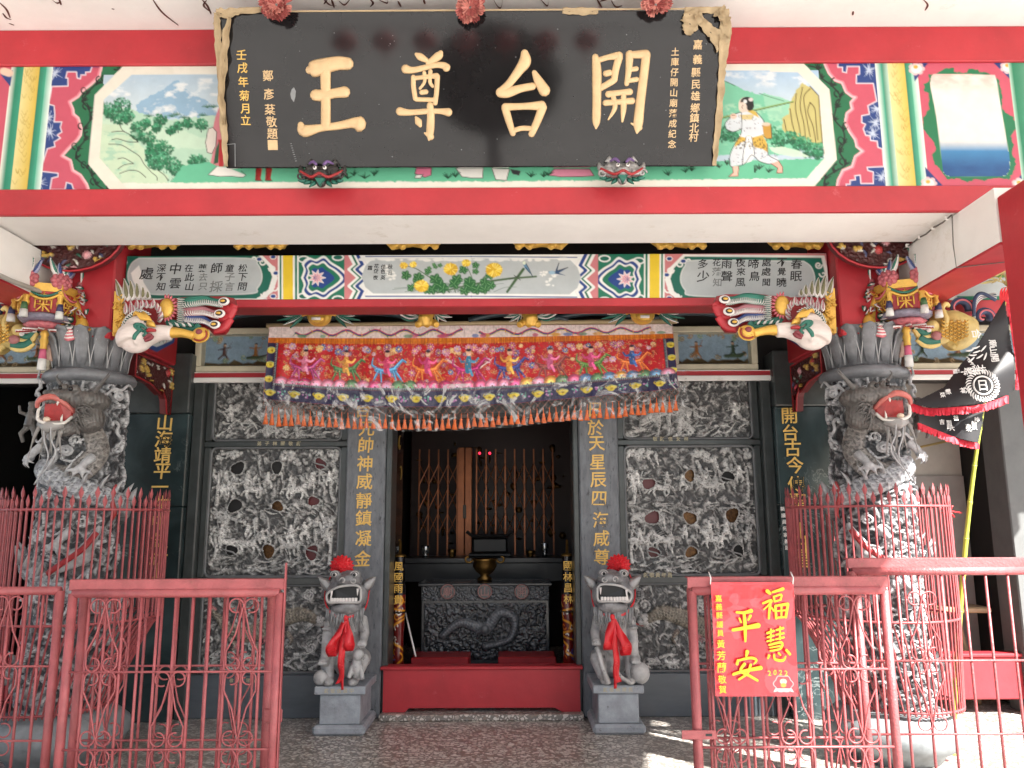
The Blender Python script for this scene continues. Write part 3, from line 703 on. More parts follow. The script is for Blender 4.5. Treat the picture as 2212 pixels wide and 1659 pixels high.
# corner posts and depth beams of the canopy
for s, lab in ((1, 'red canopy post with white sided bracket beam at the right edge of the porch'), (-1, 'red canopy post with white sided bracket beam beyond the left edge')):
    t = thing('canopy_post', lab, 'post', (s*3.3, 4.2, -.1), 'canopy posts')
    x0, x1 = sorted((s*3.08, s*3.42)); 
    obj('post_shaft', MB().bbox((x0,4.06,-.1), (x1,4.33,3.44), .012).mesh('p', RED), t)
    xa, xb = sorted((s*3.08, s*3.41)); zb0 = 3.16
    obj('bracket_beam', MB().box((xa,4.34,zb0+.01), (xb,YB+1.25,z_b-.001)).mesh('p', WHITE), t)
    obj('bracket_soffit', MB().box((xa+.002,4.34,zb0-.006), (xb-.002,YB+1.25,zb0+.009)).mesh('p', RED), t)

# cable clipped under the beam at the right
cab = MB(); pc = [at(*T(2,0,x,y), YB+.02+.6*k/8) for k, (x, y) in enumerate([(1700,1367),(1660,1395),(1600,1440),(1560,1465),(1500,1510),(1450,1545),(1430,1558)])]
cab.tube([Vector((3.045, YB+.03+.62*k/6, z_b-.012-.01*(k % 2))) for k in range(7)], .005, 6)
cab.tube([Vector((3.045, YB+.02, z_b-.01)), Vector((3.05, YB+.05, 3.3)), Vector((3.055, YB+.05, 3.15)), Vector((3.3, 4.6, 3.14))], .004, 6)
o = obj('cable', cab.mesh('c', mat('grey_cable', (.12,.11,.10), .5)), None, 'thin grey cable clipped along the inner edge of the right bracket beam', None, 'cable')
for k in range(4): 
    p = Vector((3.045, YB+.08+.17*k, z_b-.012)); obj('cable_clip', MB().bbox(tuple(p-Vector((.012,.008,.012))), tuple(p+Vector((.012,.008,.012))), .003).mesh('c', WHITE), o)
pip = MB(); pip.tube([Vector((-3.05, 4.3, 3.17)), Vector((-3.045, 5.0, 3.17)), Vector((-3.04, 5.45, 3.20)), Vector((-3.02, 5.6, 3.4)), Vector((-2.9, 5.6, 3.55))], .016, 10)
o = obj('conduit_pipe', pip.mesh('c', mat('conduit_grey', (.35,.33,.30), .5)), None, 'grey conduit pipe bent under the left bracket beam of the porch', None, 'pipe')
obj('pipe_elbow', MB().ell((-3.04,5.45,3.20), (.028,.04,.03)).mesh('e', mat('conduit_grey'), True), o)
# ------------------------------------------------------------------ inner painted beam, posts, wall
YI = 5.65
zi1, zi0, zir = Z_(550, YI), Z_(645, YI), Z_(662, YI)
ib = thing('calligraphy_beam', 'narrow inner beam with grey calligraphy panels, lotus medallions and chrysanthemums above the banner', 'beam', (0, YI, zir))
obj('beam_body', MB().box((-2.62,YI+.006,zir+.006), (2.62,YI+.24,zi1)).mesh('b', REDP), ib)
obj('red_lower_edge', MB().bbox((-2.62,YI-.01,zir), (2.62,YI+.03,zi0), .005).mesh('b', RED), ib)
X, Z, cv = plane_canvas(-2.62, 2.62, zi0, zi1, YI, .0052, (226,226,222))
def i0(x, y): return T(0,1,x,y)
def i1(x, y): return T(1,1,x,y)
def i2(x, y): return T(2,1,x,y)
TEAL = (14,98,82); GRY = (176,182,184); WHT = (228,228,224); PIN = (196,120,124); NAV = (28,62,132); GR2 = (20,110,84); YEL = (222,190,44)
CXF = 1018.0
def mir(p): return (2*CXF-p[0], p[1]-(p[0]-CXF)*2*.0045)
def both(fn, pts, *a, **k):
    fn(pts, *a, **k); fn([mir(p)+tuple(p[2:]) for p in pts], *a, **k)
# cartouche with calligraphy: left side drawn, mirrored right
both(cv.poly, [(200,540),(603,540),(603,655),(200,655)], PIN)
both(cv.poly, [(255,545),(560,545),(590,575),(600,600),(590,630),(560,652),(255,652),(242,600)], WHT)
both(cv.poly, [(262,550),(556,550),(580,575),(588,598),(580,625),(556,645),(262,645),(250,600)], TEAL)
def cloudedge(x, y, s=1, r=8):
    both(cv.line, [(a,b,3.2) for a,b in spiral((x, y), r, 1.5, 0 if s > 0 else 3.14, s*5.2, 14)], 3.2, WHT)
for (x, y, s) in ((566,566,1),(588,580,-1),(592,622,1),(572,636,-1),(560,646,1),(268,566,-1),(258,585,1),(548,560,-1)): cloudedge(x, y, s, 8)
both(cv.poly, crv([(300,558),(530,558),(556,570),(566,598),(556,622),(530,635),(310,635),(285,620),(276,596),(284,570),(300,558)], 5), GRY)
both(cv.line, crv([(300,558),(530,558),(556,570),(566,598),(556,622),(530,635),(310,635),(285,620),(276,596),(284,570),(300,558)], 5), 2.6, (200,206,204))
cv.poly([i0(848,110), i0(900,60), i0(915,100), i0(930,170), i0(980,250), i0(900,220), i0(860,160)], (236,234,230)); 
for (x, y) in ((560,560),(590,555),(596,590),(590,640),(572,650),(598,650)):
    both(cv.poly, [(x+7*math.cos(k*1.05), y+5*math.sin(k*1.05)) for k in range(6)], NAV); both(cv.line, [(x+7*math.cos(k*1.05), y+5*math.sin(k*1.05)) for k in range(7)], 1.6, WHT)
# bands
for (a, b, c) in ((600,604,WHT),(604,608,GR2),(608,611,WHT),(611,633,YEL),(633,637,WHT),(637,642,GR2),(642,645,WHT)):
    both(cv.poly, [(a,540),(b,540),(b+.3,660),(a+.3,660)], c)
# lotus medallion
both(cv.poly, [(645,540),(745,540),(745,660),(645,660)], GR2)
for (x, y, r) in ((656,560,9),(656,640,9),(730,556,9),(730,646,9)):
    both(cv.poly, [(x+r*1.5*math.cos(k*.5), y+r*.9*math.sin(k*.5)) for k in range(13)], WHT); both(cv.poly, [(x+r*1.1*math.cos(k*.5), y+r*.55*math.sin(k*.5)) for k in range(13)], TEAL)
med = [(650,600),(656,582),(652,568),(666,556),(682,560),(700,552),(716,566),(738,580),(756,602),(738,622),(716,636),(700,648),(680,640),(664,644),(652,632),(656,616),(650,600)]
both(cv.poly, crv(med, 4), WHT)
def scl(pts, c, k): return [(c[0]+(p[0]-c[0])*k, c[1]+(p[1]-c[1])*k) for p in pts]
both(cv.poly, crv(scl(med, (696,600), .88), 4), NAV); both(cv.poly, crv(scl(med, (696,600), .76), 4), WHT); both(cv.poly, crv(scl(med, (694,600), .66), 4), GR2); both(cv.poly, crv(scl(med, (692,600), .48), 4), NAV)
for k in range(9):
    an = 2*math.pi*k/9; both(cv.poly, [(680+3*math.cos(an),600), (684+9*math.cos(an-.35), 600+9*math.sin(an-.35)), (684+19*math.cos(an), 600+17*math.sin(an)), (684+9*math.cos(an+.35), 600+9*math.sin(an+.35))], (226,170,176)); 
    both(cv.line, [(684+9*math.cos(an-.35), 600+9*math.sin(an-.35)), (684+19*math.cos(an), 600+17*math.sin(an)), (684+9*math.cos(an+.35), 600+9*math.sin(an+.35))], 1.5, WHT)
# zigzag frame of the middle picture
def zig(off, w_, c, h0=552, h1=648):
    pts = [(748+off,540),(764+off,572),(752+off,582),(772+off,600),(752+off,618),(764+off,628),(748+off,660)]
    both(cv.line, [(a,b,w_) for a,b in pts], w_, c)
both(cv.poly, [(744,540),(1018,540),(1018,660),(744,660)], PIN)
for off, w_, c in ((2,7,WHT),(8,5,GR2),(13,5,WHT),(19,7,NAV),(25,6,WHT)): zig(off, w_, c)
both(cv.poly, [(775,540),(1018,540),(1018,660),(775,660),(793,628),(779,618),(797,600),(779,582),(793,572)], WHT)
both(cv.line, [(1018,640),(790,640)], 2.5, NAV); both(cv.line, [(1018,554),(790,554)], 2.2, NAV)
for off, w_, c in ((20,6,NAV),(26,5,WHT)): zig(off, w_, c)
both(cv.poly, crv([(1018,558),(806,558),(789,575),(781,597),(789,620),(806,634),(1018,634)], 1), GRY)
rr = random.Random(11)
for (x0, x1, y) in ((100,560,8),(600,900,6),(900,1500,10)):
    for k in range(26):
        x = rr.uniform(x0, x1); X0, Y0 = i1(x, y+10); cv.ell(X0, 560+rr.uniform(-1,2), rr.uniform(3,9), rr.uniform(1.5,4), (226,226,222), .9)
for (x, y) in ((1380,120),(1350,170),(1310,120),(310,110),(290,90),(330,130)):
    for k in range(8): X0, Y0 = i1(x+rr.uniform(-25,25), y+rr.uniform(-25,25)); cv.ell(X0, Y0, rr.uniform(1.5,4), rr.uniform(1,3), (226,226,222), .9)
I1 = lambda pts: [i1(*p[:2])+tuple(p[2:]) for p in pts]
for q in ([(400,60,1.4),(480,80,1.8),(560,130,2),(640,180,2.4),(700,235,3)], [(740,235,2),(720,160,2),(740,110,1.6)], [(860,235,2),(850,150,1.6),(810,60,1.3)], [(880,200,2),(930,130,1.6),(980,110,1.3)], [(1180,85,6),(1140,140,6),(1075,232,5)]): cv.line(crv(I1(q), 4), 2, (56,88,50))
cv.line(I1([(620,238,3.4),(800,195,4),(950,165,4.4),(1100,145,4.4),(1262,133,4)]), 4, (70,96,64)); cv.line(I1([(1090,150,1.5),(1150,128,1.5)]), 1.5, (40,50,36)); cv.line(I1([(1120,125,1.5),(1160,155,1.5)]), 1.5, (40,50,36))
for k in range(26):
    x = rr.uniform(380, 1000); s = rr.choice((-1, 1)); L_ = rr.uniform(80, 220)
    q = I1([(x, 232, 1.2), (x+s*L_*.5, 232-rr.uniform(20,60), 1.0), (x+s*L_, 232-rr.uniform(10,70), .5)]); cv.line(crv(q, 4), 1, (86,110,88), .8)
def lf(x, y, r):
    X0, Y0 = i1(x, y)
    for k in range(5):
        an = k*1.256+rr.uniform(-.3,.3); cv.ell(X0+r*.55*math.cos(an), Y0+r*.45*math.sin(an), r*.55, r*.42, (24,92,44), .95, an)
        cv.line([(X0,Y0),(X0+r*math.cos(an),Y0+r*.8*math.sin(an))], .8, (120,170,110))
for (x, y, r) in ((420,125,11),(500,140,12),(560,100,8),(610,150,13),(640,190,14),(590,215,12),(660,210,12),(750,150,12),(790,90,10),(830,170,13),(840,205,14),(800,225,11),(730,180,12),(870,60,8),(870,100,7),(930,170,11),(960,130,9),(930,215,11),(970,190,10),(450,205,9),(560,225,9),(490,165,9),(880,215,12),(570,80,5),(610,70,5),(640,60,5),(600,55,4)): lf(x, y, r)
def mum(x, y, r):
    X0, Y0 = i1(x, y); cv.ell(X0, Y0, r, r*.85, (214,170,30))
    for k in range(46):
        an = rr.uniform(0, 6.28); q0 = rr.uniform(.1,.5)*r; q1 = rr.uniform(.75,1.1)*r
        cv.line([(X0+q0*math.cos(an),Y0+q0*.85*math.sin(an),1.1),(X0+q1*math.cos(an),Y0+q1*.85*math.sin(an),1.7)], 1.4, rr.choice([(244,214,70),(250,232,130),(226,180,40),(196,150,40)]), .9)
for (x, y, r) in ((520,195,15),(710,85,15),(990,90,18),(405,62,8),(465,55,7),(810,45,9)): mum(x, y, r)
# birds
cv.poly(I1([(1180,35),(1195,45),(1215,80),(1240,135),(1225,115),(1190,80),(1178,55)]), (90,130,160)); cv.line(I1([(1180,35),(1195,45),(1215,80),(1240,135)]), 1.4, (20,30,44)); cv.ell(*i1(1185,45), 3.4, 4, (210,220,200)); cv.line(I1([(1195,75,1.5),(1222,110,1.5)]), 1.5, (20,30,40))
cv.poly(I1([(1385,100),(1410,45),(1400,95),(1468,75),(1410,110),(1450,125),(1400,118),(1350,112),(1340,100)]), (40,72,110)); cv.ell(*i1(1365,108), 7, 4, (150,180,200)); cv.line(I1([(1410,45),(1395,90)]), 1.5, (20,24,34)); cv.line(I1([(1400,95),(1468,75)]), 1.5, (20,24,34))
P = np.stack([X, np.full(X.shape, YI), Z], -1)
obj('painted_face', grid('painted_face', P, PAINT, cv.C), ib)
INKT = mat('calligraphy_ink', (.02,.02,.022), .5)
FADE = mat('faded_ink', (.20,.21,.21), .6)
cols = [(1575,"松下問",0),(1490,"童子言",1),(1405,"師採",1),(1315,"藥去只",1),(1228,"在此山",0),(1135,"中雲",0),(1045,"深不知",0),(950,"處",0)]
for (x, s, fd) in cols:
    n = len(s)
    for k, ch in enumerate(s):
        y = {1:[105], 2:[75,170] if not fd else [70,190], 3:[70,128,190]}[n][k]
        put(ch, *i0(x+rnd.uniform(-4,4), y+8), {1:27,2:25,3:20}[n]*rnd.uniform(.9,1.12), YI, FADE if (fd and k != 0) else INKT, ib, .001, shear=.12, sx=1.05)
cols = [(735,"春眠",0),(640,"不覺曉",0),(545,"處處聞",0),(462,"啼鳥",0),(375,"夜來風",0),(288,"雨聲",0),(222,"花落知",1),(130,"多少",0)]
for (x, s, fd) in cols:
    n = len(s)
    for k, ch in enumerate(s):
        y = {2:[45,125],3:[35,95,165]}[n][k]
        put(ch, *i2(x+rnd.uniform(-4,4), y+6), {2:25,3:20}[n]*rnd.uniform(.9,1.1), YI, FADE if (fd and k > 0) else INKT, ib, .001, shear=.12, sx=1.05)
for (x, y, ch, fd) in ((317,70,"秋",0),(317,110,"日",1),(272,70,"佳",0),(270,100,"色",0),(270,140,"英",0),(228,65,"花",0),(225,98,"傲",0),(222,140,"夜",0),(185,78,"霜",0)):
    put(ch, *i1(x, y), 11, YI, FADE if fd else INKT, ib, .001, shear=.1)

# outer stretches of the inner beam
for s, lab in ((1, 'outer stretch of the inner beam with grey panel reading wealth, beyond the right dragon pillar'), (-1, 'outer stretch of the inner beam with blue zigzag, beyond the left dragon pillar')):
    t = thing('side_beam', lab, 'beam', (s*4, YI, 3.17), 'side beams')
    x0, x1 = sorted((s*3.13, s*6))
    obj('beam_body', MB().box((x0,YI+.07,zir+.004), (x1,YI+.24,zi1+.15)).mesh('b', REDP), t)
    obj('red_lower_edge', MB().bbox((x0,YI+.05,zir-.07), (x1,YI+.10,zi0-.01), .005).mesh('b', RED), t)
    X, Z, cv = plane_canvas(min(s*3.13, s*4.35), max(s*3.13, s*4.35), zi0-.01, zi1+.15, YI+.06, .007, WHT)
    XX = np.abs(X); ZZ = (Z-zi0)/(zi1-zi0)
    zz = .10*np.abs(((ZZ*1.0) % 1)-.5)*2
    for a, b, c in ((3.0,3.36,(60,96,160)),(3.36,3.42,WHT),(3.42,3.50,PIN),(3.50,3.53,NAV),(3.53,3.56,WHT),(3.56,3.59,GR2),(3.59,3.63,WHT),(3.63,4.6,GRY)):
        m_ = (XX+zz >= a+.05) & (XX+zz < b+.05); cv.C[m_] = lin(*c)
    m_ = (XX < 3.45) & (((XX-3.3)/.14)**2+((ZZ-.1)/.5)**2 < 1); cv.C[m_] = lin(*NAV)
    m_ = (XX < 3.45) & (((XX-3.28)/.12)**2+((ZZ-.95)/.45)**2 < 1); cv.C[m_] = lin(30,110,90)
    cv.C[(ZZ < .06) & (XX > 3.6)] = lin(20,110,84)
    obj('painted_face', grid('painted_face', np.stack([X, np.full(X.shape, YI+.06), Z], -1), PAINT, cv.C), t)
    if s > 0:
        for ch, x, y in (("富",1865,62),("貴",1885,115),("花",1925,30),("開",1925,85)): put(ch, *i2(x, y), 17, YI+.06, INKT, t, .001, shear=.1)

# square red posts above the dragon pillars
for s, lab in ((1, 'square red post standing on the right dragon pillar capital'), (-1, 'square red post standing on the left dragon pillar capital')):
    t = thing('red_post', lab, 'post', (s*2.87, 5.75, 2.9), 'red posts on the dragon pillars')
    x0, x1 = sorted((s*2.63, s*3.11))
    obj('post_shaft', MB().bbox((x0,YI-.14,2.90), (x1,YI+.40,4.4), .012).mesh('p', RED), t)

# dark porch loft behind the beams
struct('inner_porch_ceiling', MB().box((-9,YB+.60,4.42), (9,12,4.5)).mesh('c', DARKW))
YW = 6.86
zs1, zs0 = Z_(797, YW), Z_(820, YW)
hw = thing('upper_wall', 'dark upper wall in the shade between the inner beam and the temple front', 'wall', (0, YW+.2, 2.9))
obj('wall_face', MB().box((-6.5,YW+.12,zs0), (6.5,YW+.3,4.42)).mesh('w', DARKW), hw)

# ------------------------------------------------------------------ temple front wall
GMARB = None
def marble():
    m = bpy.data.materials.new('green_marble'); m.use_nodes = True; nt = m.node_tree; N = nt.nodes; L = nt.links; b = N['Principled BSDF']
    tc = N.new('ShaderNodeTexCoord')
    n0 = N.new('ShaderNodeTexNoise'); n0.inputs['Scale'].default_value = 2.2; n0.inputs['Detail'].default_value = 7; n0.inputs['Distortion'].default_value = .6; L.new(tc.outputs['Object'], n0.inputs[0])
    cr = N.new('ShaderNodeValToRGB'); e = cr.color_ramp.elements; e[0].position = .38; e[0].color = (.012,.020,.021,1); e[1].position = .74; e[1].color = (.045,.068,.072,1)
    L.new(n0.outputs[0], cr.inputs[0])
    v = N.new('ShaderNodeTexNoise'); v.inputs['Scale'].default_value = 3.3; v.inputs['Detail'].default_value = 12; v.inputs['Roughness'].default_value = .62; v.inputs['Distortion'].default_value = 1.5; L.new(tc.outputs['Object'], v.inputs[0])
    ab = N.new('ShaderNodeMath'); ab.operation = 'SUBTRACT'; ab.inputs[1].default_value = .5; L.new(v.outputs[0], ab.inputs[0])
    a2 = N.new('ShaderNodeMath'); a2.operation = 'ABSOLUTE'; L.new(ab.outputs[0], a2.inputs[0])
    mr = N.new('ShaderNodeMapRange'); mr.inputs[1].default_value = 0; mr.inputs[2].default_value = .012; mr.inputs[3].default_value = .5; mr.inputs[4].default_value = 0; L.new(a2.outputs[0], mr.inputs[0])
    n4 = N.new('ShaderNodeTexNoise'); n4.inputs['Scale'].default_value = 1.6; L.new(tc.outputs['Object'], n4.inputs[0])
    m4 = N.new('ShaderNodeMapRange'); m4.inputs[1].default_value = .5; m4.inputs[2].default_value = .62; L.new(n4.outputs[0], m4.inputs[0])
    ml = N.new('ShaderNodeMath'); ml.operation = 'MULTIPLY'; L.new(mr.outputs[0], ml.inputs[0]); L.new(m4.outputs[0], ml.inputs[1])
    mx = N.new('ShaderNodeMix'); mx.data_type = 'RGBA'; mx.inputs[7].default_value = (.40,.45,.44,1); L.new(ml.outputs[0], mx.inputs[0]); L.new(cr.outputs[0], mx.inputs[6])
    L.new(mx.outputs[2], b.inputs['Base Color']); b.inputs['Roughness'].default_value = .18
    return m
GMARB = marble()
XD, XPI, XPO, XW = .83, .835, 1.175, 2.43      # door half width, pillar, wall panel outer edge

wall = thing('temple_front_wall', 'dark granite temple front wall holding six carved stone panels beside the doorway', 'wall', (0, YW, 0))
for s in (1, -1):
    x0, x1 = sorted((s*XPO, s*XW))
    zA1, zA0 = 2.86, 2.29; zB1, zB0 = 2.235, 1.125; zC1, zC0 = 1.065, .355
    obj('backing', MB().box((x0+.001,YW+.10,0), (x1-.001,YW+.22,zs0)).mesh('b', mat('recess_stone', (.03,.032,.035), .6)), wall)
    # frame members round the three panels, butted end to end
    fw = .06
    for (za, zb, nm) in ((zs0-.004, zA1-.02, 'rail'), (zA0-.004, zB1+.004, 'inscribed_band'), (zB0, zC1, 'inscribed_band')):
        obj(nm, MB().bbox((x0+.001,YW-.004,min(za,zb)), (x1-.001,YW+.10,max(za,zb)), .006).mesh('r', GRAND), wall)
    obj('base_slab', MB().bbox((x0+.001,YW-.03,0), (x1-.001,YW+.10,zC0-.01), .008).mesh('r', SLABG), wall)
    for (za, zb) in ((zA0, zA1-.02), (zB1, zB0), (zC1, zC0-.01)):
        z0_, z1_ = min(za, zb), max(za, zb)
        obj('stile', MB().bbox((x0+.002,YW+.004,z0_), (x0+fw,YW+.10,z1_), .008).mesh('s', GRAND), wall)
        obj('stile', MB().bbox((x1-fw,YW+.004,z0_), (x1-.002,YW+.10,z1_), .008).mesh('s', GRAND), wall)
    # outer pilaster edge
    xa, xb = sorted((s*XW, s*(XW+.09)))
    obj('edge_pilaster', MB().bbox((xa,YW-.07,0), (xb,YW+.12,zs0+.003), .01).mesh('e', GRAND), wall)
# tiny gold inscriptions on the bands
for (xs, y, s_, sz) in (((560,577,594,611,628,645), 958, "弟子林國敬獻", 10), ((1415,1430,1448,1465,1482), 948, "敬獻信女林", 10), ((1395,1408,1421,1434,1447), 1242, "獻敬黃年昌", 11), ((500,518,536,553), 1470, "敬獻國昌", 9)):
    for x, ch in zip(xs, s_): put(ch, x, y, sz, YW-.004 if y < 1300 else YW-.03, mat('worn_gold', (.45,.40,.26), .5), wall, .001)

# door pillars with gold couplet
def pillar(s, txt, lab):
    t = thing('door_pillar', lab, 'pillar', (s*(XPI+XPO)/2, YW, 0), 'granite door pillars')
    x0, x1 = sorted((s*XPI, s*XPO))
    obj('shaft', MB().bbox((x0,YW-.05,0), (x1,YW+.35,zs0), .012).mesh('p', GRAN), t)
    obj('edge_strip', MB().bbox((min(s*(XPI-.05), s*XPI),YW-.02,0), (max(s*(XPI-.05), s*XPI),YW+.3,zs0), .008).mesh('p', GRAND), t)
    for ch, x, y in txt: put(ch, x, y, 36, YW-.05, GOLDT, t, .007, key='b')
pillar(-1, [("元",*i1(165,1120)),("帥",*i1(160,1225)),("神",*i1(152,1345)),("威",*i1(150,1460)),("靜",*i1(147,1585)),("鎮",*T(1,2,145,40)),("凝",*T(1,2,143,170)),("金",*T(1,2,138,300)),("台",785,885)], 'granite pillar left of the doorway with a gold couplet')
pillar(1, [("於",*i1(1648,1112)),("天",*i1(1655,1215)),("星",*i1(1660,1335)),("辰",*i1(1665,1450)),("四",*i1(1670,1570)),("海",*T(1,2,1680,50)),("咸",*T(1,2,1685,170)),("尊",*T(1,2,1688,290)),("日",1285,885)], 'granite pillar right of the doorway with a gold couplet')

# green marble slabs with couplet
def slab(s, lab):
    t = thing('marble_slab', lab, 'wall slab', (s*2.8, YW-.12, 0), 'green marble slabs')
    x0, x1 = sorted((s*(XW+.092), s*3.16)); zt = Z_(880, 6.72) if s > 0 else Z_(890, 6.72)
    zm = 1.72
    obj('slab', MB().bbox((x0,6.72,zm+.002), (x1,YW+.1,zt), .008).mesh('s', GMARB), t)
    obj('slab', MB().bbox((x0,6.72,0), (x1,YW+.1,zm-.002), .008).mesh('s', GMARB), t)
    obj('upper_block', MB().bbox((x0,6.70,zt+.002), (x1,YW+.1,zs0+.22), .01).mesh('s', GRAND), t)
    return t
t = slab(1, 'green marble slab with gold couplet behind the right dragon pillar')
for ch, x, y in (("開",*i2(690,1035)),("台",*i2(697,1145)),("古",*i2(712,1245)),("今",*i2(727,1355)),("傳",*i2(735,1480)),("聖",*i2(745,1590)),("山",*T(2,2,760,120)),("日",*T(2,2,765,210)),("昌",*T(2,2,775,310))): put(ch, x, y, 38, 6.72, GOLDT, t, .007, key='b' if ('b',ch) in _gl else 'r')
for k, ch in enumerate("縣議員何家義題"): put(ch, *T(2,2,648+k*5,-20+k*42), 10, 6.72, WHITEP, t, .001)
t = slab(-1, 'green marble slab with gold couplet behind the left dragon pillar')
for ch, x, y in (("山",*i0(1070,1080)),("海",*i0(1062,1185)),("靖",*i0(1055,1290)),("平",*i0(1052,1395)),("一",*i0(1038,1495)),("生",*i0(1055,1605)),("中",*T(0,2,1035,60)),("氣",*T(0,2,1035,190)),("壯",*T(0,2,1030,290)),("山",*T(0,2,1018,385))): put(ch, x, y, 38, 6.72, GOLDT, t, .007, key='b' if ('b',ch) in _gl else 'r')

# ledge and glazed pictures above the wall
def glazed(x0f, x1f, lab, seed, s):
    x0, x1 = X_(x0f, 755, YW-.05), X_(x1f, 755, YW-.05)
    z1_, z0_ = Z_(706, YW-.05), Z_(801, YW-.05)
    t = thing('glazed_picture', lab, 'picture case', ((x0+x1)/2, YW-.05, z0_), 'glazed relief pictures over the wall')
    fw = .055
    obj('frame_rail', MB().bbox((x0,YW-.06,z1_-fw), (x1,YW+.06,z1_), .008).mesh('f', CREAM), t)
    obj('frame_rail', MB().bbox((x0,YW-.06,z0_), (x1,YW+.06,z0_+fw), .008).mesh('f', CREAM), t)
    obj('frame_stile', MB().bbox((x0,YW-.06,z0_+fw), (x0+fw,YW+.06,z1_-fw), .008).mesh('f', CREAM), t)
    obj('frame_stile', MB().bbox((x1-fw,YW-.06,z0_+fw), (x1,YW+.06,z1_-fw), .008).mesh('f', CREAM), t)
    a0, a1, b0, b1 = x0+fw, x1-fw, z0_+fw, z1_-fw
    nx = int((a1-a0)/.009)+1; nz = int((b1-b0)/.009)+1
    X, Z = np.meshgrid(np.linspace(a0, a1, nx), np.linspace(b1, b0, nz)); U = (X-a0); V = (Z-b0)
    cv = Canvas(U*1000, (b1-Z)*1000, (150,176,196), 8); H = np.zeros(X.shape); r_ = random.Random(seed); W_ = (a1-a0)*1000; Hh = (b1-b0)*1000
    pts = [(0,Hh)]+[(W_*k/14, Hh*.82+r_.uniform(-26,20)) for k in range(15)]+[(W_,Hh)]
    cv.poly(pts, (104,88,60)); H += .012*np.clip((cv.Y-Hh*.8)/30, 0, 1)
    for k in range(int(W_/36)):
        x = r_.uniform(0, W_); y = r_.choice([r_.uniform(0,40), r_.uniform(Hh*.6, Hh*.9)]); q = spiral((x,y), 26, 5, r_.uniform(0,6), r_.choice((-1,1))*6+r_.uniform(0,3), 12)
        c = r_.choice([(92,140,110),(170,130,80),(130,110,80)])
        for w2, c2 in ((15, c), (4, (214,206,180))): cv.line([(a,b,w2) for a,b in q], w2, c2)
        d = polydist(cv.X, cv.Y, q)[0]; H = np.maximum(H, .010*np.clip(1-d/9, 0, 1))
    nf = max(2, int(W_/260))
    for k in range(nf):
        x = W_*(k+.5)/nf+r_.uniform(-25,25); y = Hh*.52; c = r_.choice([(150,96,60),(60,84,60),(170,110,50),(90,60,52)])
        segs = [[(x,y-50,22),(x,y+15,34)],[(x-4,y+15,18),(x-34-r_.uniform(0,20),y+60,12)],[(x+4,y+15,18),(x+38,y+62,12)],[(x,y-35,12),(x-55,y-20-r_.uniform(0,30),8)],[(x,y-35,12),(x+50,y-45,8)],[(x+60,y-100,3),(x-10,y+50,3)]]
        if k % 2: segs += [[(x-70,y+52,26),(x+60,y+48,36),(x+110,y+22,14)]]
        for g in segs:
            cv.line(g, 10, c if len(g) == 2 else (70,90,60)); d, S, sd, Wd = polydist(cv.X, cv.Y, g); H = np.maximum(H, .02*np.sqrt(np.clip(1-(d/(Wd*.55))**2, 0, 1)))
        cv.ell(x, y-66, 13, 15, (206,170,140)); d = np.hypot(cv.X-x, cv.Y-y+66); H = np.maximum(H, .022*np.sqrt(np.clip(1-(d/15)**2, 0, 1))); cv.ell(x, y-80, 12, 8, (50,34,30))
    obj('relief_scene', grid('relief_scene', np.stack([X, YW+.045-H, Z], -1), PAINTC, cv.C), t)
    gm = MATS.get('glass') or mat('glass', (1,1,1), .03)
    b = gm.node_tree.nodes['Principled BSDF']; b.inputs['Transmission Weight'].default_value = 1.0; b.inputs['IOR'].default_value = 1.05; b.inputs['Specular IOR Level'].default_value = .6
    obj('glass_pane', MB().box((a0,YW-.030,b0), (a1,YW-.026,b1)).mesh('g', gm), t)
glazed(422, 596, 'glazed relief picture with two warriors left of the banner', 5, -1)
glazed(1452, 1636, 'glazed relief picture with a rider and an acrobat right of the banner', 8, 1)
glazed(-190, 112, 'glazed landscape relief over the dark left side bay', 12, -1)
glazed(1955, 2420, 'glazed landscape relief over the dark right side bay', 15, 1)
glazed(640, 1400, 'glazed relief picture almost hidden behind the red banner', 21, 0)
for s, lab in ((1, 'white and red striped ledge right of the doorway'), (-1, 'white and red striped ledge left of the doorway')):
    t = thing('striped_ledge', lab, 'ledge', (s*3, YW, zs0), 'striped ledges')
    x0, x1 = sorted((s*.9, s*6)); zA, zB = Z_(803, YW-.08), Z_(813, YW-.08)
    xa, xb = sorted((s*.78, s*6.4))
    obj('white_top', MB().bbox((xa,YW-.085,zA), (xb,YW+.05,Z_(801,YW-.08)-.002), .005).mesh('l', WHITE), t)
    obj('red_stripe', MB().bbox((xa,YW-.078,zB), (xb,YW+.05,zA), .003).mesh('l', RED), t)
    obj('white_bottom', MB().bbox((xa,YW-.09,zs0-.03 if True else 0), (xb,YW-.052,zB), .005).mesh('l', WHITE), t)

# brackets (dougong arms and guardian masks) in the dark gap over the wall
GAPZ = Z_(682, 6.3)
for k, (x, lab) in enumerate(((1120,'curved dark bracket arm over the middle of the wall'),(1290,'curved dark bracket arm between the second and third gold masks'),(1500,'curved dark bracket arm over the right glazed picture'),(800,'curved dark bracket arm between the left masks'),(580,'curved dark bracket arm over the left glazed picture'))):
    c = at(x, 690, 6.45); pts = [c+Vector((.42*u, 0, .07*(1-u*u)-.01)) for u in [i/8-1 for i in range(17)]]
    mb = MB(); mb.tube(pts, .028, 8)
    o = obj('roof_bracket', mb.mesh('a', mat('dark_teal', (.02,.035,.045), .4), True), None, lab, None, 'bracket', 'curved bracket arms')

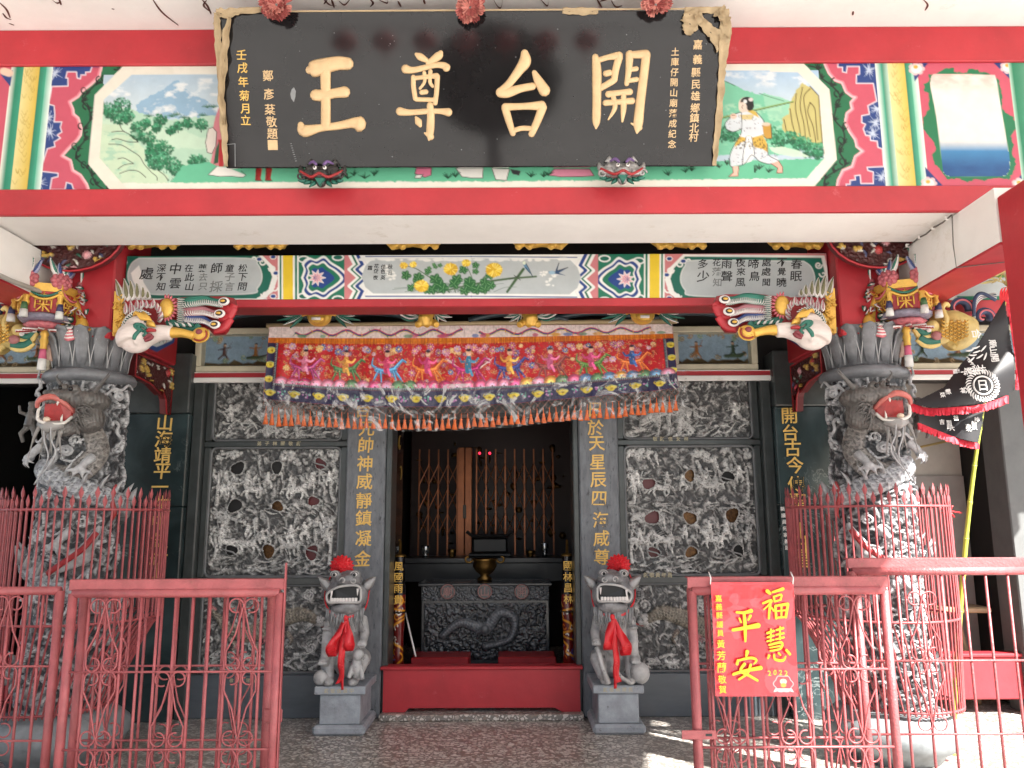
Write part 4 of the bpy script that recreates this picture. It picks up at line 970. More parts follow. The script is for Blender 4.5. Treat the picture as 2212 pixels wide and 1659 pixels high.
# ------------------------------------------------------------------ doorway, threshold, interior
th = thing('door_threshold', 'bright red wooden threshold board across the central doorway', 'threshold', (0, YW-.02, .05))
y0 = 6.80
obj('board', MB().prism([(-XD+.02,y0,.385),(-XD+.02,y0,.052),(-XD+.20,y0,.052),(-XD+.235,y0,.085),(XD-.235,y0,.085),(XD-.17,y0,.052),(XD-.02,y0,.052),(XD-.02,y0,.385)], (0,.07,0)).mesh('b', RED), th)
obj('top_cap', MB().bbox((-XD-.005,y0-.02,.385), (XD+.005,y0+.12,.412), .006).mesh('b', RED), th)
struct('doorstep', MB().bbox((-XD,6.72,.0005), (XD,7.3,.050), .008).mesh('s', TERR))
for s in (-1, 1): pass
lint = thing('door_lintel', 'dark stone door lintel hidden behind the banner', 'lintel', (0,YW,2.5))
obj('lintel_block', MB().bbox((-XD+.05,YW,2.52), (XD-.05,YW+.3,zs0), .01).mesh('l', GRAND), lint)
INT = mat('interior_black', (.008,.0075,.007), .7)  # even near-black colour for the room walls
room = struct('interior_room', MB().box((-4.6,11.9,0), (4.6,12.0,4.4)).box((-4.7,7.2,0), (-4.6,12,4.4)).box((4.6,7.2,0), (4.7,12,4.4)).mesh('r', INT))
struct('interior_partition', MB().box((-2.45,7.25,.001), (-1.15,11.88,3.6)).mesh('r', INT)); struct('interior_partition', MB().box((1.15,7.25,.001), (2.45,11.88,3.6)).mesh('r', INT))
# black door leaves folded open with faint gold painting
for s, lab in ((-1,'black door leaf folded open left inside the doorway'), (1,'black door leaf folded open right inside the doorway')):
    t = thing('door_leaf', lab, 'door', (s*.82, 7.5, 0), 'open door leaves')
    x0, x1 = sorted((s*.86, s*.90)); obj('leaf_board', MB().bbox((x0,7.22,.06), (x1,8.1,2.7), .008).mesh('d', mat('black_lacquer', (.008,.008,.009), .12)), t)
    r_ = random.Random(5+s); mb = MB()
    for k in range(7):
        c = (7.35+r_.random()*.6, .9+k*.24); q = spiral(c, .10, .02, r_.uniform(0,6), r_.uniform(5,9), 14); mb.tube([Vector((s*.858, a, b)) for a, b in q], .004, 4)
    obj('gold_line_drawing', mb.mesh('g', GOLD), t)
# folding scissor gate in copper colour
YG = 9.6
COP = mat('copper_paint', (.30,.10,.04), .35, .5, var=.3)
g = thing('folding_gate', 'copper coloured folding scissor gate closing the inner shrine', 'gate', (0, YG, .3))
gx0, gx1 = X_(905, 1080, YG), X_(1195, 1080, YG); gz1, gz0 = Z_(970, YG), 1.0
xm = X_(1004, 1080, YG); nb = 14
bars = []
for k in range(nb+1):
    x = gx0+(gx1-gx0)*k/nb
    if abs(x-xm) < .09: continue
    bars.append(x); obj('gate_bar', MB().box((x-.009,YG-.009,gz0), (x+.009,YG+.009,gz1)).mesh('b', COP), g)
for k in (-1, 1): obj('meeting_stile', MB().bbox((xm+k*.045-.042,YG-.03,gz0), (xm+k*.045+.042,YG+.03,gz1+.02), .006).mesh('b', COP), g)
dx_ = (gx1-gx0)/nb
for zc_ in (Z_(1025,YG), Z_(1078,YG), Z_(1132,YG)):
    for k in range(nb):
        x = gx0+dx_*k
        if x < xm+.06 and x+dx_ > xm-.06: continue
        for s in (1,-1):
            mb = MB(); mb.tube([(x, YG-.012*s, zc_-s*.13), (x+dx_*.25, YG-.012*s, zc_-s*.06),(x+dx_*.75, YG-.012*s, zc_+s*.06), (x+dx_, YG-.012*s, zc_+s*.13)], .0065, 5)
            obj('lattice_strap', mb.mesh('s', COP), g)
obj('lock_plate', MB().bbox((xm-.02,YG-.045,1.62),(xm+.02,YG-.03,1.78),.003).mesh('k', IRON), g)
# back altar
AT = mat('altar_wood', (.028,.028,.031), .3, var=.2)
al = thing('altar_table', 'long dark altar table behind the carved offering table', 'altar', (0, 9.1, 0))
obj('table_top', MB().bbox((-1.1,8.9,1.13), (1.1,9.45,1.19), .008).mesh('t', AT), al)
obj('apron', MB().bbox((-1.05,8.94,.93), (1.05,8.97,1.13), .005).mesh('t', AT), al)
for x in (-1.0,-.42,.42,1.0): obj('leg', MB().bbox((x-.04,8.95,0), (x+.04,9.05,.93), .006).mesh('t', AT), al)
BRASS = mat('brass', (.20,.11,.03), .4, .9, var=.4, vscale=30)
for (x, h, r, lab) in ((-.42,.09,.05,'small brass bowl on the altar table, left of the centre'), (.46,.07,.06,'small brass plate stand on the altar table, right of the centre'), (.62,.16,.045,'silver cup at the right end of the altar table'), (-.72,.13,.05,'glass jar at the left end of the altar table')):
    mm = BRASS if 'brass' in lab else mat('silver', (.5,.5,.5), .25, .9)
    mb = MB(); mb.lathe((x,9.02,1.191), [(0,0),(r*.7,0),(r*.5,h*.2),(r*.9,h*.5),(r,h*.95),(r*.9,h),(r*.8,h*.6),(0,h*.3)], 16)
    obj('offering_cup', mb.mesh('c', mm, True), None, lab, None, 'cup', 'cups on the altar table')
cb = MB(); cb.bbox((-.24,9.12,1.191),(.24,9.35,1.23),.01); cb.bbox((-.20,9.14,1.23),(.20,9.33,1.40),.02)
cb.tube([(-.27,9.2,1.47),(-.2,9.2,1.42),(.2,9.2,1.42),(.27,9.2,1.47)],.02,8)
obj('incense_chest', cb.mesh('c', DARKW), None, 'dark carved chest standing in the middle of the altar table', None, 'chest')
LED = mat('red_led', (1,.05,.1), .4, emit=((1,.02,.05), .8))
for x, lab in ((1036,'small glowing red lamp left, high behind the folding gate'), (1058,'small glowing red lamp right, high behind the folding gate')):
    mb = MB(); mb.ell(tuple(at(x, 979, 9.9)), .016, 10, 7); mb2 = MB(); p = at(x, 979, 9.9); mb2.cyl((p.x,p.y+.01,p.z-.12), .008, .11, 8)
    o = obj('altar_lamp', mb.mesh('l', LED, True), None, lab, None, 'lamp', 'red altar lamps'); obj('lamp_stem', mb2.mesh('s', BRASS), o)
# a few dim glints of gilt on the shrine behind the gate
r_ = random.Random(4); mb = MB()
shr = thing('shrine', 'dim gilded shrine behind the folding gate', 'shrine', (0, 10.6, 0))
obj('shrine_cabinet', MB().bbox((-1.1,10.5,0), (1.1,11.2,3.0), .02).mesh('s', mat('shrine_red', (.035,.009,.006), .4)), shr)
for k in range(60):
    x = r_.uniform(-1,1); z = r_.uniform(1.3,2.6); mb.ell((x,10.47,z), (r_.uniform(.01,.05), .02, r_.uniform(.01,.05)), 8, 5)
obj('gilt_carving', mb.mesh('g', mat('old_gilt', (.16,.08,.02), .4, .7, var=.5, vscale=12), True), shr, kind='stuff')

# carved offering table
YO = 7.75
xo0, xo1 = X_(903,1260,YO), X_(1193,1260,YO)
ot = thing('offering_table', 'black carved stone offering table with three round characters just inside the doorway', 'table', ((xo0+xo1)/2, YO+.25, 0))
BST = mat('black_carved_stone', (.035,.037,.042), .22, var=.4, vscale=20)
zt = Z_(1259, YO)
obj('table_top', MB().bbox((xo0,YO,zt-.03), (xo1,YO+.55,zt), .008).mesh('t', BST), ot)
obj('table_body', MB().bbox((xo0+.03,YO+.03,.05), (xo1-.03,YO+.52,zt-.03), .008).mesh('t', BST), ot)
xo = (xo0+xo1)/2
# its carved front is made with the relief tool further down
cen = MB(); pz = zt
cen.lathe((X_(1047,1250,YO+.3),YO+.3,zt+.001), [(0,0),(.07,0),(.075,.02),(.04,.05),(.09,.09),(.12,.14),(.11,.19),(.13,.21),(.12,.215),(.09,.18),(0,.15)], 22)
co_ = obj('incense_burner', cen.mesh('c', BRASS, True), None, 'brass incense burner with curled ears on the carved offering table', None, 'incense burner')
for s in (-1, 1):
    q = spiral((X_(1047,1250,YO+.3)+s*.165, zt+.215), .05, .012, math.pi if s > 0 else 0, math.pi*(1 if s > 0 else 0)+s*5.2, 14)
    mb = MB(); mb.tube([Vector((a, YO+.3, b)) for a, b in q], .011, 8); mb.tube([Vector((X_(1047,1250,YO+.3)+s*.10,YO+.3,zt+.19)), Vector((q[0][0],YO+.3,q[0][1]))], .012, 6); obj('ear_handle', mb.mesh('e', BRASS, True), co_)
for s in (-1, 1): obj('kneeling_bench', MB().bbox((xo+s*.39-.26,7.35,.05), (xo+s*.39+.26,7.68,.392), .01).mesh('k', REDP), None, 'low red kneeling bench %s of the stone table foot' % ('left' if s < 0 else 'right'), None, 'bench', 'red kneeling benches')  # dark red puts the doorway's shade into the bench colour
# tall dragon candle pillars by the door
def candle(s, lab, chs):
    x = s*.745; y = 7.18
    t = thing('dragon_candle', lab, 'candle pillar', (x, y, .05), 'painted dragon candles')
    nz, nxx = 170, 56; TH, ZZ = np.meshgrid(np.linspace(0, 2*math.pi, nxx), np.linspace(1.28, .14, nz))
    rad = .050+.006*np.sin(ZZ*9); cvv = Canvas(TH*60, (1.3-ZZ)*1000, (16,14,18), 6)
    r2 = random.Random(9+s)
    m_ = (ZZ < .95); cvv.C[m_] = lin(96,18,16)
    for k in range(26):
        q = spiral((r2.uniform(150,380), r2.uniform(380,1120)), 34, 6, r2.uniform(0,6), r2.uniform(4,8), 12); cvv.line([(a,b,8) for a,b in q], 8, r2.choice([(214,150,40),(226,120,30),(40,84,170),(230,230,220)]))
    for k in range(8): cvv.line(crv([(r2.uniform(150,400), 360+k*95, 14), (r2.uniform(150,400), 400+k*95, 20), (r2.uniform(150,400), 450+k*95, 10)], 5), 14, (206,140,36))
    P = np.stack([x+rad*np.cos(TH), y+rad*np.sin(TH), ZZ], -1)
    obj('painted_shaft', grid('painted_shaft', P, mat('lacquer_paint', None, .15, vcol=True), cvv.C), t)
    mb = MB(); mb.lathe((x,y,.052), [(0,0),(.07,0),(.07,.02),(.03,.05),(.052,.09),(0,.095)], 18); obj('foot', mb.mesh('f', BRASS, True), t)
    mb = MB(); mb.lathe((x,y,1.28), [(0,-.001),(.062,0),(.05,.02),(.014,.03),(.012,.14),(0,.15)], 14); obj('spike', mb.mesh('f', BRASS, True), t)
    for zz in (.28, .80): mb = MB(); mb.lathe((x,y,zz), [(.066,0),(.072,.006),(.066,.012)], 24); obj('iron_ring', mb.mesh('r', IRON, True), t)
    for k, ch in enumerate(chs):
        p = Vector((x, y-.066, 1.20-.095*k)); obj('character', char_mesh(ch, .085, .003, GOLD, 'r', pos=p), t)
candle(-1, 'painted gold dragon candle pillar left inside the doorway', "風國明貞" if False else "風國雨貴")
candle(1, 'painted gold dragon candle pillar right inside the doorway', "國林昌林")
mb = MB(); mb.tube([at(873,1312,7.35), at(898,1418,7.05)], .008, 8); obj('mop_handle', mb.mesh('h', WHITEP, True), None, 'thin pale stick leaning beside the left candle pillar', None, 'stick')

# side bays: pilaster, threshold board, notice boards, tube lamp
GP = mat('grey_pilaster_stone', (.12,.125,.125), .6, var=.15)
for s, lab in ((1,'red threshold board of the right side door, partly in the sun'), (-1,'red threshold board of the left side door')):
    x0, x1 = sorted((s*3.2, s*4.5)); obj('side_threshold', MB().bbox((x0,6.86,.12), (x1,6.94,.46), .008).bbox((x0,6.84,.46), (x1,6.99,.485), .004).mesh('t', RED), None, lab, None, 'threshold', 'side door thresholds')
    xa, xb = sorted((s*4.5, s*4.9)); t = thing('side_pilaster', 'grey stone pilaster closing the %s side bay' % ('right' if s > 0 else 'left'), 'pilaster', (s*4.6,6.9,0), 'grey side pilasters')
    obj('shaft', MB().bbox((xa,6.8,0), (xb,7.1,zs0+.06), .01).mesh('p', GP), t)
    struct('side_wall', MB().box((min(s*4.9,s*6.4),6.82,0), (max(s*4.9,s*6.4),7.1,zs0)).mesh('w', GP))
nb_ = thing('notice_board', 'dark signboard with pale committee characters on the wall inside the right bay', 'sign', (3.9, 8.55, 1.7))
p0, p1 = at(*i2(1950,1215), 7.56), at(*i2(2115,1420), 7.56)
obj('board', MB().bbox((p0.x,7.56,p1.z), (p1.x,7.59,p0.z), .01).mesh('b', mat('board_black', (.012,.012,.013), .4)), nb_)
for k, ch in enumerate("會員委"): put(ch, *i2(1992+k*44,1318), 19, 7.56, mat('worn_gold'), nb_, .002, key='r')
p0, p1 = at(*i2(1965,1430), 7.56), at(*i2(2120,1700), 7.56)
nb2 = obj('notice_board', MB().bbox((p0.x,7.56,p1.z), (p1.x,7.59,p0.z), .01).mesh('b', MATS['board_black']), None, 'dark framed board under the signboard inside the right bay', None, 'sign')
mb = MB(); p = at(*i2(2060,1510), 7.55); mb.prism([p+Vector((.05*math.sin(a), 0, .08*math.cos(a))) for a in [k*math.pi/6 for k in range(12)]], (0,-.004,0)); obj('pale_emblem', mb.mesh('e', MATS['worn_gold']), nb2)
struct('side_room_wall', MB().box((2.46,7.60,0), (4.59,7.72,2.0)).mesh('w', mat('interior_grey', (.34,.32,.30), .8)))
struct('side_room_wall', MB().box((2.46,7.62,2.0), (4.59,7.72,4.3)).mesh('w', mat('interior_pale', (.45,.42,.37), .8)))
mb = MB(); mb.tube([at(*i2(1530,1240), 7.5), at(*i2(2120,1110), 7.5)], .012, 6)
obj('cornice_strip', mb.mesh('c', mat('ochre_strip', (.30,.22,.08), .6)), None, 'thin ochre moulding along the wall inside the right bay', None, 'moulding')
mb = MB(); mb.tube([(-4.4,8.2,2.02+.02), (-3.15,8.0,1.98+.02)], .016, 10)
ft = obj('tube_lamp', mb.mesh('l', mat('cyan_tube', (.25,.65,.62), .3), True), None, 'unlit greenish fluorescent tube in the dark left bay', None, 'lamp')
obj('tube_cap', MB().bbox((-3.15,7.98,1.975), (-3.09,8.02,2.025), .005).mesh('c', IRON), ft)
bn = thing('wooden_bench', 'pale bench with curved legs in the dark right bay', 'bench', (4.0,7.5,0))
BW = mat('pale_wood', (.38,.26,.15), .5, var=.2)
obj('seat', MB().bbox((3.55,7.12,.78), (4.45,7.45,.83), .012).mesh('s', BW), bn)
for x in (3.75, 4.3):
    mb = MB(); mb.tube(crv([(x-.1,7.25,.78),(x-.06,7.25,.5),(x,7.25,.25),(x+.02,7.25,.0)], 5), .03, 8); obj('leg', mb.mesh('l', BW, True), bn)
# ------------------------------------------------------------------ carved relief tool (millimetres, y down)
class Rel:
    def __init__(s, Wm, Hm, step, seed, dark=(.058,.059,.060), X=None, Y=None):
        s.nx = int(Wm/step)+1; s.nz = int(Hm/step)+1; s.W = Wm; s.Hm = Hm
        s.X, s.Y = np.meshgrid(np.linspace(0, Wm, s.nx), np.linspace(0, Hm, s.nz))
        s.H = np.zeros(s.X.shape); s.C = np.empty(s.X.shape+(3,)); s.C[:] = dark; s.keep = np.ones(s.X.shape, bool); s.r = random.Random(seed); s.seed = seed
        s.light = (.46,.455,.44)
    def win(s, pts, m):
        x0 = min(p[0] for p in pts)-m; x1 = max(p[0] for p in pts)+m; y0 = min(p[1] for p in pts)-m; y1 = max(p[1] for p in pts)+m
        k = (s.nx-1)/s.W; kz = (s.nz-1)/s.Hm
        a, b = max(0, int(x0*k)), min(s.nx, int(x1*k)+2); c, d = max(0, int(y0*kz)), min(s.nz, int(y1*kz)+2)
        return (slice(c, d), slice(a, b)) if a < b and c < d else None
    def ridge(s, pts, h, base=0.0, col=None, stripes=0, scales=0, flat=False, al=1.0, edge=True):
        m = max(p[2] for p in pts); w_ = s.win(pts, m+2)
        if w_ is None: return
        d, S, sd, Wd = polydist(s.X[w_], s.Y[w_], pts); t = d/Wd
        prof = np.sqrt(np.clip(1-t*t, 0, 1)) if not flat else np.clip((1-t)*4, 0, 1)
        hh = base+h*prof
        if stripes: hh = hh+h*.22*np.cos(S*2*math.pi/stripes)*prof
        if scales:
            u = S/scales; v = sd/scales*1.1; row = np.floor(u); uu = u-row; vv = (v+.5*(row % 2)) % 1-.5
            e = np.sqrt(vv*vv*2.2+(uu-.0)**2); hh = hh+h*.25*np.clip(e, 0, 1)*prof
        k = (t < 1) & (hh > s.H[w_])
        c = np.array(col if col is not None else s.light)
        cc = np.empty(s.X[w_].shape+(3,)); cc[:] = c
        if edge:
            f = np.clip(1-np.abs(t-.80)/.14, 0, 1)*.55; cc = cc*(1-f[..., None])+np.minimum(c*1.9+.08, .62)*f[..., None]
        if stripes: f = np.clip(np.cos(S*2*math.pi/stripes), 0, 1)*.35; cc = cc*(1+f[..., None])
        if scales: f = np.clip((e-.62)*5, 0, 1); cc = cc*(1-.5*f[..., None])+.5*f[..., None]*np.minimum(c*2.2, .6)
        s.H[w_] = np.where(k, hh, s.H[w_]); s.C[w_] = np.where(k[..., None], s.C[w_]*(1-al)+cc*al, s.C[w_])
    def ball(s, x, y, r, h, base=0.0, col=None): s.ridge([(x,y,r),(x+.1,y,r)], h, base, col)
    def pine(s, x, y, r, n, br=16, h=16, base=14, col=None):
        for k in range(n):
            a = s.r.uniform(0, 6.28); q = r*math.sqrt(s.r.random()); s.ball(x+q*math.cos(a), y+q*.62*math.sin(a), br*s.r.uniform(.7,1.15), h, base+s.r.uniform(-4,4), col)
    def flow(s, x0, y0, x1, y1, n, w_, h, base, amp, bend=0, col=None, ang=0):
        for k in range(n):
            xa = s.r.uniform(x0, x1); ya = s.r.uniform(y0, y1); L_ = s.r.uniform(60, 170); a = ang+s.r.uniform(-.5, .5)
            q = [(xa+L_*t*math.cos(a)-amp*math.sin(a)*math.sin(t*4+k), ya+L_*t*math.sin(a)+amp*math.cos(a)*math.sin(t*4+k)+bend*t*t, w_*(1-.75*t)) for t in (0,.2,.4,.6,.8,1)]
            g = s.r.uniform(.55, 1.25); s.ridge(crv(q, 3), h, base+s.r.uniform(-3,3), tuple(g*c for c in (col or s.light)))
    def figure(s, x, y, k=1.0, base=16, flip=1):
        r = s.r; f = flip; g = r.uniform(.85, 1.3); c = tuple(g*q for q in s.light)
        s.ridge([(x,y-10*k,15*k),(x+2*f,y+28*k,20*k)], 17, base, c, stripes=9)
        for sx in (-1, 1): s.ridge(crv([(x+sx*6*k,y+24*k,12*k),(x+sx*(14+r.uniform(0,12))*k,y+48*k,9*k),(x+sx*(10+r.uniform(0,14))*k,y+72*k,6*k)], 3), 15, base-2, c, stripes=8)
        for sx in (-1, 1): s.ridge(crv([(x+sx*10*k,y-8*k,8*k),(x+sx*(28+r.uniform(-4,8))*k,y+r.uniform(-22,22)*k,6*k),(x+sx*(40+r.uniform(-8,8))*k,y+r.uniform(-34,14)*k,5*k)], 3), 15, base, c)
        s.ball(x, y-30*k, 11*k, 18, base+2, tuple(1.25*q for q in c)); s.ball(x, y-41*k, 8*k, 12, base, (.10,.10,.10))
        if r.random() < .7: a = r.uniform(-1,1); s.ridge([(x-60*k*math.cos(a),y-50*k*math.sin(a),3*k),(x+60*k*math.cos(a),y+50*k*math.sin(a),3*k)], 8, base+12, c)
    def horse(s, x, y, k=1.0, base=14, f=1):
        g = s.r.uniform(.9,1.4); c = tuple(g*q for q in s.light); B = lambda q, **kw: s.ridge(crv([(x+f*a*k, y+b*k, w_*k) for a,b,w_ in q], 3), 18, base, c, **kw)
        B([(-48,2,22),(-10,8,20),(34,0,22)]); B([(36,-6,16),(56,-30,12),(66,-46,10)]); B([(64,-50,10),(86,-38,7)]); B([(-48,12,12),(-58,40,8),(-44,64,5)]); B([(-36,14,10),(-28,44,7),(-40,66,5)])
        B([(34,12,11),(46,40,7),(36,62,5)]); B([(40,8,10),(66,26,7),(80,48,5)]); B([(-66,-2,8),(-90,6,6),(-100,30,4)]); s.flow(x+f*30*k, y-50*k, x+f*60*k, y-10*k, 6, 5*k, 8, base+8, 4)
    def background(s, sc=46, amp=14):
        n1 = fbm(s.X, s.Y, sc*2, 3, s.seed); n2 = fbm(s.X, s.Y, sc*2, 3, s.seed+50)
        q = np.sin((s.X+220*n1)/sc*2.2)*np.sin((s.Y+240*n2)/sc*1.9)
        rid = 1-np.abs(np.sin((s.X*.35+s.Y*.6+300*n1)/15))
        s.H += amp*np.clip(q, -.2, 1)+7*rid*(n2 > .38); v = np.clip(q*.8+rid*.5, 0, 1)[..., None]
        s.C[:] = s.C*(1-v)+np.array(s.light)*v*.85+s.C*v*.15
    def hole(s, x, y, r):
        th = np.arctan2(s.Y-y, s.X-x); d = np.hypot(s.X-x, s.Y-y)*(1+.13*np.sin(2*th+x)+.09*np.sin(3*th+y)); m_ = (d < r*1.35) & (d > r); s.H = np.where(m_, np.maximum(s.H*.5, 16+14*np.sqrt(np.clip(1-((d-r*1.17)/(r*.18))**2, 0, 1))), s.H); s.C[m_] = s.C[m_]*.4+np.array(s.light)*.6
        s.keep &= d > r
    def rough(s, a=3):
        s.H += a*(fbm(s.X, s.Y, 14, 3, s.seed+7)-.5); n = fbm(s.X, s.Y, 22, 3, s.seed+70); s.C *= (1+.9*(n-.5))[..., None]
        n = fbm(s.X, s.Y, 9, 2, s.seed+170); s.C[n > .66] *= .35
    def fade(s, m=14, r=0):
        e = np.minimum(np.minimum(s.X, s.W-s.X), np.minimum(s.Y, s.Hm-s.Y)); s.H *= np.clip(e/m, 0, 1)
    def mesh(s, name, x0, ztop, yface, mt, keep=None):
        P = np.stack([x0+s.X/1000, yface-s.H/1000, ztop-s.Y/1000], -1); return grid(name, P, mt, s.C, s.keep if not s.keep.all() else None)

RECESS = YW+.055
zA1, zA0 = 2.84, 2.29; zB1, zB0 = 2.235, 1.125; zC1, zC0 = 1.065, .345
HRED = mat('hole_red', (.11,.010,.012), .4); HGOLD = mat('hole_gold', (.10,.045,.012), .3, .6, var=.8, vscale=40); HBLK = mat('hole_black', (.008,.007,.007), .6)
def wpanel(s, kind, seed, label):
    x0, x1 = sorted((s*XPO, s*XW)); x0 += .062; x1 -= .062
    zt, zb = {'top': (zA1, zA0), 'mid': (zB1, zB0), 'low': (zC1, zC0)}[kind]
    zt -= .004; zb += .006
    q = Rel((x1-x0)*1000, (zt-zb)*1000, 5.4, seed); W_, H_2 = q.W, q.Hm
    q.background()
    t = thing('wall_relief', label, 'relief panel', ((x0+x1)/2, YW, zb), 'carved stone wall panels')
    if kind == 'mid':
        hs = [(.20,.18),(.52,.15),(.84,.13),(.195,.45),(.51,.44),(.815,.42),(.175,.80),(.48,.81),(.80,.80)]
        if s > 0: hs = [(.20,.30),(.50,.24),(.80,.26),(.21,.56),(.51,.57),(.83,.56),(.20,.82),(.50,.81),(.83,.83)]
        q.flow(0, H_2*.44, W_, H_2*.52, 46, 10, 10, 14, 7, 10, ang=.25); q.flow(0, H_2*.86, W_, H_2*.98, 40, 11, 11, 14, 8, -10, ang=-.1)
        q.flow(0, H_2*.05, W_, H_2*.3, 26, 16, 12, 6, 6, 30, ang=1.3); q.flow(0, H_2*.5, W_, H_2*.75, 26, 15, 12, 6, 6, 30, ang=1.2)
        for (a, b, n) in ((.08,.06,16),(.17,.05,14),(.58,.06,22),(.80,.04,18),(.95,.06,16),(.05,.2,9),(.10,.56,14),(.24,.56,14),(.80,.58,20),(.93,.58,16),(.04,.64,8),(.68,.1,10)): q.pine(a*W_, b*H_2, 66, n, q.r.uniform(14,22))
        for (a, b) in ((.06,.34),(.94,.32),(.05,.8),(.95,.8)): q.ridge(crv([(a*W_,(b-.15)*H_2,12),(a*W_+q.r.uniform(-25,25),b*H_2,14),(a*W_+q.r.uniform(-20,20),(b+.1)*H_2,18)], 4), 16, 12, stripes=11)
        for row, y in ((0,.27),(1,.70)):
            for k, a in enumerate((.30,.64,.12)): q.horse((a+q.r.uniform(-.03,.03))*W_, (y+.04+q.r.uniform(-.02,.03))*H_2, q.r.uniform(1.15,1.45), f=q.r.choice((-1,1)))
            for k, a in enumerate((.12,.31,.44,.62,.75,.90)): q.figure((a+q.r.uniform(-.03,.03))*W_, (y-.05+q.r.uniform(-.03,.06))*H_2, q.r.uniform(1.0,1.4), 20, q.r.choice((-1,1)))
        for i, (a, b) in enumerate(hs):
            x, y, r = (a+q.r.uniform(-.02,.02))*W_, (b+q.r.uniform(-.02,.02))*H_2, W_*.044*q.r.uniform(.75,1.15); q.hole(x, y, r)
            mm = [HBLK,HBLK,HRED,HBLK,HGOLD,HRED,HBLK,HGOLD,HRED][i] if s < 0 else [HRED,HGOLD,HBLK,HRED,HGOLD,HGOLD,HRED,HGOLD,HBLK][i]
            mb = MB(); cx, cz = x0+x/1000, zt-y/1000; mb.prism([(cx+1.5*r/1000*math.cos(k*math.pi/8), RECESS+.012, cz+1.5*r/1000*math.sin(k*math.pi/8)) for k in range(16)], (0,.01,0)); obj('hole_backing', mb.mesh('h', mm), t)
        for i in (2, 6, 8): x, y = hs[i][0]*W_, hs[i][1]*H_2; mb = MB(); mb.tube([Vector((x0+(x+a)/1000, RECESS-.03, zt-(y+b)/1000)) for a, b in ((-75,-20),(-20,0),(30,12),(80,50))], [.005,.007,.008,.005], 6); obj('branch', mb.mesh('b', mat('branch_stone', (.25,.25,.25), .5), True), t)
    elif kind == 'top':
        q.flow(0, H_2*.75, W_, H_2*.98, 40, 11, 12, 10, 9, -10, ang=-.2); q.flow(0, H_2*.4, W_, H_2*.7, 30, 12, 9, 4, 12, 0, ang=.5)
        for k in range(9): q.pine((k+.4)*W_/9, H_2*q.r.uniform(.05,.14), 50, 13, q.r.uniform(9,14))
        x = W_*(.62 if s < 0 else .30); f = 1 if s > 0 else -1
        q.ridge(crv([(x-f*70,H_2*.62,46),(x,H_2*.52,62),(x+f*110,H_2*.50,66),(x+f*220,H_2*.56,54)], 5), 30, 8, tuple(.8*c for c in q.light), stripes=0); q.ridge(crv([(x-f*60,H_2*.62,40),(x-f*110,H_2*.62,34),(x-f*150,H_2*.70,20)], 4), 30, 14); q.ridge(crv([(x-f*120,H_2*.66,8),(x-f*190,H_2*.70,7),(x-f*170,H_2*.85,5)], 4), 12, 30)
        for a in (-30,60,150,230): q.ridge(crv([(x+f*a,H_2*.6,24),(x+f*(a+8),H_2*.76,16),(x+f*(a-4),H_2*.92,15)], 3), 24, 10)
        for k in range(9): q.ridge([(x+f*170,H_2*.62,3),(x+f*(130+k*20),H_2*.86,7)], 10, 26)
        q.figure(W_*(.12 if s < 0 else .88), H_2*.5, 1.3, 12)
    else:
        q.flow(0, H_2*.80, W_, H_2*.98, 30, 13, 12, 10, 14, -16)
        for k in range(34):
            x, y = q.r.uniform(0, W_), q.r.uniform(0, H_2); sp = spiral((x,y), 52, 8, q.r.uniform(0,6), q.r.choice((-1,1))*7, 16); q.ridge([(a,b,8) for a,b in sp], 12, 6)
        f = s
        bp = crv([(W_/2-f*W_*.36,H_2*.42,34),(W_/2-f*W_*.24,H_2*.34,58),(W_/2-f*W_*.05,H_2*.42,74),(W_/2+f*W_*.14,H_2*.56,70),(W_/2+f*W_*.30,H_2*.50,44),(W_/2+f*W_*.42,H_2*.30,24)], 6)
        q.ridge(bp, 44, 10, (.17,.15,.12), scales=26)
        for i in range(2, len(bp)-2, 2): x, y, w_ = bp[i]; q.ridge([(x,y-w_*.8,13),(x+f*12,y-w_*1.5,2)], 20, 18, (.36,.34,.30))
        hx, hy = W_/2-f*W_*.38, H_2*.42; q.ball(hx, hy, 50, 46, 14); q.ball(hx-f*34, hy+18, 30, 40, 14); q.ridge([(hx-f*20,hy+44,10),(hx-f*74,hy+30,8)], 20, 20, (.34,.06,.06)); q.ball(hx-f*14, hy-16, 11, 14, 44, (.4,.4,.38))
        for k in range(16): a = q.r.uniform(-1.2,1.4); q.ridge(crv([(hx+f*24,hy,8),(hx+f*(60+30*math.cos(a)),hy+60*math.sin(a),6),(hx+f*(100+30*math.cos(a)),hy+100*math.sin(a),3)], 3), 12, 18)
        for (a, b) in ((-.14,.60),(.10,.72),(.28,.66)):
            X0, Y0 = W_/2+f*W_*a, H_2*b; q.ridge(crv([(X0,Y0-30,22),(X0-f*40,Y0+20,14),(X0-f*20,Y0+64,10)], 3), 30, 12, (.20,.17,.14), scales=18)
            for j in range(4): q.ridge([(X0-f*20,Y0+62,7),(X0-f*(50-j*22),Y0+92,2.5)], 14, 18)
        for (a, b) in ((.0,.62),(.22,.7),(.4,.28)): X0, Y0 = W_/2+f*W_*a, H_2*b; [q.ridge([(X0,Y0,6),(X0+f*70*math.cos(j*.35-.7),Y0+70*math.sin(j*.35-.7),3)], 10, 26, (.42,.16,.17)) for j in range(5)]
        dx_ = W_/2-f*W_*.36; dy = H_2*.12; 
        dx_ = W_*.92 if s < 0 else W_*.08; q.ball(dx_, dy, 46, 10, 20); q.ridge([(dx_,dy,40),(dx_+.1,dy,40)], 6, 28, flat=True, col=(.2,.2,.2), edge=False)
        p = Vector((x0+dx_/1000, RECESS-.040, zt-dy/1000)); obj('character', char_mesh('日' if s > 0 else '月', .055, .004, BLACK, 'r', pos=p), t)
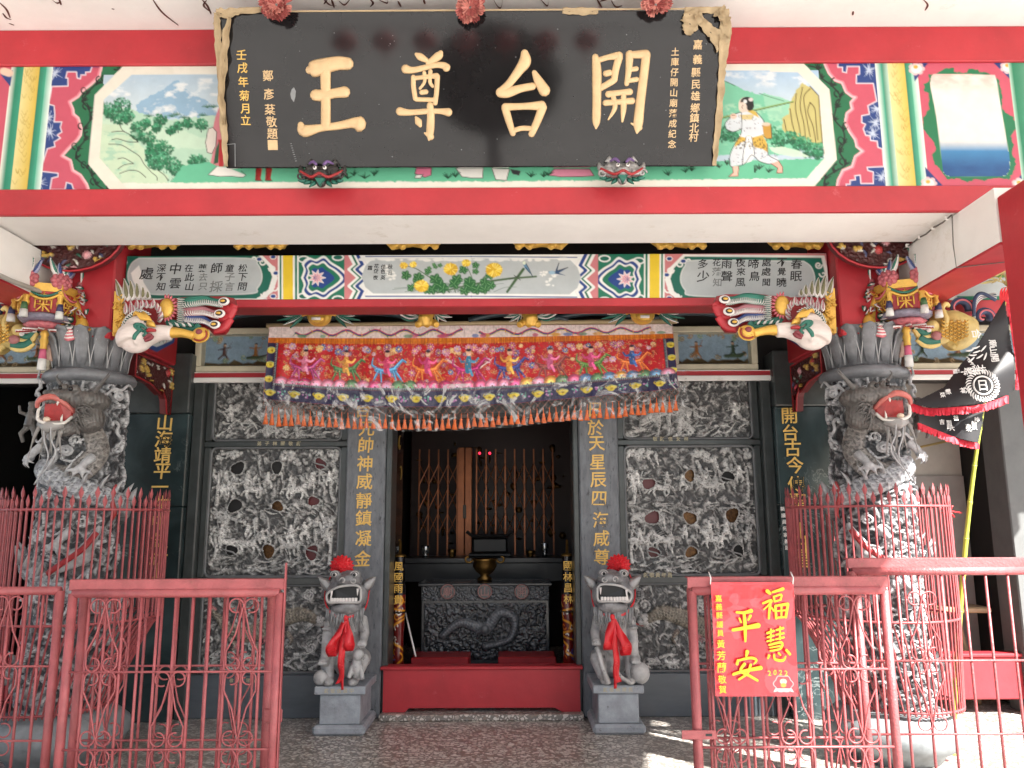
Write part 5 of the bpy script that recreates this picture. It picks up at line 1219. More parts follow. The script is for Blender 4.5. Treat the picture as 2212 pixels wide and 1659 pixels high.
        p2 = p+Vector((0,.012,0)); mb = MB(); mb.prism([p2+Vector((.043*math.cos(k*math.pi/10), 0, .043*math.sin(k*math.pi/10))) for k in range(20)], (0,.03,0)); obj('disc', mb.mesh('d', mat('disc_stone', (.16,.17,.18), .45)), t)
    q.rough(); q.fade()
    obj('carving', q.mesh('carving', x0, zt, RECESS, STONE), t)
    # moulded rim
    rw = .022; mb = MB(); yy = YW+.02
    loop = []
    cr_ = .05
    for (cx, cz, a0) in ((x1-cr_, zt-cr_, 0), (x0+cr_, zt-cr_, 90), (x0+cr_, zb+cr_, 180), (x1-cr_, zb+cr_, 270)):
        for k in range(6): a = R(a0+k*18); loop.append(Vector((cx+cr_*math.cos(a), yy, cz+cr_*math.sin(a))))
    loop.append(loop[0]); mb.tube(loop, rw*.6, 8, cap=False); obj('moulded_rim', mb.mesh('rim', mat('rim_stone', (.12,.125,.13), .4, var=.3), True), t)
for s, side in ((-1,'left'), (1,'right')):
    wpanel(s, 'top', 31+s, 'carved stone panel with pines and ox like beast, topmost %s of the doorway' % side)
    wpanel(s, 'mid', 41+s, 'large pierced stone panel of riders and warriors in the wall %s of the doorway' % side)
    wpanel(s, 'low', 51+s, ('carved panel with scaly beast and %s character disc behind the %s lion' % ('sun' if s > 0 else 'moon', side)))

# carved front of the offering table
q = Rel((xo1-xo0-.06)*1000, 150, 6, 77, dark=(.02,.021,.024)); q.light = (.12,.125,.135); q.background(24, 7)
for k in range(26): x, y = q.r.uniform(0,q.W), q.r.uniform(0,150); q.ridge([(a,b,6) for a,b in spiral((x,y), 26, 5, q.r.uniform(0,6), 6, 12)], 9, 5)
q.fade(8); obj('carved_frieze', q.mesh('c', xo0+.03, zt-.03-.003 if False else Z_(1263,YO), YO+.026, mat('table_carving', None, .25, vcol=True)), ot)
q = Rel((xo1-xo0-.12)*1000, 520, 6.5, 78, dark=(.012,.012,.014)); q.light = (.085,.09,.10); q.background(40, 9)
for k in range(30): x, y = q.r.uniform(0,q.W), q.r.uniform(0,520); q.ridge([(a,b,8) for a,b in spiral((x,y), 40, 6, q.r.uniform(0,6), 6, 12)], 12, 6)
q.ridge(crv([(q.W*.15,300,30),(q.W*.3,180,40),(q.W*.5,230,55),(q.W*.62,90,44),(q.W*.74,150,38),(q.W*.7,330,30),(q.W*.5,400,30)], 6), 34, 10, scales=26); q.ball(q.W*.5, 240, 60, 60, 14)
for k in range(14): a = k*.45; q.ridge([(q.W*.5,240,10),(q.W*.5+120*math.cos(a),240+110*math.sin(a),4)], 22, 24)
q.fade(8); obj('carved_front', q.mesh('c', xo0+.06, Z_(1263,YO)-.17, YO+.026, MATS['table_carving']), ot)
PKS = mat('pink_stone', (.30,.15,.14), .5)
for ch, x in (("廟",967),("山",1047),("開",1127)):
    p = at(x, 1278, YO-.02); mb = MB(); mb.tube([p+Vector((.065*math.cos(k*math.pi/10), 0, .065*math.sin(k*math.pi/10))) for k in range(21)], .006, 6, cap=False); mb2 = MB(); mb2.prism([p+Vector((.062*math.cos(k*math.pi/10), .004, .062*math.sin(k*math.pi/10))) for k in range(20)], (0,.03,0))
    d_ = obj('round_medallion', mb2.mesh('d', BST), ot); obj('medallion_rim', mb.mesh('r', PKS, True), d_); o = obj('character', char_mesh(ch, .095, .006, PKS, 'b', pos=p), d_)

# ------------------------------------------------------------------ painted wood carving boards
FL = [(.42,.05,.07),(.50,.22,.24),(.36,.03,.03)]; LF = [(.03,.12,.08),(.55,.52,.46),(.05,.06,.14),(.42,.40,.36)]; GD = (.50,.30,.06)
def florid(q, n=8, gold=6):
    q.background(26, 6)
    q.C[:] = (.06,.012,.012)
    for k in range(n*4):
        x, y, a = q.r.uniform(0,q.W), q.r.uniform(0,q.Hm), q.r.uniform(0,6.28); L_ = q.r.uniform(30,60); q.ridge(crv([(x,y,4),(x+L_*.5*math.cos(a),y+L_*.5*math.sin(a),9),(x+L_*math.cos(a+.3),y+L_*math.sin(a+.3),2)], 3), 9, q.r.uniform(3,10), q.r.choice(LF))
    for k in range(n):
        x, y = q.r.uniform(0,q.W), q.r.uniform(0,q.Hm); c = q.r.choice(FL)
        for ring, (rr_, nn, br) in enumerate(((22,9,11),(13,6,9),(0,1,8))):
            for j in range(nn): a = j*2*math.pi/nn; q.ball(x+rr_*math.cos(a), y+rr_*math.sin(a), br, 8, 10+ring*6, tuple(min(1,v*(1+.35*ring)) for v in c))
    for k in range(gold): x, y = q.r.uniform(0,q.W), q.r.uniform(0,q.Hm); [q.ball(x+q.r.uniform(-28,28), y+q.r.uniform(-20,20), q.r.uniform(9,16), 12, 16, GD) for j in range(7)]
def carved_board(poly, Yd, lab, seed, name='carved_bracket', cat='bracket', rimcol=None, group=None, gold=6, n=8, axis='x', X0=None):
    """irregular board: outline in wall measures (u, z) metres; axis x faces front, axis y faces the middle of the porch"""
    us = [p[0] for p in poly]; zs = [p[1] for p in poly]; u0, u1, z0, z1 = min(us), max(us), min(zs), max(zs)
    q = Rel((u1-u0)*1000, (z1-z0)*1000, 6, seed); florid(q, n, gold)
    U = u0+q.X/1000; Zz = z1-q.Y/1000; ins = inside(U, Zz, poly); d = polydist(U, Zz, [tuple(p) for p in poly]+[tuple(poly[0])])[0]
    q.keep = ins & (d > .012)
    c = (sum(us)/len(us), sum(zs)/len(zs))
    if axis == 'x':
        t = thing(name, lab, cat, (c[0], Yd, z0), group); P = np.stack([U, Yd-.006-q.H/1000, Zz], -1); F = lambda u, z: Vector((u, Yd, z)); dv = (0,.05,0)
    else:
        s = 1 if X0 > 0 else -1; t = thing(name, lab, cat, (X0, c[0], z0), group); P = np.stack([X0-s*(.006+q.H/1000)+0*U, U, Zz], -1); F = lambda u, z: Vector((X0, u, z)); dv = (s*.05,0,0)
    obj('carving', grid('carving', P, PAINTC, q.C, q.keep), t)
    mb = MB(); mb.prism([F(*p) for p in poly], dv); obj('back_board', mb.mesh('b', mat('aged_red', (.11,.012,.014), .5)), t)
    mb = MB(); n_ = Vector((0,-1,0)) if axis == 'x' else Vector((-1 if X0 > 0 else 1,0,0)); mb.tube([F(*p)+n_*.008 for p in poly]+[F(*poly[0])+n_*.008], .008, 6, cap=False); obj('rim', mb.mesh('r', rimcol or RED, True), t)
    return t
for s, lab in ((1,'right'),(-1,'left')):
    # half-round carved corner board under the outer beam soffit
    cx = s*2.87; zt_ = 3.62
    poly = [(cx-.36, zt_), (cx+.36, zt_)]+[(cx+.36*math.cos(a), zt_-.27*math.sin(a)) for a in [k*math.pi/14 for k in range(1,14)]]
    carved_board(poly, YB+.66, 'half round carved flower board with red scalloped rim above the %s red post' % lab, 61+s, group='flower boards under the soffit')
    # tie beam from post to wall and its carved bracket
    t = thing('tie_beam', 'painted tie beam running back from the %s red post to the wall' % lab, 'beam', (s*2.8, 6.3, 2.9), 'tie beams to the wall')
    xa, xb = sorted((s*2.66, s*2.96)); zb_ = 2.93; 
    obj('beam_body', MB().bbox((xa,6.06,zb_), (xb,YW-.16,3.30), .008).mesh('b', RED), t)
    Y_, Zc = np.meshgrid(np.linspace(6.07, YW-.17, 90), np.linspace(3.29, zb_+.01, 56)); c2 = Canvas(Y_*1000, (3.3-Zc)*1000, (150,24,30), 8)
    ya, yb_ = 6070, YW*1000-170
    c2.poly([(ya+20,30),(yb_-20,30),(yb_-60,180),(ya+250,330),(ya+20,330)], (40,70,130)); c2.poly([(ya+20,55),(yb_-60,55),(yb_-100,170),(ya+240,290),(ya+20,300)], (205,210,210))
    for k in range(16): x = ya+60+rr.uniform(0,420); y = 80+rr.uniform(0,140); c2.line(crv([(x,y,7),(x+rr.uniform(-30,30),y+20,6),(x+rr.uniform(-30,30),y+40,3)], 3), 6, rr.choice([(30,40,40),(150,60,70),(60,70,70)]))
    P = np.stack([s*2.655+0*Y_, Y_, Zc], -1); obj('painted_side', grid('painted_side', P, PAINT, c2.C), t)
    poly = [(6.02,2.90),(YW-.17,2.90),(YW-.17,2.50),(YW-.24,2.50),(YW-.27,2.62),(YW-.36,2.70),(6.5,2.64),(6.3,2.70),(6.02,2.72)]
    carved_board(poly, None, 'carved bracket with gold figures under the %s tie beam' % lab, 71+s, rimcol=REDP, axis='y', X0=s*2.68, gold=10, n=5, group='carved brackets under the tie beams')

# ------------------------------------------------------------------ dragon pillars (right one, then mirrored)
def dragon_pillar():
    cx, cy = 2.87, 5.75; R0 = .262; z0_, z1_ = .30, 2.60
    t = thing('dragon_pillar', 'carved stone dragon pillar at the right, partly sunlit, under a lotus capital', 'pillar', (cx, cy, 0), 'carved dragon pillars')
    Wm = 2*math.pi*R0*1000; Hm = (z1_-z0_)*1000
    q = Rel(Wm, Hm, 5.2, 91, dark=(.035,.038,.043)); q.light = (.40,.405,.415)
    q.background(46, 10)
    def wrap(fn):
        for off in (-Wm, 0, Wm): fn(off)
    def wr(pts, *a, **k):
        for off in (-Wm, 0, Wm): q.ridge([(p[0]+off, p[1], p[2]) for p in pts], *a, **k)
    # unrolled x: 0..Wm, front (facing the viewer, -Y) at Wm*.75 ; angle th = 2pi*x/Wm, front th=270deg ; +x of the world at 0
    fr = Wm*.75
    r_ = q.r
    # cloud scrolls in the upper part
    for k in range(70):
        x = r_.uniform(0, Wm); y = r_.uniform(40, Hm*.9); sp = spiral((x,y), 40, 7, r_.uniform(0,6), r_.choice((-1,1))*6.4, 14); wr([(a,b,9) for a,b in sp], 16, 16, tuple(1.3*c for c in q.light))
        a = r_.uniform(0,6.28); wr(crv([(sp[0][0],sp[0][1],9),(sp[0][0]+70*math.cos(a),sp[0][1]+70*math.sin(a),9),(sp[0][0]+130*math.cos(a+.6),sp[0][1]+130*math.sin(a+.6),7)], 4), 14, 14, tuple(1.2*c for c in q.light))
    # waves at the foot
    for k in range(60):
        x = r_.uniform(0, Wm); y = r_.uniform(Hm*.86, Hm*.99); wr(crv([(x,y+30,12),(x+25,y,14),(x+60,y-14,10),(x+78,y+8,5)], 4), 18, 14)
    for k in range(60):
        x = r_.uniform(0, Wm); y = r_.uniform(Hm*.5, Hm*.9); wr(crv([(x,y,9),(x+40,y-30,9),(x+95,y-44,6)], 4), 12, 12)
    # the spiralling scaled body: rises to the right round the shaft
    body = []
    for k in range(41):
        u = k/40; x = fr+120-u*Wm*2.1; y = 640+u*(Hm-760)+26*math.sin(u*22); body.append((x, y, 78-30*u))
    for off in (0, Wm, 2*Wm, -Wm): q.ridge([(p[0]+off, p[1], p[2]) for p in body], 42, 26, (.26,.27,.29), scales=40)
    # neck joining head to the body on the inner side
    neck = crv([(fr-150,330,60),(fr-210,520,74),(fr-60,690,78),(fr+140,640,74)], 6); wr(neck, 34, 22, (.15,.14,.13), scales=36)
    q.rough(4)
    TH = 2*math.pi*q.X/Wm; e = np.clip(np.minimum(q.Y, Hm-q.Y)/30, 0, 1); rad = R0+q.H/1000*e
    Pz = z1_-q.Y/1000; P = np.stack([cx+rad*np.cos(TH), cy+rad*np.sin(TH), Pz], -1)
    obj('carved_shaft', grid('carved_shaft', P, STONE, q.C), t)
    def on(x, y, h): th = 2*math.pi*x/Wm; return Vector((cx+(R0+h/1000)*math.cos(th), cy+(R0+h/1000)*math.sin(th), z1_-y/1000))
    SPK = mat('spine_stone', (.40,.405,.415), .42, var=.4, vscale=20)
    # spines along the upper edge of the body
    for i in range(1, 40):
        p = body[i]; pn = body[i-1]
        for sgn in (1,):
            xx = p[0]; yy = p[1]-p[2]*.95; b0 = on(xx, yy+22, 70); tip = on(xx-34, yy-74, 108); wv = (on(pn[0], pn[1], 60)-on(p[0], p[1], 60)).normalized()
            mb = MB(); mb.tube([b0, b0*.5+tip*.5+wv*.008, tip], [.034,.022,.002], 6, flat=(wv, .45)); obj('spine', mb.mesh('s', SPK, True), t)
    # free standing cloud scrolls in front of the shaft
    for k in range(12):
        x = fr+r_.uniform(-40, 260) if k < 9 else fr+r_.uniform(-330,-200); y = r_.uniform(60, 620); d = r_.choice((-1,1)); sp = spiral((x,y), 34, 8, r_.uniform(0,6), d*6.6, 18)
        a = r_.uniform(0,6.28); tail = crv([sp[0], (sp[0][0]+50*math.cos(a), sp[0][1]+50*math.sin(a)), (sp[0][0]+105*math.cos(a+.5), sp[0][1]+105*math.sin(a+.5)), (sp[0][0]+150*math.cos(a+.2), sp[0][1]+150*math.sin(a+.2))], 4)
        pts = tail[::-1]+sp[1:]; mb = MB(); mb.tube([on(a_, b_, 62+8*math.sin(i*.3)) for i, (a_, b_) in enumerate(pts)], [.006+.006*min(1, i/8) for i in range(len(pts))], 7); obj('cloud_scroll', mb.mesh('c', SPK, True), t)
    # claws
    for (x, y) in ((fr+190, 560), (fr-120, 640), (fr-40, 1150), (fr+60, 1500)):
        mb = MB(); mb.tube([on(x-60,y-90,40), on(x-20,y-40,75), on(x,y,90)], [.035,.030,.026], 8); mb.ell(on(x,y,92), (.036,.036,.03))
        for j in range(4): a = .3+j*.75; mb.tube([on(x,y,92), on(x+52*math.cos(a),y+46*math.sin(a),112), on(x+78*math.cos(a),y+86*math.sin(a),84)], [.016,.013,.003], 6)
        obj('claw', sculpt(mb, 'claw', SPK, .008, 3), t)
    # second small head with red mouth low behind the cage
    mb = MB(); c = on(fr-150, 1230, 96); mb.ell(c, (.09,.07,.06)); mb.tube([c, c+Vector((-.10,-.05,.10)), c+Vector((-.16,-.06,.20))], [.05,.035,.018], 8); mb.tube([c+Vector((0,0,-.02)), c+Vector((.10,-.06,-.08)), c+Vector((.2,-.06,-.12))], [.05,.032,.015], 8)
    obj('lower_head', sculpt(mb, 'lower_head', SPK, .009, 4), t)
    mb = MB(); mb.tube(crv([c+Vector((-.15,-.085,.16)), c+Vector((-.07,-.10,.05)), c+Vector((.05,-.11,-.04)), c+Vector((.15,-.10,-.11))], 4), [.02]*13, 8, flat=((0,-1,0), .5)); obj('red_mouth', mb.mesh('m', REDP, True), t)
    # the head
    hp = Vector((cx-.135, cy-R0-.085, 2.37))
    H = Matrix.Translation(hp) @ Matrix.Rotation(R(22), 4, 'Z') @ Matrix.Rotation(R(-8), 4, 'Y')
    DST = mat('head_stone', (.12,.112,.105), .38, var=.45, vscale=18, bump=.3, bscale=90, stain=((.25,.24,.23), 26, .60, .6))
    A = lambda x, y, z: H @ Vector((x, y, z))
    mb = MB()
    mb.ell(A(-.06,.02,.06), (.13,.14,.075)); mb.ell(A(.03,-.08,.075), (.085,.09,.05)); mb.ell(A(.09,-.13,.07), (.055,.055,.045))
    for sx in (-1, 1): mb.ell(A(.01+sx*.045,-.10,.125), (.038,.04,.034)); mb.ell(A(.11+sx*.03,-.17,.08), (.022,.02,.02))
    mb.ell(A(-.08,.02,-.06), (.10,.11,.10)); mb.tube([A(-.05,0,-.10), A(.02,-.08,-.155), A(.07,-.14,-.160)], [.06,.05,.034], 8)
    mb.tube([A(-.04,.02,.02), A(.05,-.09,.045), A(.13,-.17,.03)], [.05,.045,.028], 8)
    obj('head', sculpt(mb, 'dragon_head', DST, .0075, 4, disp=lambda co: .004*np.sin(co[:,0]*260+co[:,2]*150)*np.sin(co[:,2]*200+co[:,1]*120)), t)

    RM = mat('mouth_red', (.36,.035,.035), .35, var=.3, vscale=30); TW = mat('tooth_white', (.66,.63,.58), .35)
    mb = MB(); lip = crv([(-.02,-.05,-.03),(.02,-.13,.035),(.08,-.18,.055),(.15,-.20,.02),(.17,-.19,-.03)], 4); mb.tube([A(*p) for p in lip], [.012+.010*math.sin(math.pi*i/(len(lip)-1)) for i in range(len(lip))], 8); obj('upper_lip', mb.mesh('l', mat('lip_pink', (.48,.13,.11), .4, var=.3, vscale=30), True), t)
    mb = MB(); mb.prism([A(-.02,-.06,.02), A(.05,-.14,.045), A(.13,-.17,.03), A(.13,-.16,-.08), A(.08,-.15,-.12), A(0,-.08,-.10)], tuple((H.to_3x3() @ Vector((-.01,.03,0))))); obj('mouth_cavity', mb.mesh('m', RM), t)
    mb = MB(); lip = crv([(-.03,-.07,-.06),(-.01,-.12,-.115),(.05,-.18,-.125),(.12,-.20,-.11),(.165,-.18,-.06),(.17,-.17,-.02)], 4); mb.tube([A(*p) for p in lip], .011, 8); obj('lower_lip', mb.mesh('l', TW, True), t)
    mb = MB(); mb.tube([A(.0,-.10,-.12), A(.06,-.17,-.15), A(.12,-.18,-.14)], [.03,.042,.02], 8); obj('chin', mb.mesh('l', mat('chin_grey', (.30,.29,.28), .4), True), t)
    for (a, b, c_, d) in ((-.005,-.125,-.105,.055),(.135,-.195,-.10,.05),(.16,-.185,.01,-.045),(.03,-.15,.03,-.03)): mb = MB(); mb.tube([A(a,b,c_), A(a,b-.004,c_+d*.5), A(a+.003,b,c_+d)], [.009,.007,.001], 7); obj('fang', mb.mesh('f', TW, True), t)
    mb = MB(); mb.ell(A(.075,-.175,-.10), (.024,.022,.020)); obj('pearl', mb.mesh('p', mat('cream_pearl', (.62,.50,.38), .25), True), t)
    for sx, xx in ((1,.055),(-1,-.045)): mb = MB(); mb.ell(A(xx,-.135,.125), (.016,.016,.016)); obj('eye', mb.mesh('e', mat('gloss_black', (.006,.006,.006), .06), True), t)
    for (dx, dz, L_) in ((-.02,.10,.16),(.03,.12,.12)): mb = MB(); mb.tube(crv([A(-.08,.0,.10+dx), A(-.16,-.02,.13+dz*.3), A(-.22-L_*.3,-.03,.16+dz)], 5), [.022,.021,.020,.018,.016,.014,.012,.009,.006,.004,.002], 8); obj('horn', mb.mesh('h', DST, True), t)
    mb = MB(); mb.tube(crv([A(.10,-.1,.15), A(.13,-.12,.19), A(.12,-.12,.22)], 4), [.016,.014,.012,.010,.008,.006,.004,.003,.002], 7); obj('horn', mb.mesh('h', DST, True), t)
    for k in range(46):
        a = r_.uniform(-1.5, 1.1); b0 = A(-.06+r_.uniform(-.05,.02), -.06+r_.uniform(-.02,.04), -.02+r_.uniform(-.08,.06)); L_ = r_.uniform(.06,.13)
        tip = b0+Vector((-L_*math.cos(a)*.9, -.03, L_*math.sin(a)*.8-.02)); mb = MB(); mb.tube(crv([b0, b0*.5+tip*.5+Vector((0,-.025,.012)), tip], 3), [.008,.008,.007,.006,.004,.003,.001], 5); obj('mane_lock', mb.mesh('m', DST, True), t)
    for k in range(9):
        b0 = A(.0+.015*k, -.10-.010*k, -.15); mb = MB(); s_ = r_.uniform(-.02,.02); mb.tube(crv([b0, b0+Vector((s_,-.015,-.06)), b0+Vector((s_*2,-.01,-.12)), b0+Vector((s_*3.5,.0,-.18-.03*(k%3)))], 3), [.013,.014,.013,.012,.010,.008,.006,.004,.002,.001], 6); obj('beard_lock', mb.mesh('m', mat('beard_grey', (.22,.21,.20), .4), True), t)
    for (x0_, z0b, L_) in ((.10,-.12,.42),(.03,-.14,.32)): b0 = A(x0_,-.17,z0b); mb = MB(); mb.tube(crv([b0, b0+Vector((-.03,-.03,-L_*.3)), b0+Vector((-.06,-.02,-L_*.6)), b0+Vector((.02,-.01,-L_))], 5), .005, 5); obj('whisker', mb.mesh('w', SPK, True), t)
    # small warrior figure riding on the outer side of the pillar
    c = on(fr+210, 300, 96); mb = MB(); mb.ell(c+Vector((0,0,.09)), (.028,.028,.032)); mb.tube([c+Vector((0,0,.06)), c+Vector((0,-.01,-.04))], [.03,.04], 8); mb.tube([c+Vector((-.02,0,.04)), c+Vector((-.07,-.03,.0)), c+Vector((-.09,-.03,.05))], [.016,.014,.010], 6); mb.tube([c+Vector((.02,0,.04)), c+Vector((.07,-.02,.06)), c+Vector((.08,-.02,.11))], [.016,.014,.010], 6)
    for sx in (-1,1): mb.tube([c+Vector((sx*.015,0,-.04)), c+Vector((sx*.05,-.02,-.09)), c+Vector((sx*.04,0,-.15))], [.024,.019,.014], 6)
    mb.ell(c+Vector((0,0,.125)), (.03,.03,.018)); obj('carved_rider', sculpt(mb, 'rider', DST, .006, 2), t)
    mb = MB(); c = on(fr-330, 900, 70); mb.tube(crv([c+Vector((0,-.02,.16)), c+Vector((.02,-.03,.06)), c+Vector((-.01,-.03,-.04)), c+Vector((.01,-.02,-.10))], 4), [.008,.012,.014,.015,.016,.017,.018,.018,.016,.012,.008,.005,.002], 7); obj('red_tongue', mb.mesh('t', RM, True), t)
    # lotus capital and ring
    CAP = mat('capital_stone', (.165,.172,.185), .36, var=.35, vscale=10, bump=.25, bscale=90)
    mb = MB(); mb.lathe((cx,cy,2.585), [(.20,0),(.285,.004),(.312,.03),(.315,.055),(.295,.085),(.26,.095),(.2,.1)], 40); obj('neck_ring', mb.mesh('r', CAP, True), t)
    def fl(r, z, th): return r*(1+(.025+.05*max(0,(z-.05))/.3)*math.cos(th*14)+.012*math.cos(th*42))
    prof = [(.20,0),(.235,.01),(.238,.06),(.245,.12),(.258,.18),(.278,.23),(.305,.27),(.325,.295),(.305,.30),(.24,.27),(.2,.26)]
    mb = MB(); mb.lathe((cx,cy,2.675), prof, 168, fl); me = mb.mesh('cap', CAP, True); obj('capital_core', me, t)
    LN = mat('petal_line', (.38,.385,.39), .45)
    for k in range(8):
        a0 = math.pi+k*math.pi/7.; mb = MB(); pts = []
        for i in range(13):
            u = i/12; zz = .03+.25*math.sin(math.pi*u) if False else .02+.26*(1-abs(2*u-1)**2.2)
            a = a0+(u-.5)*.46; rr_ = np.interp(zz, [0,.06,.12,.18,.23,.27,.3], [.243,.248,.258,.272,.292,.318,.335])*1.03; pts.append(Vector((cx+rr_*math.cos(a), cy+rr_*math.sin(a), 2.675+zz)))
        mb.tube(pts, .0040, 6); obj('petal_edge', mb.mesh('p', LN, True), t)
        mb = MB(); vs = [Vector((cx,cy,2.675))]
        th_ = a0; pp = [Vector((cx+rr_*math.cos(th_), cy+rr_*math.sin(th_), 2.675+zz)) for rr_, zz in ((.246,.03),(.262,.14),(.285,.22),(.33,.285),(.352,.30))]
        mb.tube(pp, [.03,.05,.058,.05,.008], 8, flat=((math.cos(th_), math.sin(th_), 0), .28)); obj('petal', mb.mesh('p', CAP, True), t)
    # base drum
    BS = mat('base_drum_stone', (.21,.23,.24), .6, var=.3, vscale=8, stain=((.07,.08,.085), 14, .6, .7))
    mb = MB(); mb.lathe((cx,cy,0), [(.30,.001),(.33,.05),(.41,.10),(.45,.17),(.44,.24),(.37,.30),(.30,.33),(.26,.34),(0,.34)], 40); obj('base_drum', mb.mesh('b', BS, True), t)
    return t
dp = dragon_pillar()
mirror(dp, 'carved stone dragon pillar at the left, in shade, under a lotus capital')
# ------------------------------------------------------------------ the black plaque
BL, BR, TL_, TR_ = at(488,362,4.6), at(1541,360,4.6), at(467,27,4.3), at(1565,20,4.3)
zb_ = (BL.z+BR.z)/2; zt_ = (TL_.z+TR_.z)/2; xl = (BL.x+TL_.x)/2; xr = (BR.x+TR_.x)/2
PL = Plane(((xl+xr)/2, 4.6, zb_), (1,0,0), (0, 4.3-4.6, zt_-zb_)); hgt = math.hypot(.3, zt_-zb_)
def pl(u, v, off=0): return Vector(((xl+xr)/2, 4.6, zb_))+PL.ex*(u)+PL.ey*v+PL.en*off
hw_ = (xr-xl)/2
LACQ = mat('black_lacquer_plaque', (.012,.011,.012), .07, coat=.08, var=.3, vscale=2, spec=.36, bump=.012, bscale=6)
pq = thing('temple_plaque', 'large glossy black plaque with four big gold characters, leaning forward over the painted beam', 'plaque', tuple(pl(0,0)))
mb = MB(); M = Matrix(((PL.ex.x,PL.en.x,PL.ey.x,0),(PL.ex.y,PL.en.y,PL.ey.y,0),(PL.ex.z,PL.en.z,PL.ey.z,0),(0,0,0,1)))
mb2 = MB(); mb2.bbox((-hw_,-.05,0), (hw_,0,hgt), .006); mb2.v = [tuple(pl(0,0)+M.to_3x3() @ Vector(v)) for v in mb2.v]
obj('board', mb2.mesh('board', LACQ), pq)
big = {
 '王': [[(668,152,14),(676,150,28),(700,143,27),(730,137,24),(752,138,22)],[(681,206,20),(700,206,20),(722,202,17),(746,199,20)],[(650,270,12),(658,283,22),(690,277,14),(730,272,14),(762,266,18),(776,268,28)],[(703,146,20),(704,200,18),(704,272,18)]],
 '尊': [[t1(485,352)+(6,),t1(510,368)+(13,),t1(552,392)+(9,)],[t1(645,342)+(9,),t1(628,365)+(15,),t1(560,412)+(8,)],[t1(415,448)+(16,),t1(470,455)+(11,),t1(600,425)+(10,),t1(660,425)+(12,),t1(682,440)+(15,)],[t1(468,500)+(9,),t1(468,560)+(9,),t1(480,640)+(9,)],[t1(475,508)+(8,),t1(540,500)+(8,),t1(620,492)+(10,)],[t1(622,495)+(10,),t1(618,590)+(9,),t1(608,670)+(9,)],[t1(485,645)+(8,),t1(600,648)+(8,)],[t1(538,472)+(7,),t1(540,530)+(6,),t1(510,575)+(5,)],[t1(578,462)+(8,),t1(575,530)+(7,),t1(592,560)+(6,)],[t1(520,600)+(9,),t1(550,596)+(9,)],[t1(378,722)+(15,),t1(440,730)+(11,),t1(560,722)+(10,),t1(640,722)+(10,),t1(695,728)+(15,)],[t1(575,682)+(12,),t1(580,760)+(14,),t1(575,860)+(14,),t1(568,908)+(4,)],[t1(582,888)+(12,),t1(540,862)+(3,)],[t1(484,762)+(5,),t1(500,790)+(13,),t1(512,815)+(7,)]],
 '台': [[t1(1188,345)+(14,),t1(1190,400)+(22,),t1(1150,460)+(17,),t1(1090,540)+(14,),t1(1045,590)+(17,)],[t1(1030,600)+(18,),t1(1080,600)+(18,),t1(1160,575)+(14,),t1(1240,560)+(13,)],[t1(1250,470)+(9,),t1(1275,520)+(16,),t1(1318,590)+(21,)],[t1(1062,700)+(14,),t1(1085,780)+(13,),t1(1112,868)+(10,)],[t1(1060,695)+(14,),t1(1180,690)+(12,),t1(1300,685)+(17,)],[t1(1305,695)+(16,),t1(1268,790)+(14,),t1(1232,870)+(12,)],[t1(1112,850)+(9,),t1(1170,832)+(9,),t1(1245,836)+(9,)]],
 '開': [[t1(1645,370)+(12,),t1(1655,460)+(17,),t1(1655,650)+(16,),t1(1652,780)+(15,),t1(1650,832)+(4,)],[t1(1665,392)+(10,),t1(1730,372)+(10,),t1(1800,362)+(15,)],[t1(1800,370)+(14,),t1(1778,450)+(13,),t1(1768,520)+(12,)],[t1(1712,478)+(11,),t1(1740,472)+(11,)],[t1(1680,572)+(11,),t1(1760,525)+(12,)],[t1(1868,352)+(15,),t1(1862,450)+(12,),t1(1848,545)+(9,)],[t1(1872,356)+(12,),t1(1975,352)+(16,)],[t1(1975,355)+(16,),t1(1958,500)+(16,),t1(1935,680)+(17,),t1(1922,810)+(17,),t1(1915,862)+(4,)],[t1(1935,830)+(10,),t1(1878,800)+(3,)],[t1(1875,452)+(8,),t1(1912,446)+(9,)],[t1(1856,525)+(8,),t1(1915,515)+(9,)],[t1(1728,612)+(12,),t1(1800,602)+(10,),t1(1870,596)+(12,)],[t1(1710,668)+(11,),t1(1790,662)+(10,),t1(1885,655)+(12,)],[t1(1762,625)+(9,),t1(1772,700)+(9,),t1(1730,775)+(3,)],[t1(1828,605)+(9,),t1(1828,700)+(11,),t1(1820,788)+(4,)]],
}
for ch, strokes in big.items():
    mb = MB()
    for st in strokes: stroke3(mb, [(a,b,c*1.22) for a,b,c in st], PL.hit, PL.en, .40, 10, 5)
    mb.v = [tuple(Vector(v)+PL.en*.004) for v in mb.v]
    obj('gold_character', mb.mesh('gold_character', GOLDP, True), pq)
for c_, x, y in [("嘉",97,290),("義",96,385),("縣",86,470),("民",85,548),("雄",82,622),("鄉",80,700),("鎮",76,765),("北",74,830),("村",70,888)]: put(ch=c_, x=T(2,0,x,y)[0], y=T(2,0,x,y)[1], size=21, Y=0, m=GOLDP, parent=pq, th=.003, plane=PL, name='small_character')
for k, c_ in enumerate("土庫仔開山廟落成紀念"): X0, Y0 = t1(2163-k*2.3, 335+k*66.5); put(c_, X0, Y0, 18, 0, GOLDP, pq, .003, plane=PL, name='small_character')
for c_, x, y in [("壬",1565,355),("戌",1572,440),("年",1577,530),("菊",1583,620),("月",1588,705),("立",1593,778)]: put(c_, *t0(x,y), 23, 0, GOLDT, pq, .003, plane=PL, name='small_character')
for c_, x, y in [("鄭",1737,490),("彥",1742,610),("棻",1750,710),("敬",1760,790),("題",1766,868)]: put(c_, *t0(x,y), 24, 0, GOLDP, pq, .003, plane=PL, name='small_character')
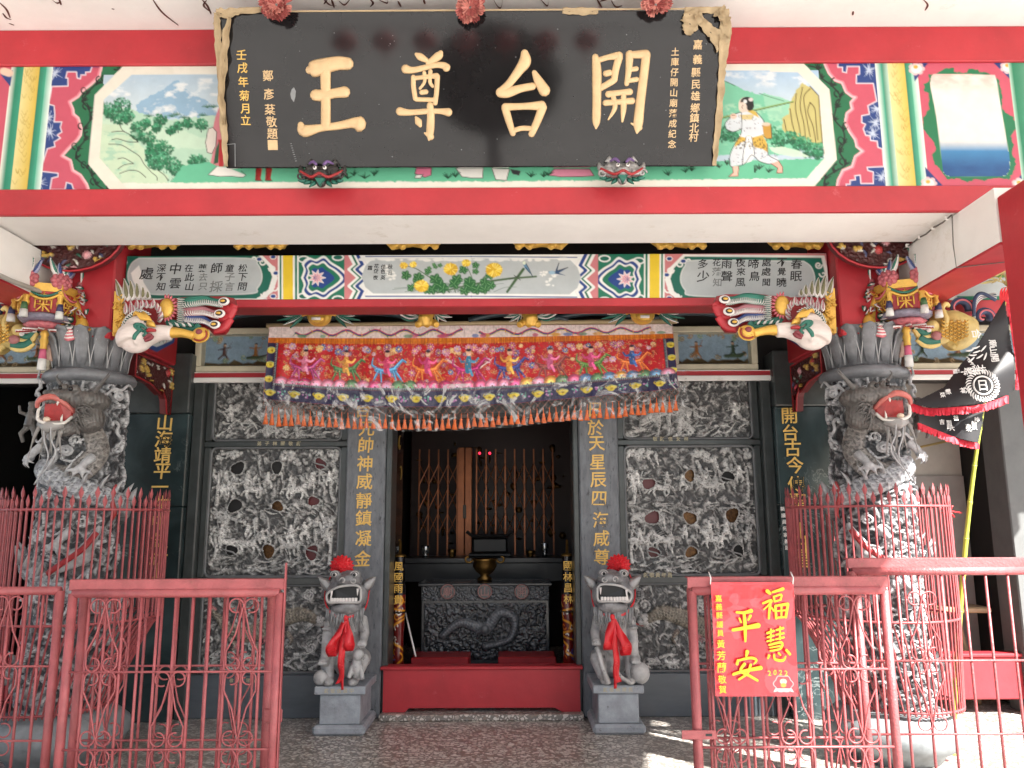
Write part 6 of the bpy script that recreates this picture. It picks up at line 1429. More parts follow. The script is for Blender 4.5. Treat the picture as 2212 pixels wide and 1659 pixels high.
c = PL.hit(*t0(1768,940)); mb = MB(); mb.prism([c+PL.ex*a*.030+PL.ey*b*.030+PL.en*.0005 for a,b in ((-1,-1),(1,-1),(1,1),(-1,1))], PL.en*.003); obj('seal', mb.mesh('s', GOLDP), pq)
SMUD = mat('pale_smudge', (.22,.23,.24), .6)
def patch(pts, m, nm, off=.001):
    mb = MB(); mb.prism([PL.hit(*p)+PL.en*off for p in pts], PL.en*.0008); return obj(nm, mb.mesh(nm, m), pq)
patch([t0(*p) for p in [(1890,580),(1905,566),(1918,590),(1915,625),(1905,662),(1888,640),(1882,610)]], SMUD, 'paint_drip')
for k in range(46):
    x = rnd.uniform(600, 1540); y = rnd.uniform(50, 350); r_ = rnd.uniform(.6, 1.6); patch([(x+r_*math.cos(a), y+r_*.8*math.sin(a)) for a in (0,1.5,3,4.5)], SMUD, 'paint_speck')
for k in range(9): x, y = t0(1880+k*4, 930+k*14); patch([(x,y),(x+4,y-.3),(x+4,y+.8),(x,y+.9)], SMUD, 'paint_speck')
for q_ in ([(488,312),(507,310),(507,311),(488,313)], [(507,310),(508.5,310),(509,360),(507.5,360)]): patch(q_, SMUD, 'scratch')
# peeling kraft paper round the edges
KR = mat('kraft_paper', (.40,.30,.18), .75, var=.2, vscale=14, bump=.3, bscale=30)
def strip(nm, pts, w_, curl=.012, seed=0):
    r_ = random.Random(seed); P_ = []; wd = []
    q_ = crv(pts, 6)
    mb = MB(); vs = []; n = 5; k = len(q_)
    for i, p in enumerate(q_):
        c = PL.hit(p[0], p[1]); a = PL.hit(*q_[max(i-1,0)][:2]); b = PL.hit(*q_[min(i+1,k-1)][:2]); t = (b-a).normalized(); s_ = t.cross(PL.en).normalized()
        ww = (p[2] if len(p) > 2 else w_)*.0048
        for j in range(n):
            u = j/(n-1)-.5; jag = r_.uniform(-.10,.10) if j in (0, n-1) else 0
            vs.append(c+s_*ww*(u+jag)+PL.en*(.003+curl*(u*2)**2*(1+.6*math.sin(i*1.3+seed))+.004*math.sin(i*.9+j)))
    fs = [(i*n+j, i*n+j+1, (i+1)*n+j+1, (i+1)*n+j) for i in range(k-1) for j in range(n-1)]
    mb.add(vs, fs); me = mb.mesh(nm, KR, True)
    o = obj(nm, me, pq); sm = o.modifiers.new('t', 'SOLIDIFY'); sm.thickness = .0012; return o
strip('paper_strip', [(468,28,5),(471,60,9),(474,120,8),(478,190,7),(484,260,9),(487,320,7),(490,360,4)], 7, .010, 1)
strip('paper_strip', [(498,38,5),(490,90,9),(484,150,10),(481,210,7),(486,270,4)], 8, .022, 2)
strip('paper_strip', [(468,28,8),(490,30,12),(520,25,8),(565,22,6)], 7, .012, 3)
strip('paper_strip', [(1215,24,7),(1250,25,9),(1292,24,7)], 6, .004, 4)
strip('paper_strip', [(1488,24,12),(1492,40,24),(1489,58,20),(1484,76,8)], 10, .02, 5)
strip('paper_strip', [(1502,30,8),(1520,55,11),(1543,78,16),(1562,102,20)], 10, .018, 6)
strip('paper_strip', [(1478,23,6),(1520,23,7),(1565,22,8)], 7, .01, 7)
strip('paper_strip', [(1563,22,10),(1566,60,14),(1563,100,12),(1559,150,9),(1556,200,8),(1551,260,8),(1546,310,7),(1542,358,5)], 8, .012, 8)
strip('paper_strip', [(1550,24,16),(1562,40,14),(1568,55,6)], 8, .03, 9)
mb = MB(); mb.prism([PL.hit(*p)+PL.en*.0006 for p in ((466,24),(1566,17),(1566,20.5),(466,27.5))], PL.en*.004); obj('top_edge_strip', mb.mesh('s', KR), pq)
# carnations
CARN = [mat('carnation_a', (.46,.13,.115), .8, var=.35, vscale=40), mat('carnation_b', (.60,.24,.20), .8, var=.3, vscale=40), mat('carnation_c', (.33,.075,.07), .8, var=.3, vscale=40)]
def carnation(x, y, R_, lab, seed):
    r_ = random.Random(seed); c = PL.hit(x, y)+PL.en*.05
    o = thing('paper_carnation', lab, 'flower', tuple(c), 'faded carnations on the plaque')
    for k in range(58):
        lay = k/58; th_ = r_.uniform(0, 6.28); el = r_.uniform(-.2, 1.0)*(1-lay*.5)
        d = (PL.ex*math.cos(th_)+PL.ey*math.sin(th_)*.86)*math.cos(el*.9)+PL.en*(math.sin(el)*.75+.15); d.normalize()
        L_ = R_*(.66+.42*lay)*r_.uniform(.8,1.1); s_ = d.cross(PL.en+Vector((.01,0,.02))).normalized(); nn = s_.cross(d).normalized(); w_ = R_*r_.uniform(.42,.7)
        vs = []; m_ = 9
        for i, u in enumerate((.15,.5,.8,1.0)):
            for j in range(m_):
                v = j/(m_-1)*2-1; ww = w_*(.25+.75*u); ruf = .10*R_*u*u*math.sin(j*2.3+k)+.05*R_*u*math.sin(j*4.1+k*2)
                vs.append(c+d*L_*(u-.10*v*v*u+(.05*((j%2)*2-1) if u == 1.0 else 0))+s_*ww*v*.5+nn*ruf)
        fs = [(i*m_+j, i*m_+j+1, (i+1)*m_+j+1, (i+1)*m_+j) for i in range(3) for j in range(m_-1)]
        mb = MB(); mb.add(vs, fs); obj('petal', mb.mesh('petal', r_.choice(CARN), False), o)
carnation(603, 17, .098, 'faded pink carnation at the left end of the plaque top', 1)
carnation(1017, 22, .094, 'faded pink carnation in the middle of the plaque top', 2)
carnation(1413, 16, .092, 'faded pink carnation at the right end of the plaque top', 3)
# lion mask hooks carrying the plaque
def mask(x, y, lab, cols):
    c = at(x, y, 4.58); t = thing('mask_hook', lab, 'mask', tuple(c), 'lion masks holding the plaque')
    B_, P_, R_ = cols
    mb = MB(); mb.ell(c, (.075,.06,.055)); mb.ell(c+Vector((0,-.05,-.02)), (.05,.04,.035)); mb.ell(c+Vector((0,-.03,-.065)), (.03,.03,.03))
    for s in (-1,1): mb.ell(c+Vector((s*.06,-.01,.02)), (.05,.035,.04)); mb.tube([c+Vector((s*.05,0,.04)), c+Vector((s*.08,-.01,.09)), c+Vector((s*.10,-.01,.06))], [.026,.018,.006], 7); mb.tube([c+Vector((s*.06,-.02,-.01)), c+Vector((s*.11,-.02,-.01)), c+Vector((s*.135,-.01,.03)), c+Vector((s*.14,-.01,.06))], [.035,.028,.02,.006], 7)
    obj('face', sculpt(mb, 'mask', B_, .0055, 2), t)
    for s in (-1,1):
        mb = MB(); mb.tube(crv([c+Vector((s*.02,-.075,.03)), c+Vector((s*.045,-.07,.055)), c+Vector((s*.075,-.045,.05))], 4), [.006,.009,.010,.010,.010,.009,.008,.006,.004], 6); obj('brow', mb.mesh('b', P_, True), t)
        mb = MB(); mb.ell(c+Vector((s*.03,-.078,.012)), (.012,.010,.012)); obj('eye', mb.mesh('e', WHITEP, True), t)
        mb = MB(); mb.ell(c+Vector((s*.03,-.088,.012)), (.006,.005,.006)); obj('pupil', mb.mesh('e', BLACK, True), t)
        mb = MB(); mb.tube(crv([c+Vector((s*.01,-.085,-.03)), c+Vector((s*.05,-.07,-.045)), c+Vector((s*.09,-.05,-.02)), c+Vector((s*.13,-.03,.01))], 4), .009, 6); obj('cheek_band', mb.mesh('b', R_, True), t)
        for j in range(3): mb = MB(); mb.leaf(c+Vector((s*(.03+.03*j),-.02,-.05)), c+Vector((s*(.07+.035*j),-.03,-.095+.02*j)), .03, th=.008); obj('beard_leaf', mb.mesh('l', GREENP, True), t)
        sp = spiral((c.x+s*.125, c.z-.02), .028, .006, 0, s*7, 12); mb = MB(); mb.tube([Vector((a, c.y-.035, b)) for a,b in sp], .007, 6); obj('side_curl', mb.mesh('c', B_, True), t)
    mb = MB(); mb.ell(c+Vector((0,-.082,-.028)), (.020,.012,.010)); obj('nose', mb.mesh('n', R_, True), t)
    mb = MB(); mb.prism([c+Vector((-.03,-.07,-.05)), c+Vector((.03,-.07,-.05)), c+Vector((0,-.07,-.10))], (0,.03,0)); obj('chin_leaf', mb.mesh('n', GREENP), t)
DKM = mat('dark_mask', (.028,.024,.024), .4, var=.4, vscale=30); SLM = mat('silver_mask', (.34,.33,.33), .35, .5, var=.4, vscale=30); PUR = mat('purple_paint', (.13,.07,.20), .5)
mask(697, 378, 'dark lion mask with green beard under the left half of the plaque', (DKM, PUR, REDP))
mask(1342, 372, 'silver lion mask with green beard under the right half of the plaque', (SLM, PUR, REDP))

# things added unseen behind the viewer for plaque reflections: lanterns, tree, wall, posts
LANT = mat('lantern_red', (.50,.02,.02), .5)
for k in range(7):
    x = -2.3+k*.62; y = -3.6; z = 3.78
    mb = MB(); mb.lathe((x,y,z), [(.05,-.14),(.15,-.10),(.2,0),(.15,.10),(.05,.14)], 20); o = obj('added_lantern', mb.mesh('l', LANT, True), None, '%s red lantern from the left in the unseen row added for the plaque reflection' % ['first','second','third','fourth','fifth','sixth','seventh'][k], None, 'lantern', 'lanterns added for the plaque reflection')
    mb = MB(); mb.tube([(x,y,z-.14),(x,y,z-.34)], .012, 6); obj('tassel', mb.mesh('t', LANT), o)
mb = MB(); mb.tube([(-6,-3.6,4.05),(0,-3.6,3.93),(6,-3.6,4.05)], .008, 5); obj('added_lantern_line', mb.mesh('l', IRON), None, 'line carrying the red lanterns added behind the viewer', None, 'line')
tr = thing('added_tree', 'dark round tree added behind the viewer, only to show as a reflection in the plaque', 'tree', (-.1,-9,-.2))  # tree added only as a dark shape for the plaque to mirror
mb = MB(); mb.tube([(-.1,-9,-.2),(-.15,-9,1.2),(0,-9,2.6)], [.18,.13,.08], 10); obj('trunk', mb.mesh('t', DARKW, True), tr)
r_ = random.Random(2); mb = MB()
for k in range(6500):
    a = r_.uniform(0,6.28); q_ = math.sqrt(r_.random())*1.35; zz = r_.uniform(-1,1); rad = math.sqrt(max(0,1-zz*zz)); c = Vector((-.1+1.5*rad*math.cos(a)*r_.random()**.33, -9+1.3*rad*math.sin(a)*r_.random()**.33, 2.5+1.15*zz)); d = Vector((r_.uniform(-1,1), r_.uniform(-1,1), r_.uniform(-1,1))).normalized(); e = d.cross(Vector((.3,.5,.8))).normalized(); mb.add([c-d*.09, c+e*.04, c+d*.09, c-e*.04], [(0,1,2,3)])
obj('crown', mb.mesh('c', mat('dark_leaves', (.012,.02,.01), .8)), tr, kind='stuff')

cpil = thing('added_wall', 'dark brown wall added behind the viewer to darken the reflection at the left end of the plaque', 'wall', (-6,-4.2,-.2))  # unseen wall added to darken the plaque's left reflection
obj('wall_block', MB().bbox((-9,-4.4,-.2), (-4.55,-4.1,4.6), .02).mesh('w', mat('reflection_brown', (.035,.012,.012), .6)), cpil)
for (x, y, h, lab) in ((-.75,-2.9,1.55,'dark post added behind the viewer, left silhouette in the plaque reflection'),(.55,-2.4,1.75,'dark post added behind the viewer, right silhouette in the plaque reflection')):  # unseen posts added as silhouettes in the plaque's reflection
    mb = MB(); mb.lathe((x,y,-.2), [(0,0),(.22,0),(.2,.2),(.15,.3),(.17,h*.6),(.24,h*.72),(.2,h*.85),(.1,h*.9),(.13,h),(.11,h+.1),(0,h+.16)], 16); obj('added_post', mb.mesh('p', mat('reflection_brown'), True), None, lab, None, 'post', 'posts added for the plaque reflection')
# ------------------------------------------------------------------ embroidered banner
bn_ = thing('door_banner', 'long red embroidered banner with orange tassels under clear plastic, hung over the doorway', 'banner', (0, 6.45, 3.1))
nx, nz = 680, 150
S_, T_ = np.meshgrid(np.linspace(0,1,nx), np.linspace(0,1,nz))
def bfxy(s, t):
    top = 706-6*s-4*np.sin(s*3.14)*0; bot = np.interp(s, [0,.15,.3,.45,.6,.8,.93,1], [862,874,879,879,872,856,845,838])
    x = (582+(1452-582)*s)*(1-t)+(568+(1466-568)*s)*t
    return x, top+(bot-top)*t
def yoff(s, t): return 6.42-.05*t*0+.020*t*(np.sin(s*38)+.6*np.sin(s*91+1))+.008*np.sin(s*140)*t-.02*t
FX, FY = bfxy(S_, T_)
def world(FX, FY, Y):
    u = (FX/2.16016-512)/FPX; v = (384-FY/2.16016)/FPX; u, v = u+ROLL*v, v-ROLL*u
    t = Y/(CP-v*SP); return np.stack([CAMX+u*t, Y, CAMZ+(SP+v*CP)*t], -1)
cv = Canvas(S_*900, T_*172, (186,16,28), 1.6)       # drawing units: 900 x 172
W9 = 900; rr = random.Random(23)
cv.rect(0, 0, 900, 26, (226,208,204))
for k in range(60): x = rr.uniform(0,900); cv.line([(x,0,2),(x+rr.uniform(-4,4),24,1)], 1.5, rr.choice([(200,176,176),(240,230,226),(180,150,150)]), .5)
for seg in ((60,430,1),(470,850,-1)):
    q = [(seg[0]+(seg[1]-seg[0])*i/40, 15+6*math.sin(i*.9)) for i in range(41)]; cv.line([(a,b,5.5) for a,b in q], 5, (54,70,130)); cv.line([(a,b-2.4,1.6) for a,b in q], 1.6, (214,60,80)); cv.line([(a,b+2.4,1.4) for a,b in q], 1.4, (230,200,90))
    for i in range(0, 41, 2): a, b = q[i]; cv.line([(a,b,2),(a+rr.uniform(-7,7),b+rr.choice((-7,7)),.7)], 1.5, rr.choice([(200,50,80),(220,150,40),(60,120,90)]))
for k in range(18): cv.ell(rr.uniform(20,880), 22, rr.uniform(6,12), 4, rr.choice([(210,150,60),(90,140,110),(190,70,110),(80,110,170)]), .8)
cv.rect(0, 26, 900, 38, (206,110,24))
for k in range(420): x = k*900/420; cv.line([(x,27,.9),(x+rr.uniform(-1.5,1.5),40+rr.uniform(-2,2),.7)], .9, rr.choice([(236,150,40),(160,74,16),(220,124,30),(140,60,14)]), .85)
# navy border sides and bottom
def border(x0, y0, x1, y1, horiz):
    cv.rect(x0, y0, x1, y1, (26,24,66)); n = int((x1-x0)/26) if horiz else int((y1-y0)/28)
    for k in range(n):
        cx, cy = (x0+(k+.5)*(x1-x0)/n, (y0+y1)/2) if horiz else ((x0+x1)/2, y0+(k+.5)*(y1-y0)/n)
        if horiz and k % 2: 
            for j in range(6): cv.ell(cx+rr.uniform(-8,8), cy+rr.uniform(-6,6), 2.2, 2.0, rr.choice([(170,90,160),(200,140,190),(120,180,170)]), .9)
            cv.line([(cx,cy+5,1.4),(cx,cy-6,1)], 1.2, (90,170,140))
        else:
            cv.ell(cx, cy, 9, 8, (206,184,52)); cv.ell(cx+8, cy-2, 5, 4, (220,200,80)); cv.line(crv([(cx-6,cy+2,3),(cx-12,cy-3,2.4),(cx-9,cy-7,1)], 4), 2, (196,170,50)); cv.ell(cx+1, cy+1, 3, 2, (150,120,30), .8); cv.line([(cx-8,cy-5),(cx+4,cy-7),(cx+12,cy-3)], 1, (110,170,180))
border(0, 38, 17, 140, False); border(883, 38, 900, 140, False); border(0, 138, 900, 172, True)
for (x0, y0, x1, y1) in ((17,38,24,138),(876,38,883,138),(17,131,883,138)): cv.rect(x0,y0,x1,y1,(30,30,46))
for k in range(220): x = 20+k*860/220; cv.line([(x,133),(x+2.4,133),(x+2.4,136.4)], .9, (170,186,190), .9)
for k in range(28): y = 40+k*4; [cv.line([(x,y),(x+3,y),(x+3,y+2.4)], .9, (170,186,190), .9) for x in (18.5, 878)]
# red field
for k in range(620):
    x = rr.uniform(40,860); y = rr.uniform(41,118); q = spiral((x,y), rr.uniform(3,6), 1, rr.uniform(0,6), rr.choice((-5,5)), 8); cv.line([(a,b,.9) for a,b in q], .9, rr.choice([(206,150,80),(222,176,120),(150,60,50)]), .85)
for k in range(420):
    x, y = rr.uniform(40,858), rr.uniform(42,118); a = rr.uniform(0,6.28); cv.line([(x,y,1.6),(x+5*math.cos(a),y+5*math.sin(a),.6)], 1, rr.choice([(210,150,90),(60,110,70),(190,120,140)]), .9)
def flower(x, y, r, c):
    for j in range(7): a = j*.9; cv.ell(x+r*.6*math.cos(a), y+r*.55*math.sin(a), r*.5, r*.4, c, .95, a); cv.line([(x,y),(x+r*math.cos(a),y+r*.9*math.sin(a))], .7, (240,220,220), .8)
    cv.ell(x, y, r*.28, r*.25, (236,200,120))
for k in range(150): flower(rr.uniform(40,860), rr.choice([rr.uniform(44,62), rr.uniform(44,118)]), rr.uniform(4,8), rr.choice([(190,80,120),(206,110,140),(150,60,110),(70,100,160),(220,170,90),(206,90,60),(200,150,180)]))
def rider(x, y, hc, rc, big=1.0):
    c = lambda pts, w_, col: cv.line(crv([(x+a*big, y+b*big, w2*big) for a,b,w2 in pts], 3), w_, col)
    L2 = tuple(min(255, int(v*1.35+20)) for v in hc)
    for off, cc in ((0,hc),(-1.6,L2)):
        k = 1 if off == 0 else .35
        c([(-20,6+off,9*k),(-4,9+off,9*k),(12,5+off,10*k)], 9, cc); c([(12,4+off,8*k),(20,-5+off,6*k),(25,-10+off,5*k)], 6, cc); c([(25,-11+off,4*k),(32,-7+off,3*k)], 4, cc)
        for px, dx in ((-18,-8),(-13,2),(10,6),(14,13)): c([(px,10+off,5*k),(px+dx*.6,20+off,3.6*k),(px+dx,29+off,2.6*k)], 4, cc)
        c([(-21,3+off,4*k),(-29,-2+off,3.5*k),(-27,-14+off,1.5*k)], 3, cc)
    c([(-3,8,10),(-3,-4,11),(-2,-13,8)], 8, rc); c([(-2,-9,5),(8,-6,4),(14,-12,3)], 4, tuple(min(255,int(v*1.2+25)) for v in rc)); c([(-4,-9,5),(-13,-6,4),(-18,-13,3)], 4, rc); c([(0,6,5),(4,16,4)], 4, tuple(min(255,int(v*1.3+15)) for v in rc))
    cv.ell(x-2*big, y-21*big, 4.4*big, 5*big, (226,176,150)); cv.ell(x-2*big, y-26*big, 4.4*big, 2.4*big, (40,30,46))
for k, (hc, rc) in enumerate([((150,60,110),(214,120,150)),((60,100,60),(200,140,60)),((70,130,170),(206,70,110)),((206,100,40),(190,60,110)),((150,30,90),(40,110,140)),((40,50,110),(216,150,60)),((110,50,50),(190,90,130)),((70,110,50),(200,70,120)),((206,96,40),(40,80,140))]):
    cx = 88+k*90; cv.ell(cx, 84, 38, 30, (150,24,34), .35)
    if k == 4:
        for j in range(16): cv.line([(cx-16,96,2.4),(cx-52+j*1.6,70+j*1.2,.8)], 1.6, (226,196,190)); cv.line([(cx+16,96,2.4),(cx+52-j*1.6,70+j*1.2,.8)], 1.6, (226,196,190))
    rider(cx, 86, hc, rc, 1.22 if k != 4 else 1.3)
# rainbow waves
for k in range(34):
    x = 36+k*25.6; cc = rr.choice([(200,80,120),(60,110,70),(70,120,160),(216,150,60),(190,60,110),(210,120,150)])
    for j in range(6):
        r_ = 15-j*2.4; q = [(x+r_*math.cos(a), 131-r_*.95*math.sin(a)) for a in [i*math.pi/10 for i in range(11)]]; cv.line(q, 2.6, tuple(min(255,int(v*(.75+.12*j)+j*12)) for v in cc))
for k in range(30): cv.ell(rr.uniform(30,870), rr.uniform(124,130), 4, 2.2, (222,190,196), .6)
for k in range(1500):
    x, y = rr.uniform(26,874), rr.uniform(40,130); cv.ell(x, y, rr.uniform(.6,1.5), rr.uniform(.6,1.3), rr.choice([(206,150,90),(190,50,80),(226,190,150),(130,16,30),(150,20,34),(70,100,60),(206,110,50)]), .8)
cv.C *= (1+.5*(fbm(cv.X, cv.Y, 4, 3, 4)-.5))[..., None]
SAT = mat('embroidered_satin', None, .42, vcol=True, var=.12, vscale=40, bump=.3, bscale=220)
Yb = yoff(S_, T_); P = world(FX, FY, Yb)
HB = .006*(cv.C.sum(-1) > .9)*(T_ > .2); P[..., 1] -= HB
o = obj('embroidered_cloth', grid('embroidered_cloth', P, SAT, cv.C), bn_)
# pole
mb = MB(); mb.tube([at(576,704,6.44), at(1004,699,6.45), at(1462,694,6.44)], .022, 12); obj('hanging_pole', mb.mesh('p', mat('bamboo_pale', (.42,.32,.18), .5), True), bn_)
def bpt(s, ypx, dy=0):
    x, _ = bfxy(np.array(s), np.array(1.0)); y0b = float(bfxy(np.array(s), np.array(1.0))[1]); p = at(float(x), y0b+ypx, 6.40+.020*(math.sin(s*38)+.6*math.sin(s*91+1))+dy); return p
# netting and tassels
TAS = mat('orange_thread', (.66,.13,.025), .6, var=.25, vscale=60); NETM = mat('net_cord', (.30,.10,.06), .7)
mb = MB(); N_ = 118
for k in range(N_):
    for row in range(2):
        s0, s1 = k/N_, (k+1)/N_; y0_, y1_ = row*9, row*9+9
        a, b = (s0, s1) if (k+row) % 2 else (s1, s0); mb.tube([bpt(a,y0_), bpt(b,y1_)], .0016, 3, cap=False)
obj('fringe_net', mb.mesh('n', NETM), bn_, kind='stuff')
nT = 66
for k in range(nT):
    s = (k+.5)/nT; a = bpt(s, 15); Ln = np.interp(s, [0,.1,.3,.6,.85,1], [58,50,50,46,50,50])*rnd.uniform(.94,1.04); b = bpt(s+rnd.uniform(-.002,.002), Ln)
    d = b-a; mb = MB(); mb.tube([a, a+d*.12, a+d*.35, a+d*.42, a+d*.5, a+d*.75, b], [.002,.003,.004,.014,.010,.017,.024], 7, flat=((0,-1,0), .6)); obj('tassel', mb.mesh('tassel', TAS, True), bn_)
# clear plastic sheet
PLAS = bpy.data.materials.new('clear_plastic'); PLAS.use_nodes = True; nt = PLAS.node_tree; nt.nodes.clear(); N = nt.nodes; L = nt.links
o_ = N.new('ShaderNodeOutputMaterial'); mx = N.new('ShaderNodeMixShader'); tr_ = N.new('ShaderNodeBsdfTransparent'); gl = N.new('ShaderNodeBsdfPrincipled'); gl.inputs['Base Color'].default_value = (.75,.75,.75,1); gl.inputs['Roughness'].default_value = .12; gl.inputs['Specular IOR Level'].default_value = .9
tc = N.new('ShaderNodeTexCoord'); nz_ = N.new('ShaderNodeTexNoise'); nz_.inputs['Scale'].default_value = 5; nz_.inputs['Detail'].default_value = 8; nz_.inputs['Distortion'].default_value = 3; L.new(tc.outputs['Object'], nz_.inputs[0])
mr = N.new('ShaderNodeMapRange'); mr.inputs[1].default_value = .53; mr.inputs[2].default_value = .66; mr.inputs[3].default_value = .03; mr.inputs[4].default_value = .5; L.new(nz_.outputs[0], mr.inputs[0])  # noise paints pale streaks in place of reflections on the plastic
L.new(mr.outputs[0], mx.inputs[0]); L.new(tr_.outputs[0], mx.inputs[1]); L.new(gl.outputs[0], mx.inputs[2]); L.new(mx.outputs[0], o_.inputs[0])
S2, T2 = np.meshgrid(np.linspace(-.012,1.022,420), np.linspace(.72,1.30,60))
FX2, FY2 = bfxy(np.clip(S2, 0, 1), T2); FX2 = FX2+(S2-np.clip(S2,0,1))*890
fold = .030*(fbm(S2*60, T2*9+S2*14, 3.0, 4, 5)-.5)+.018*np.abs(np.sin(S2*26+T2*9+3*fbm(S2*30,T2*6,2,2,1)))*(T2-.7)
P = world(FX2, FY2, 6.375-fold*1.6); obj('plastic_cover', grid('plastic_cover', P, PLAS), bn_)

# ------------------------------------------------------------------ gold lions peeping over the inner beam and masks under it
def crouch(x, lab, flip):
    c = at(x, 548, YI-.03); c.z += .05; t = thing('gilt_lion', lab, 'carving', tuple(c), 'small gilt lions on the inner beam')
    f = flip; mb = MB(); mb.tube([c+Vector((-f*.15,.02,.06)), c+Vector((0,.0,.08)), c+Vector((f*.10,0,.06))], [.07,.075,.07], 10); mb.ell(c+Vector((f*.16,-.03,.06)), (.075,.06,.07))
    for a in (-.17,-.10,.06,.14): mb.tube([c+Vector((f*a,-.02,.06)), c+Vector((f*(a+.03),-.07,.0)), c+Vector((f*(a+.05),-.08,-.035))], [.045,.034,.026], 8)
    mb.tube([c+Vector((-f*.2,0,.06)), c+Vector((-f*.26,0,.12))], [.03,.015], 6)
    obj('body', sculpt(mb, 'lion', GOLD, .009, 2), t)
    for k in range(7): a = k*.6; mb = MB(); mb.tube(crv([c+Vector((f*.12,-.07,.06)), c+Vector((f*(.12+.06*math.cos(a)),-.085,.06+.05*math.sin(a))), c+Vector((f*(.12+.09*math.cos(a+.5)),-.08,.06+.08*math.sin(a+.5)))], 3), [.012,.012,.011,.010,.008,.006,.003], 6); obj('mane_curl', mb.mesh('m', [GREENP, WHITEP, BLUEP][k%3], True), t)
for x, f, lab in ((330,1,'gilt lion lying on the inner beam above the left calligraphy panel'),(572,-1,'gilt lion lying above the left yellow band of the inner beam'),(890,1,'gilt lion lying left of the middle of the inner beam'),(1172,-1,'gilt lion lying right of the middle of the inner beam'),(1462,1,'gilt lion lying above the right yellow band of the inner beam'),(1722,-1,'gilt lion lying on the inner beam above the right calligraphy panel')): crouch(x, lab, f)
def ghead(x, y, lab, kind):
    c = at(x, y, 6.2); t = thing('bracket_mask', lab, 'mask', tuple(c), 'carved masks in the gap over the wall')
    mb = MB()
    if kind == 0:
        mb.ell(c, (.10,.08,.085)); mb.ell(c+Vector((0,-.07,-.03)), (.065,.04,.045)); mb.ell(c+Vector((0,-.09,.0)), (.03,.025,.022))
        for s in (-1,1): mb.ell(c+Vector((s*.045,-.06,.035)), (.035,.03,.028)); mb.tube([c+Vector((s*.08,0,.03)), c+Vector((s*.15,-.02,.075)), c+Vector((s*.12,-.02,.0))], [.034,.024,.02], 7)
        obj('face', sculpt(mb, 'ghead', GOLD, .007, 2), t)
        mb = MB(); mb.tube([c+Vector((-.035,-.105,-.042)), c+Vector((.035,-.105,-.042))], .013, 8); obj('teeth', mb.mesh('t', WHITEP, True), t)
        for s in (-1,1): mb = MB(); mb.ell(c+Vector((s*.04,-.092,.03)), (.011,.009,.011)); obj('eye', mb.mesh('t', BLACK, True), t)
        for s in (-1,1):
            for k in range(8): a = -.9+k*.28; mb = MB(); p0 = c+Vector((s*.13,-.0,.01)); mb.leaf(p0, p0+Vector((s*(.16+.03*(k%3))*math.cos(a),-.01,.14*math.sin(a))), .035, th=.008, core=1); obj('mane_leaf', mb.mesh('l', [WHITEP if k%2 else GREENP, GREENP], True), t)
    else:
        s = 1 if x > 1018 else -1
        mb.tube([c+Vector((0,0,.10)), c+Vector((0,-.04,.02)), c+Vector((s*.02,-.08,-.05)), c+Vector((s*.01,-.06,-.09))], [.07,.065,.055,.05], 10)
        for k in (-1,0,1): mb.tube([c+Vector((k*.05,-.05,-.07)), c+Vector((k*.08,-.09,-.10))], [.035,.028], 7)
        obj('paw', sculpt(mb, 'paw', GOLD, .008, 2), t)
        for k in range(9): a = .2+k*.3; mb = MB(); p0 = c+Vector((s*.06,-.03,-.02)); mb.tube(crv([p0, p0+Vector((s*(.08+.012*k),-.0,.02*k-.03)), p0+Vector((s*(.15+.01*k),-.02,.03*k-.01))], 4), .007, 5); obj('tail_strand', mb.mesh('l', WHITEP if k%2 else GREENP, True), t)
        for k in range(6): p0 = c+Vector((-s*.06,-.04,0)); a = 2+k*.5; mb = MB(); mb.leaf(p0, p0+Vector((-s*.15*abs(math.cos(a)),-.02,.09*math.sin(a))), .035, th=.008, core=1); obj('curl_leaf', mb.mesh('l', [WHITEP, GREENP], True), t)
ghead(690, 684, 'grinning gilt mask above the left end of the banner', 0); ghead(1388, 680, 'grinning gilt mask above the right end of the banner', 0)
ghead(925, 682, 'gilt beast paw bracket left of the middle above the banner', 1); ghead(1142, 682, 'gilt beast paw bracket right of the middle above the banner', 1)

# ------------------------------------------------------------------ phoenix carvings (right one in photo measures, then mirrored)
def zp(x, y, Y=5.30): return at(1508.7+.1488*x, 576+.1488*y, Y)
ph = thing('phoenix_carving', 'painted phoenix carving with white neck and three plumes, beside the right red post', 'carving', tuple(zp(1300,700)), 'phoenix carvings')
YP = 5.36
back = [(230,520),(260,430),(400,400),(900,400),(1080,420),(1300,430),(1500,520),(1700,560),(1850,620),(1990,980),(1750,960),(1450,900),(1100,880),(800,850),(620,870),(560,950),(400,940),(350,880),(300,720)]
mb = MB(); mb.prism([zp(x,y,YP+.05) for x,y in back], (0,.04,0)); obj('back_board', mb.mesh('b', REDP), ph)
for (pts, w0, n_) in (([(240,520),(300,600),(420,560)],1,0),([(250,560),(330,700),(460,700)],1,0),([(300,720),(400,850),(540,880)],1,0)):
    mb = MB(); mb.tube([zp(x,y,YP) for x,y in crv(pts,5)], [.035]*len(crv(pts,5)), 8, flat=((0,-1,0),.5)); obj('red_lobe', mb.mesh('l', RED, True), ph)
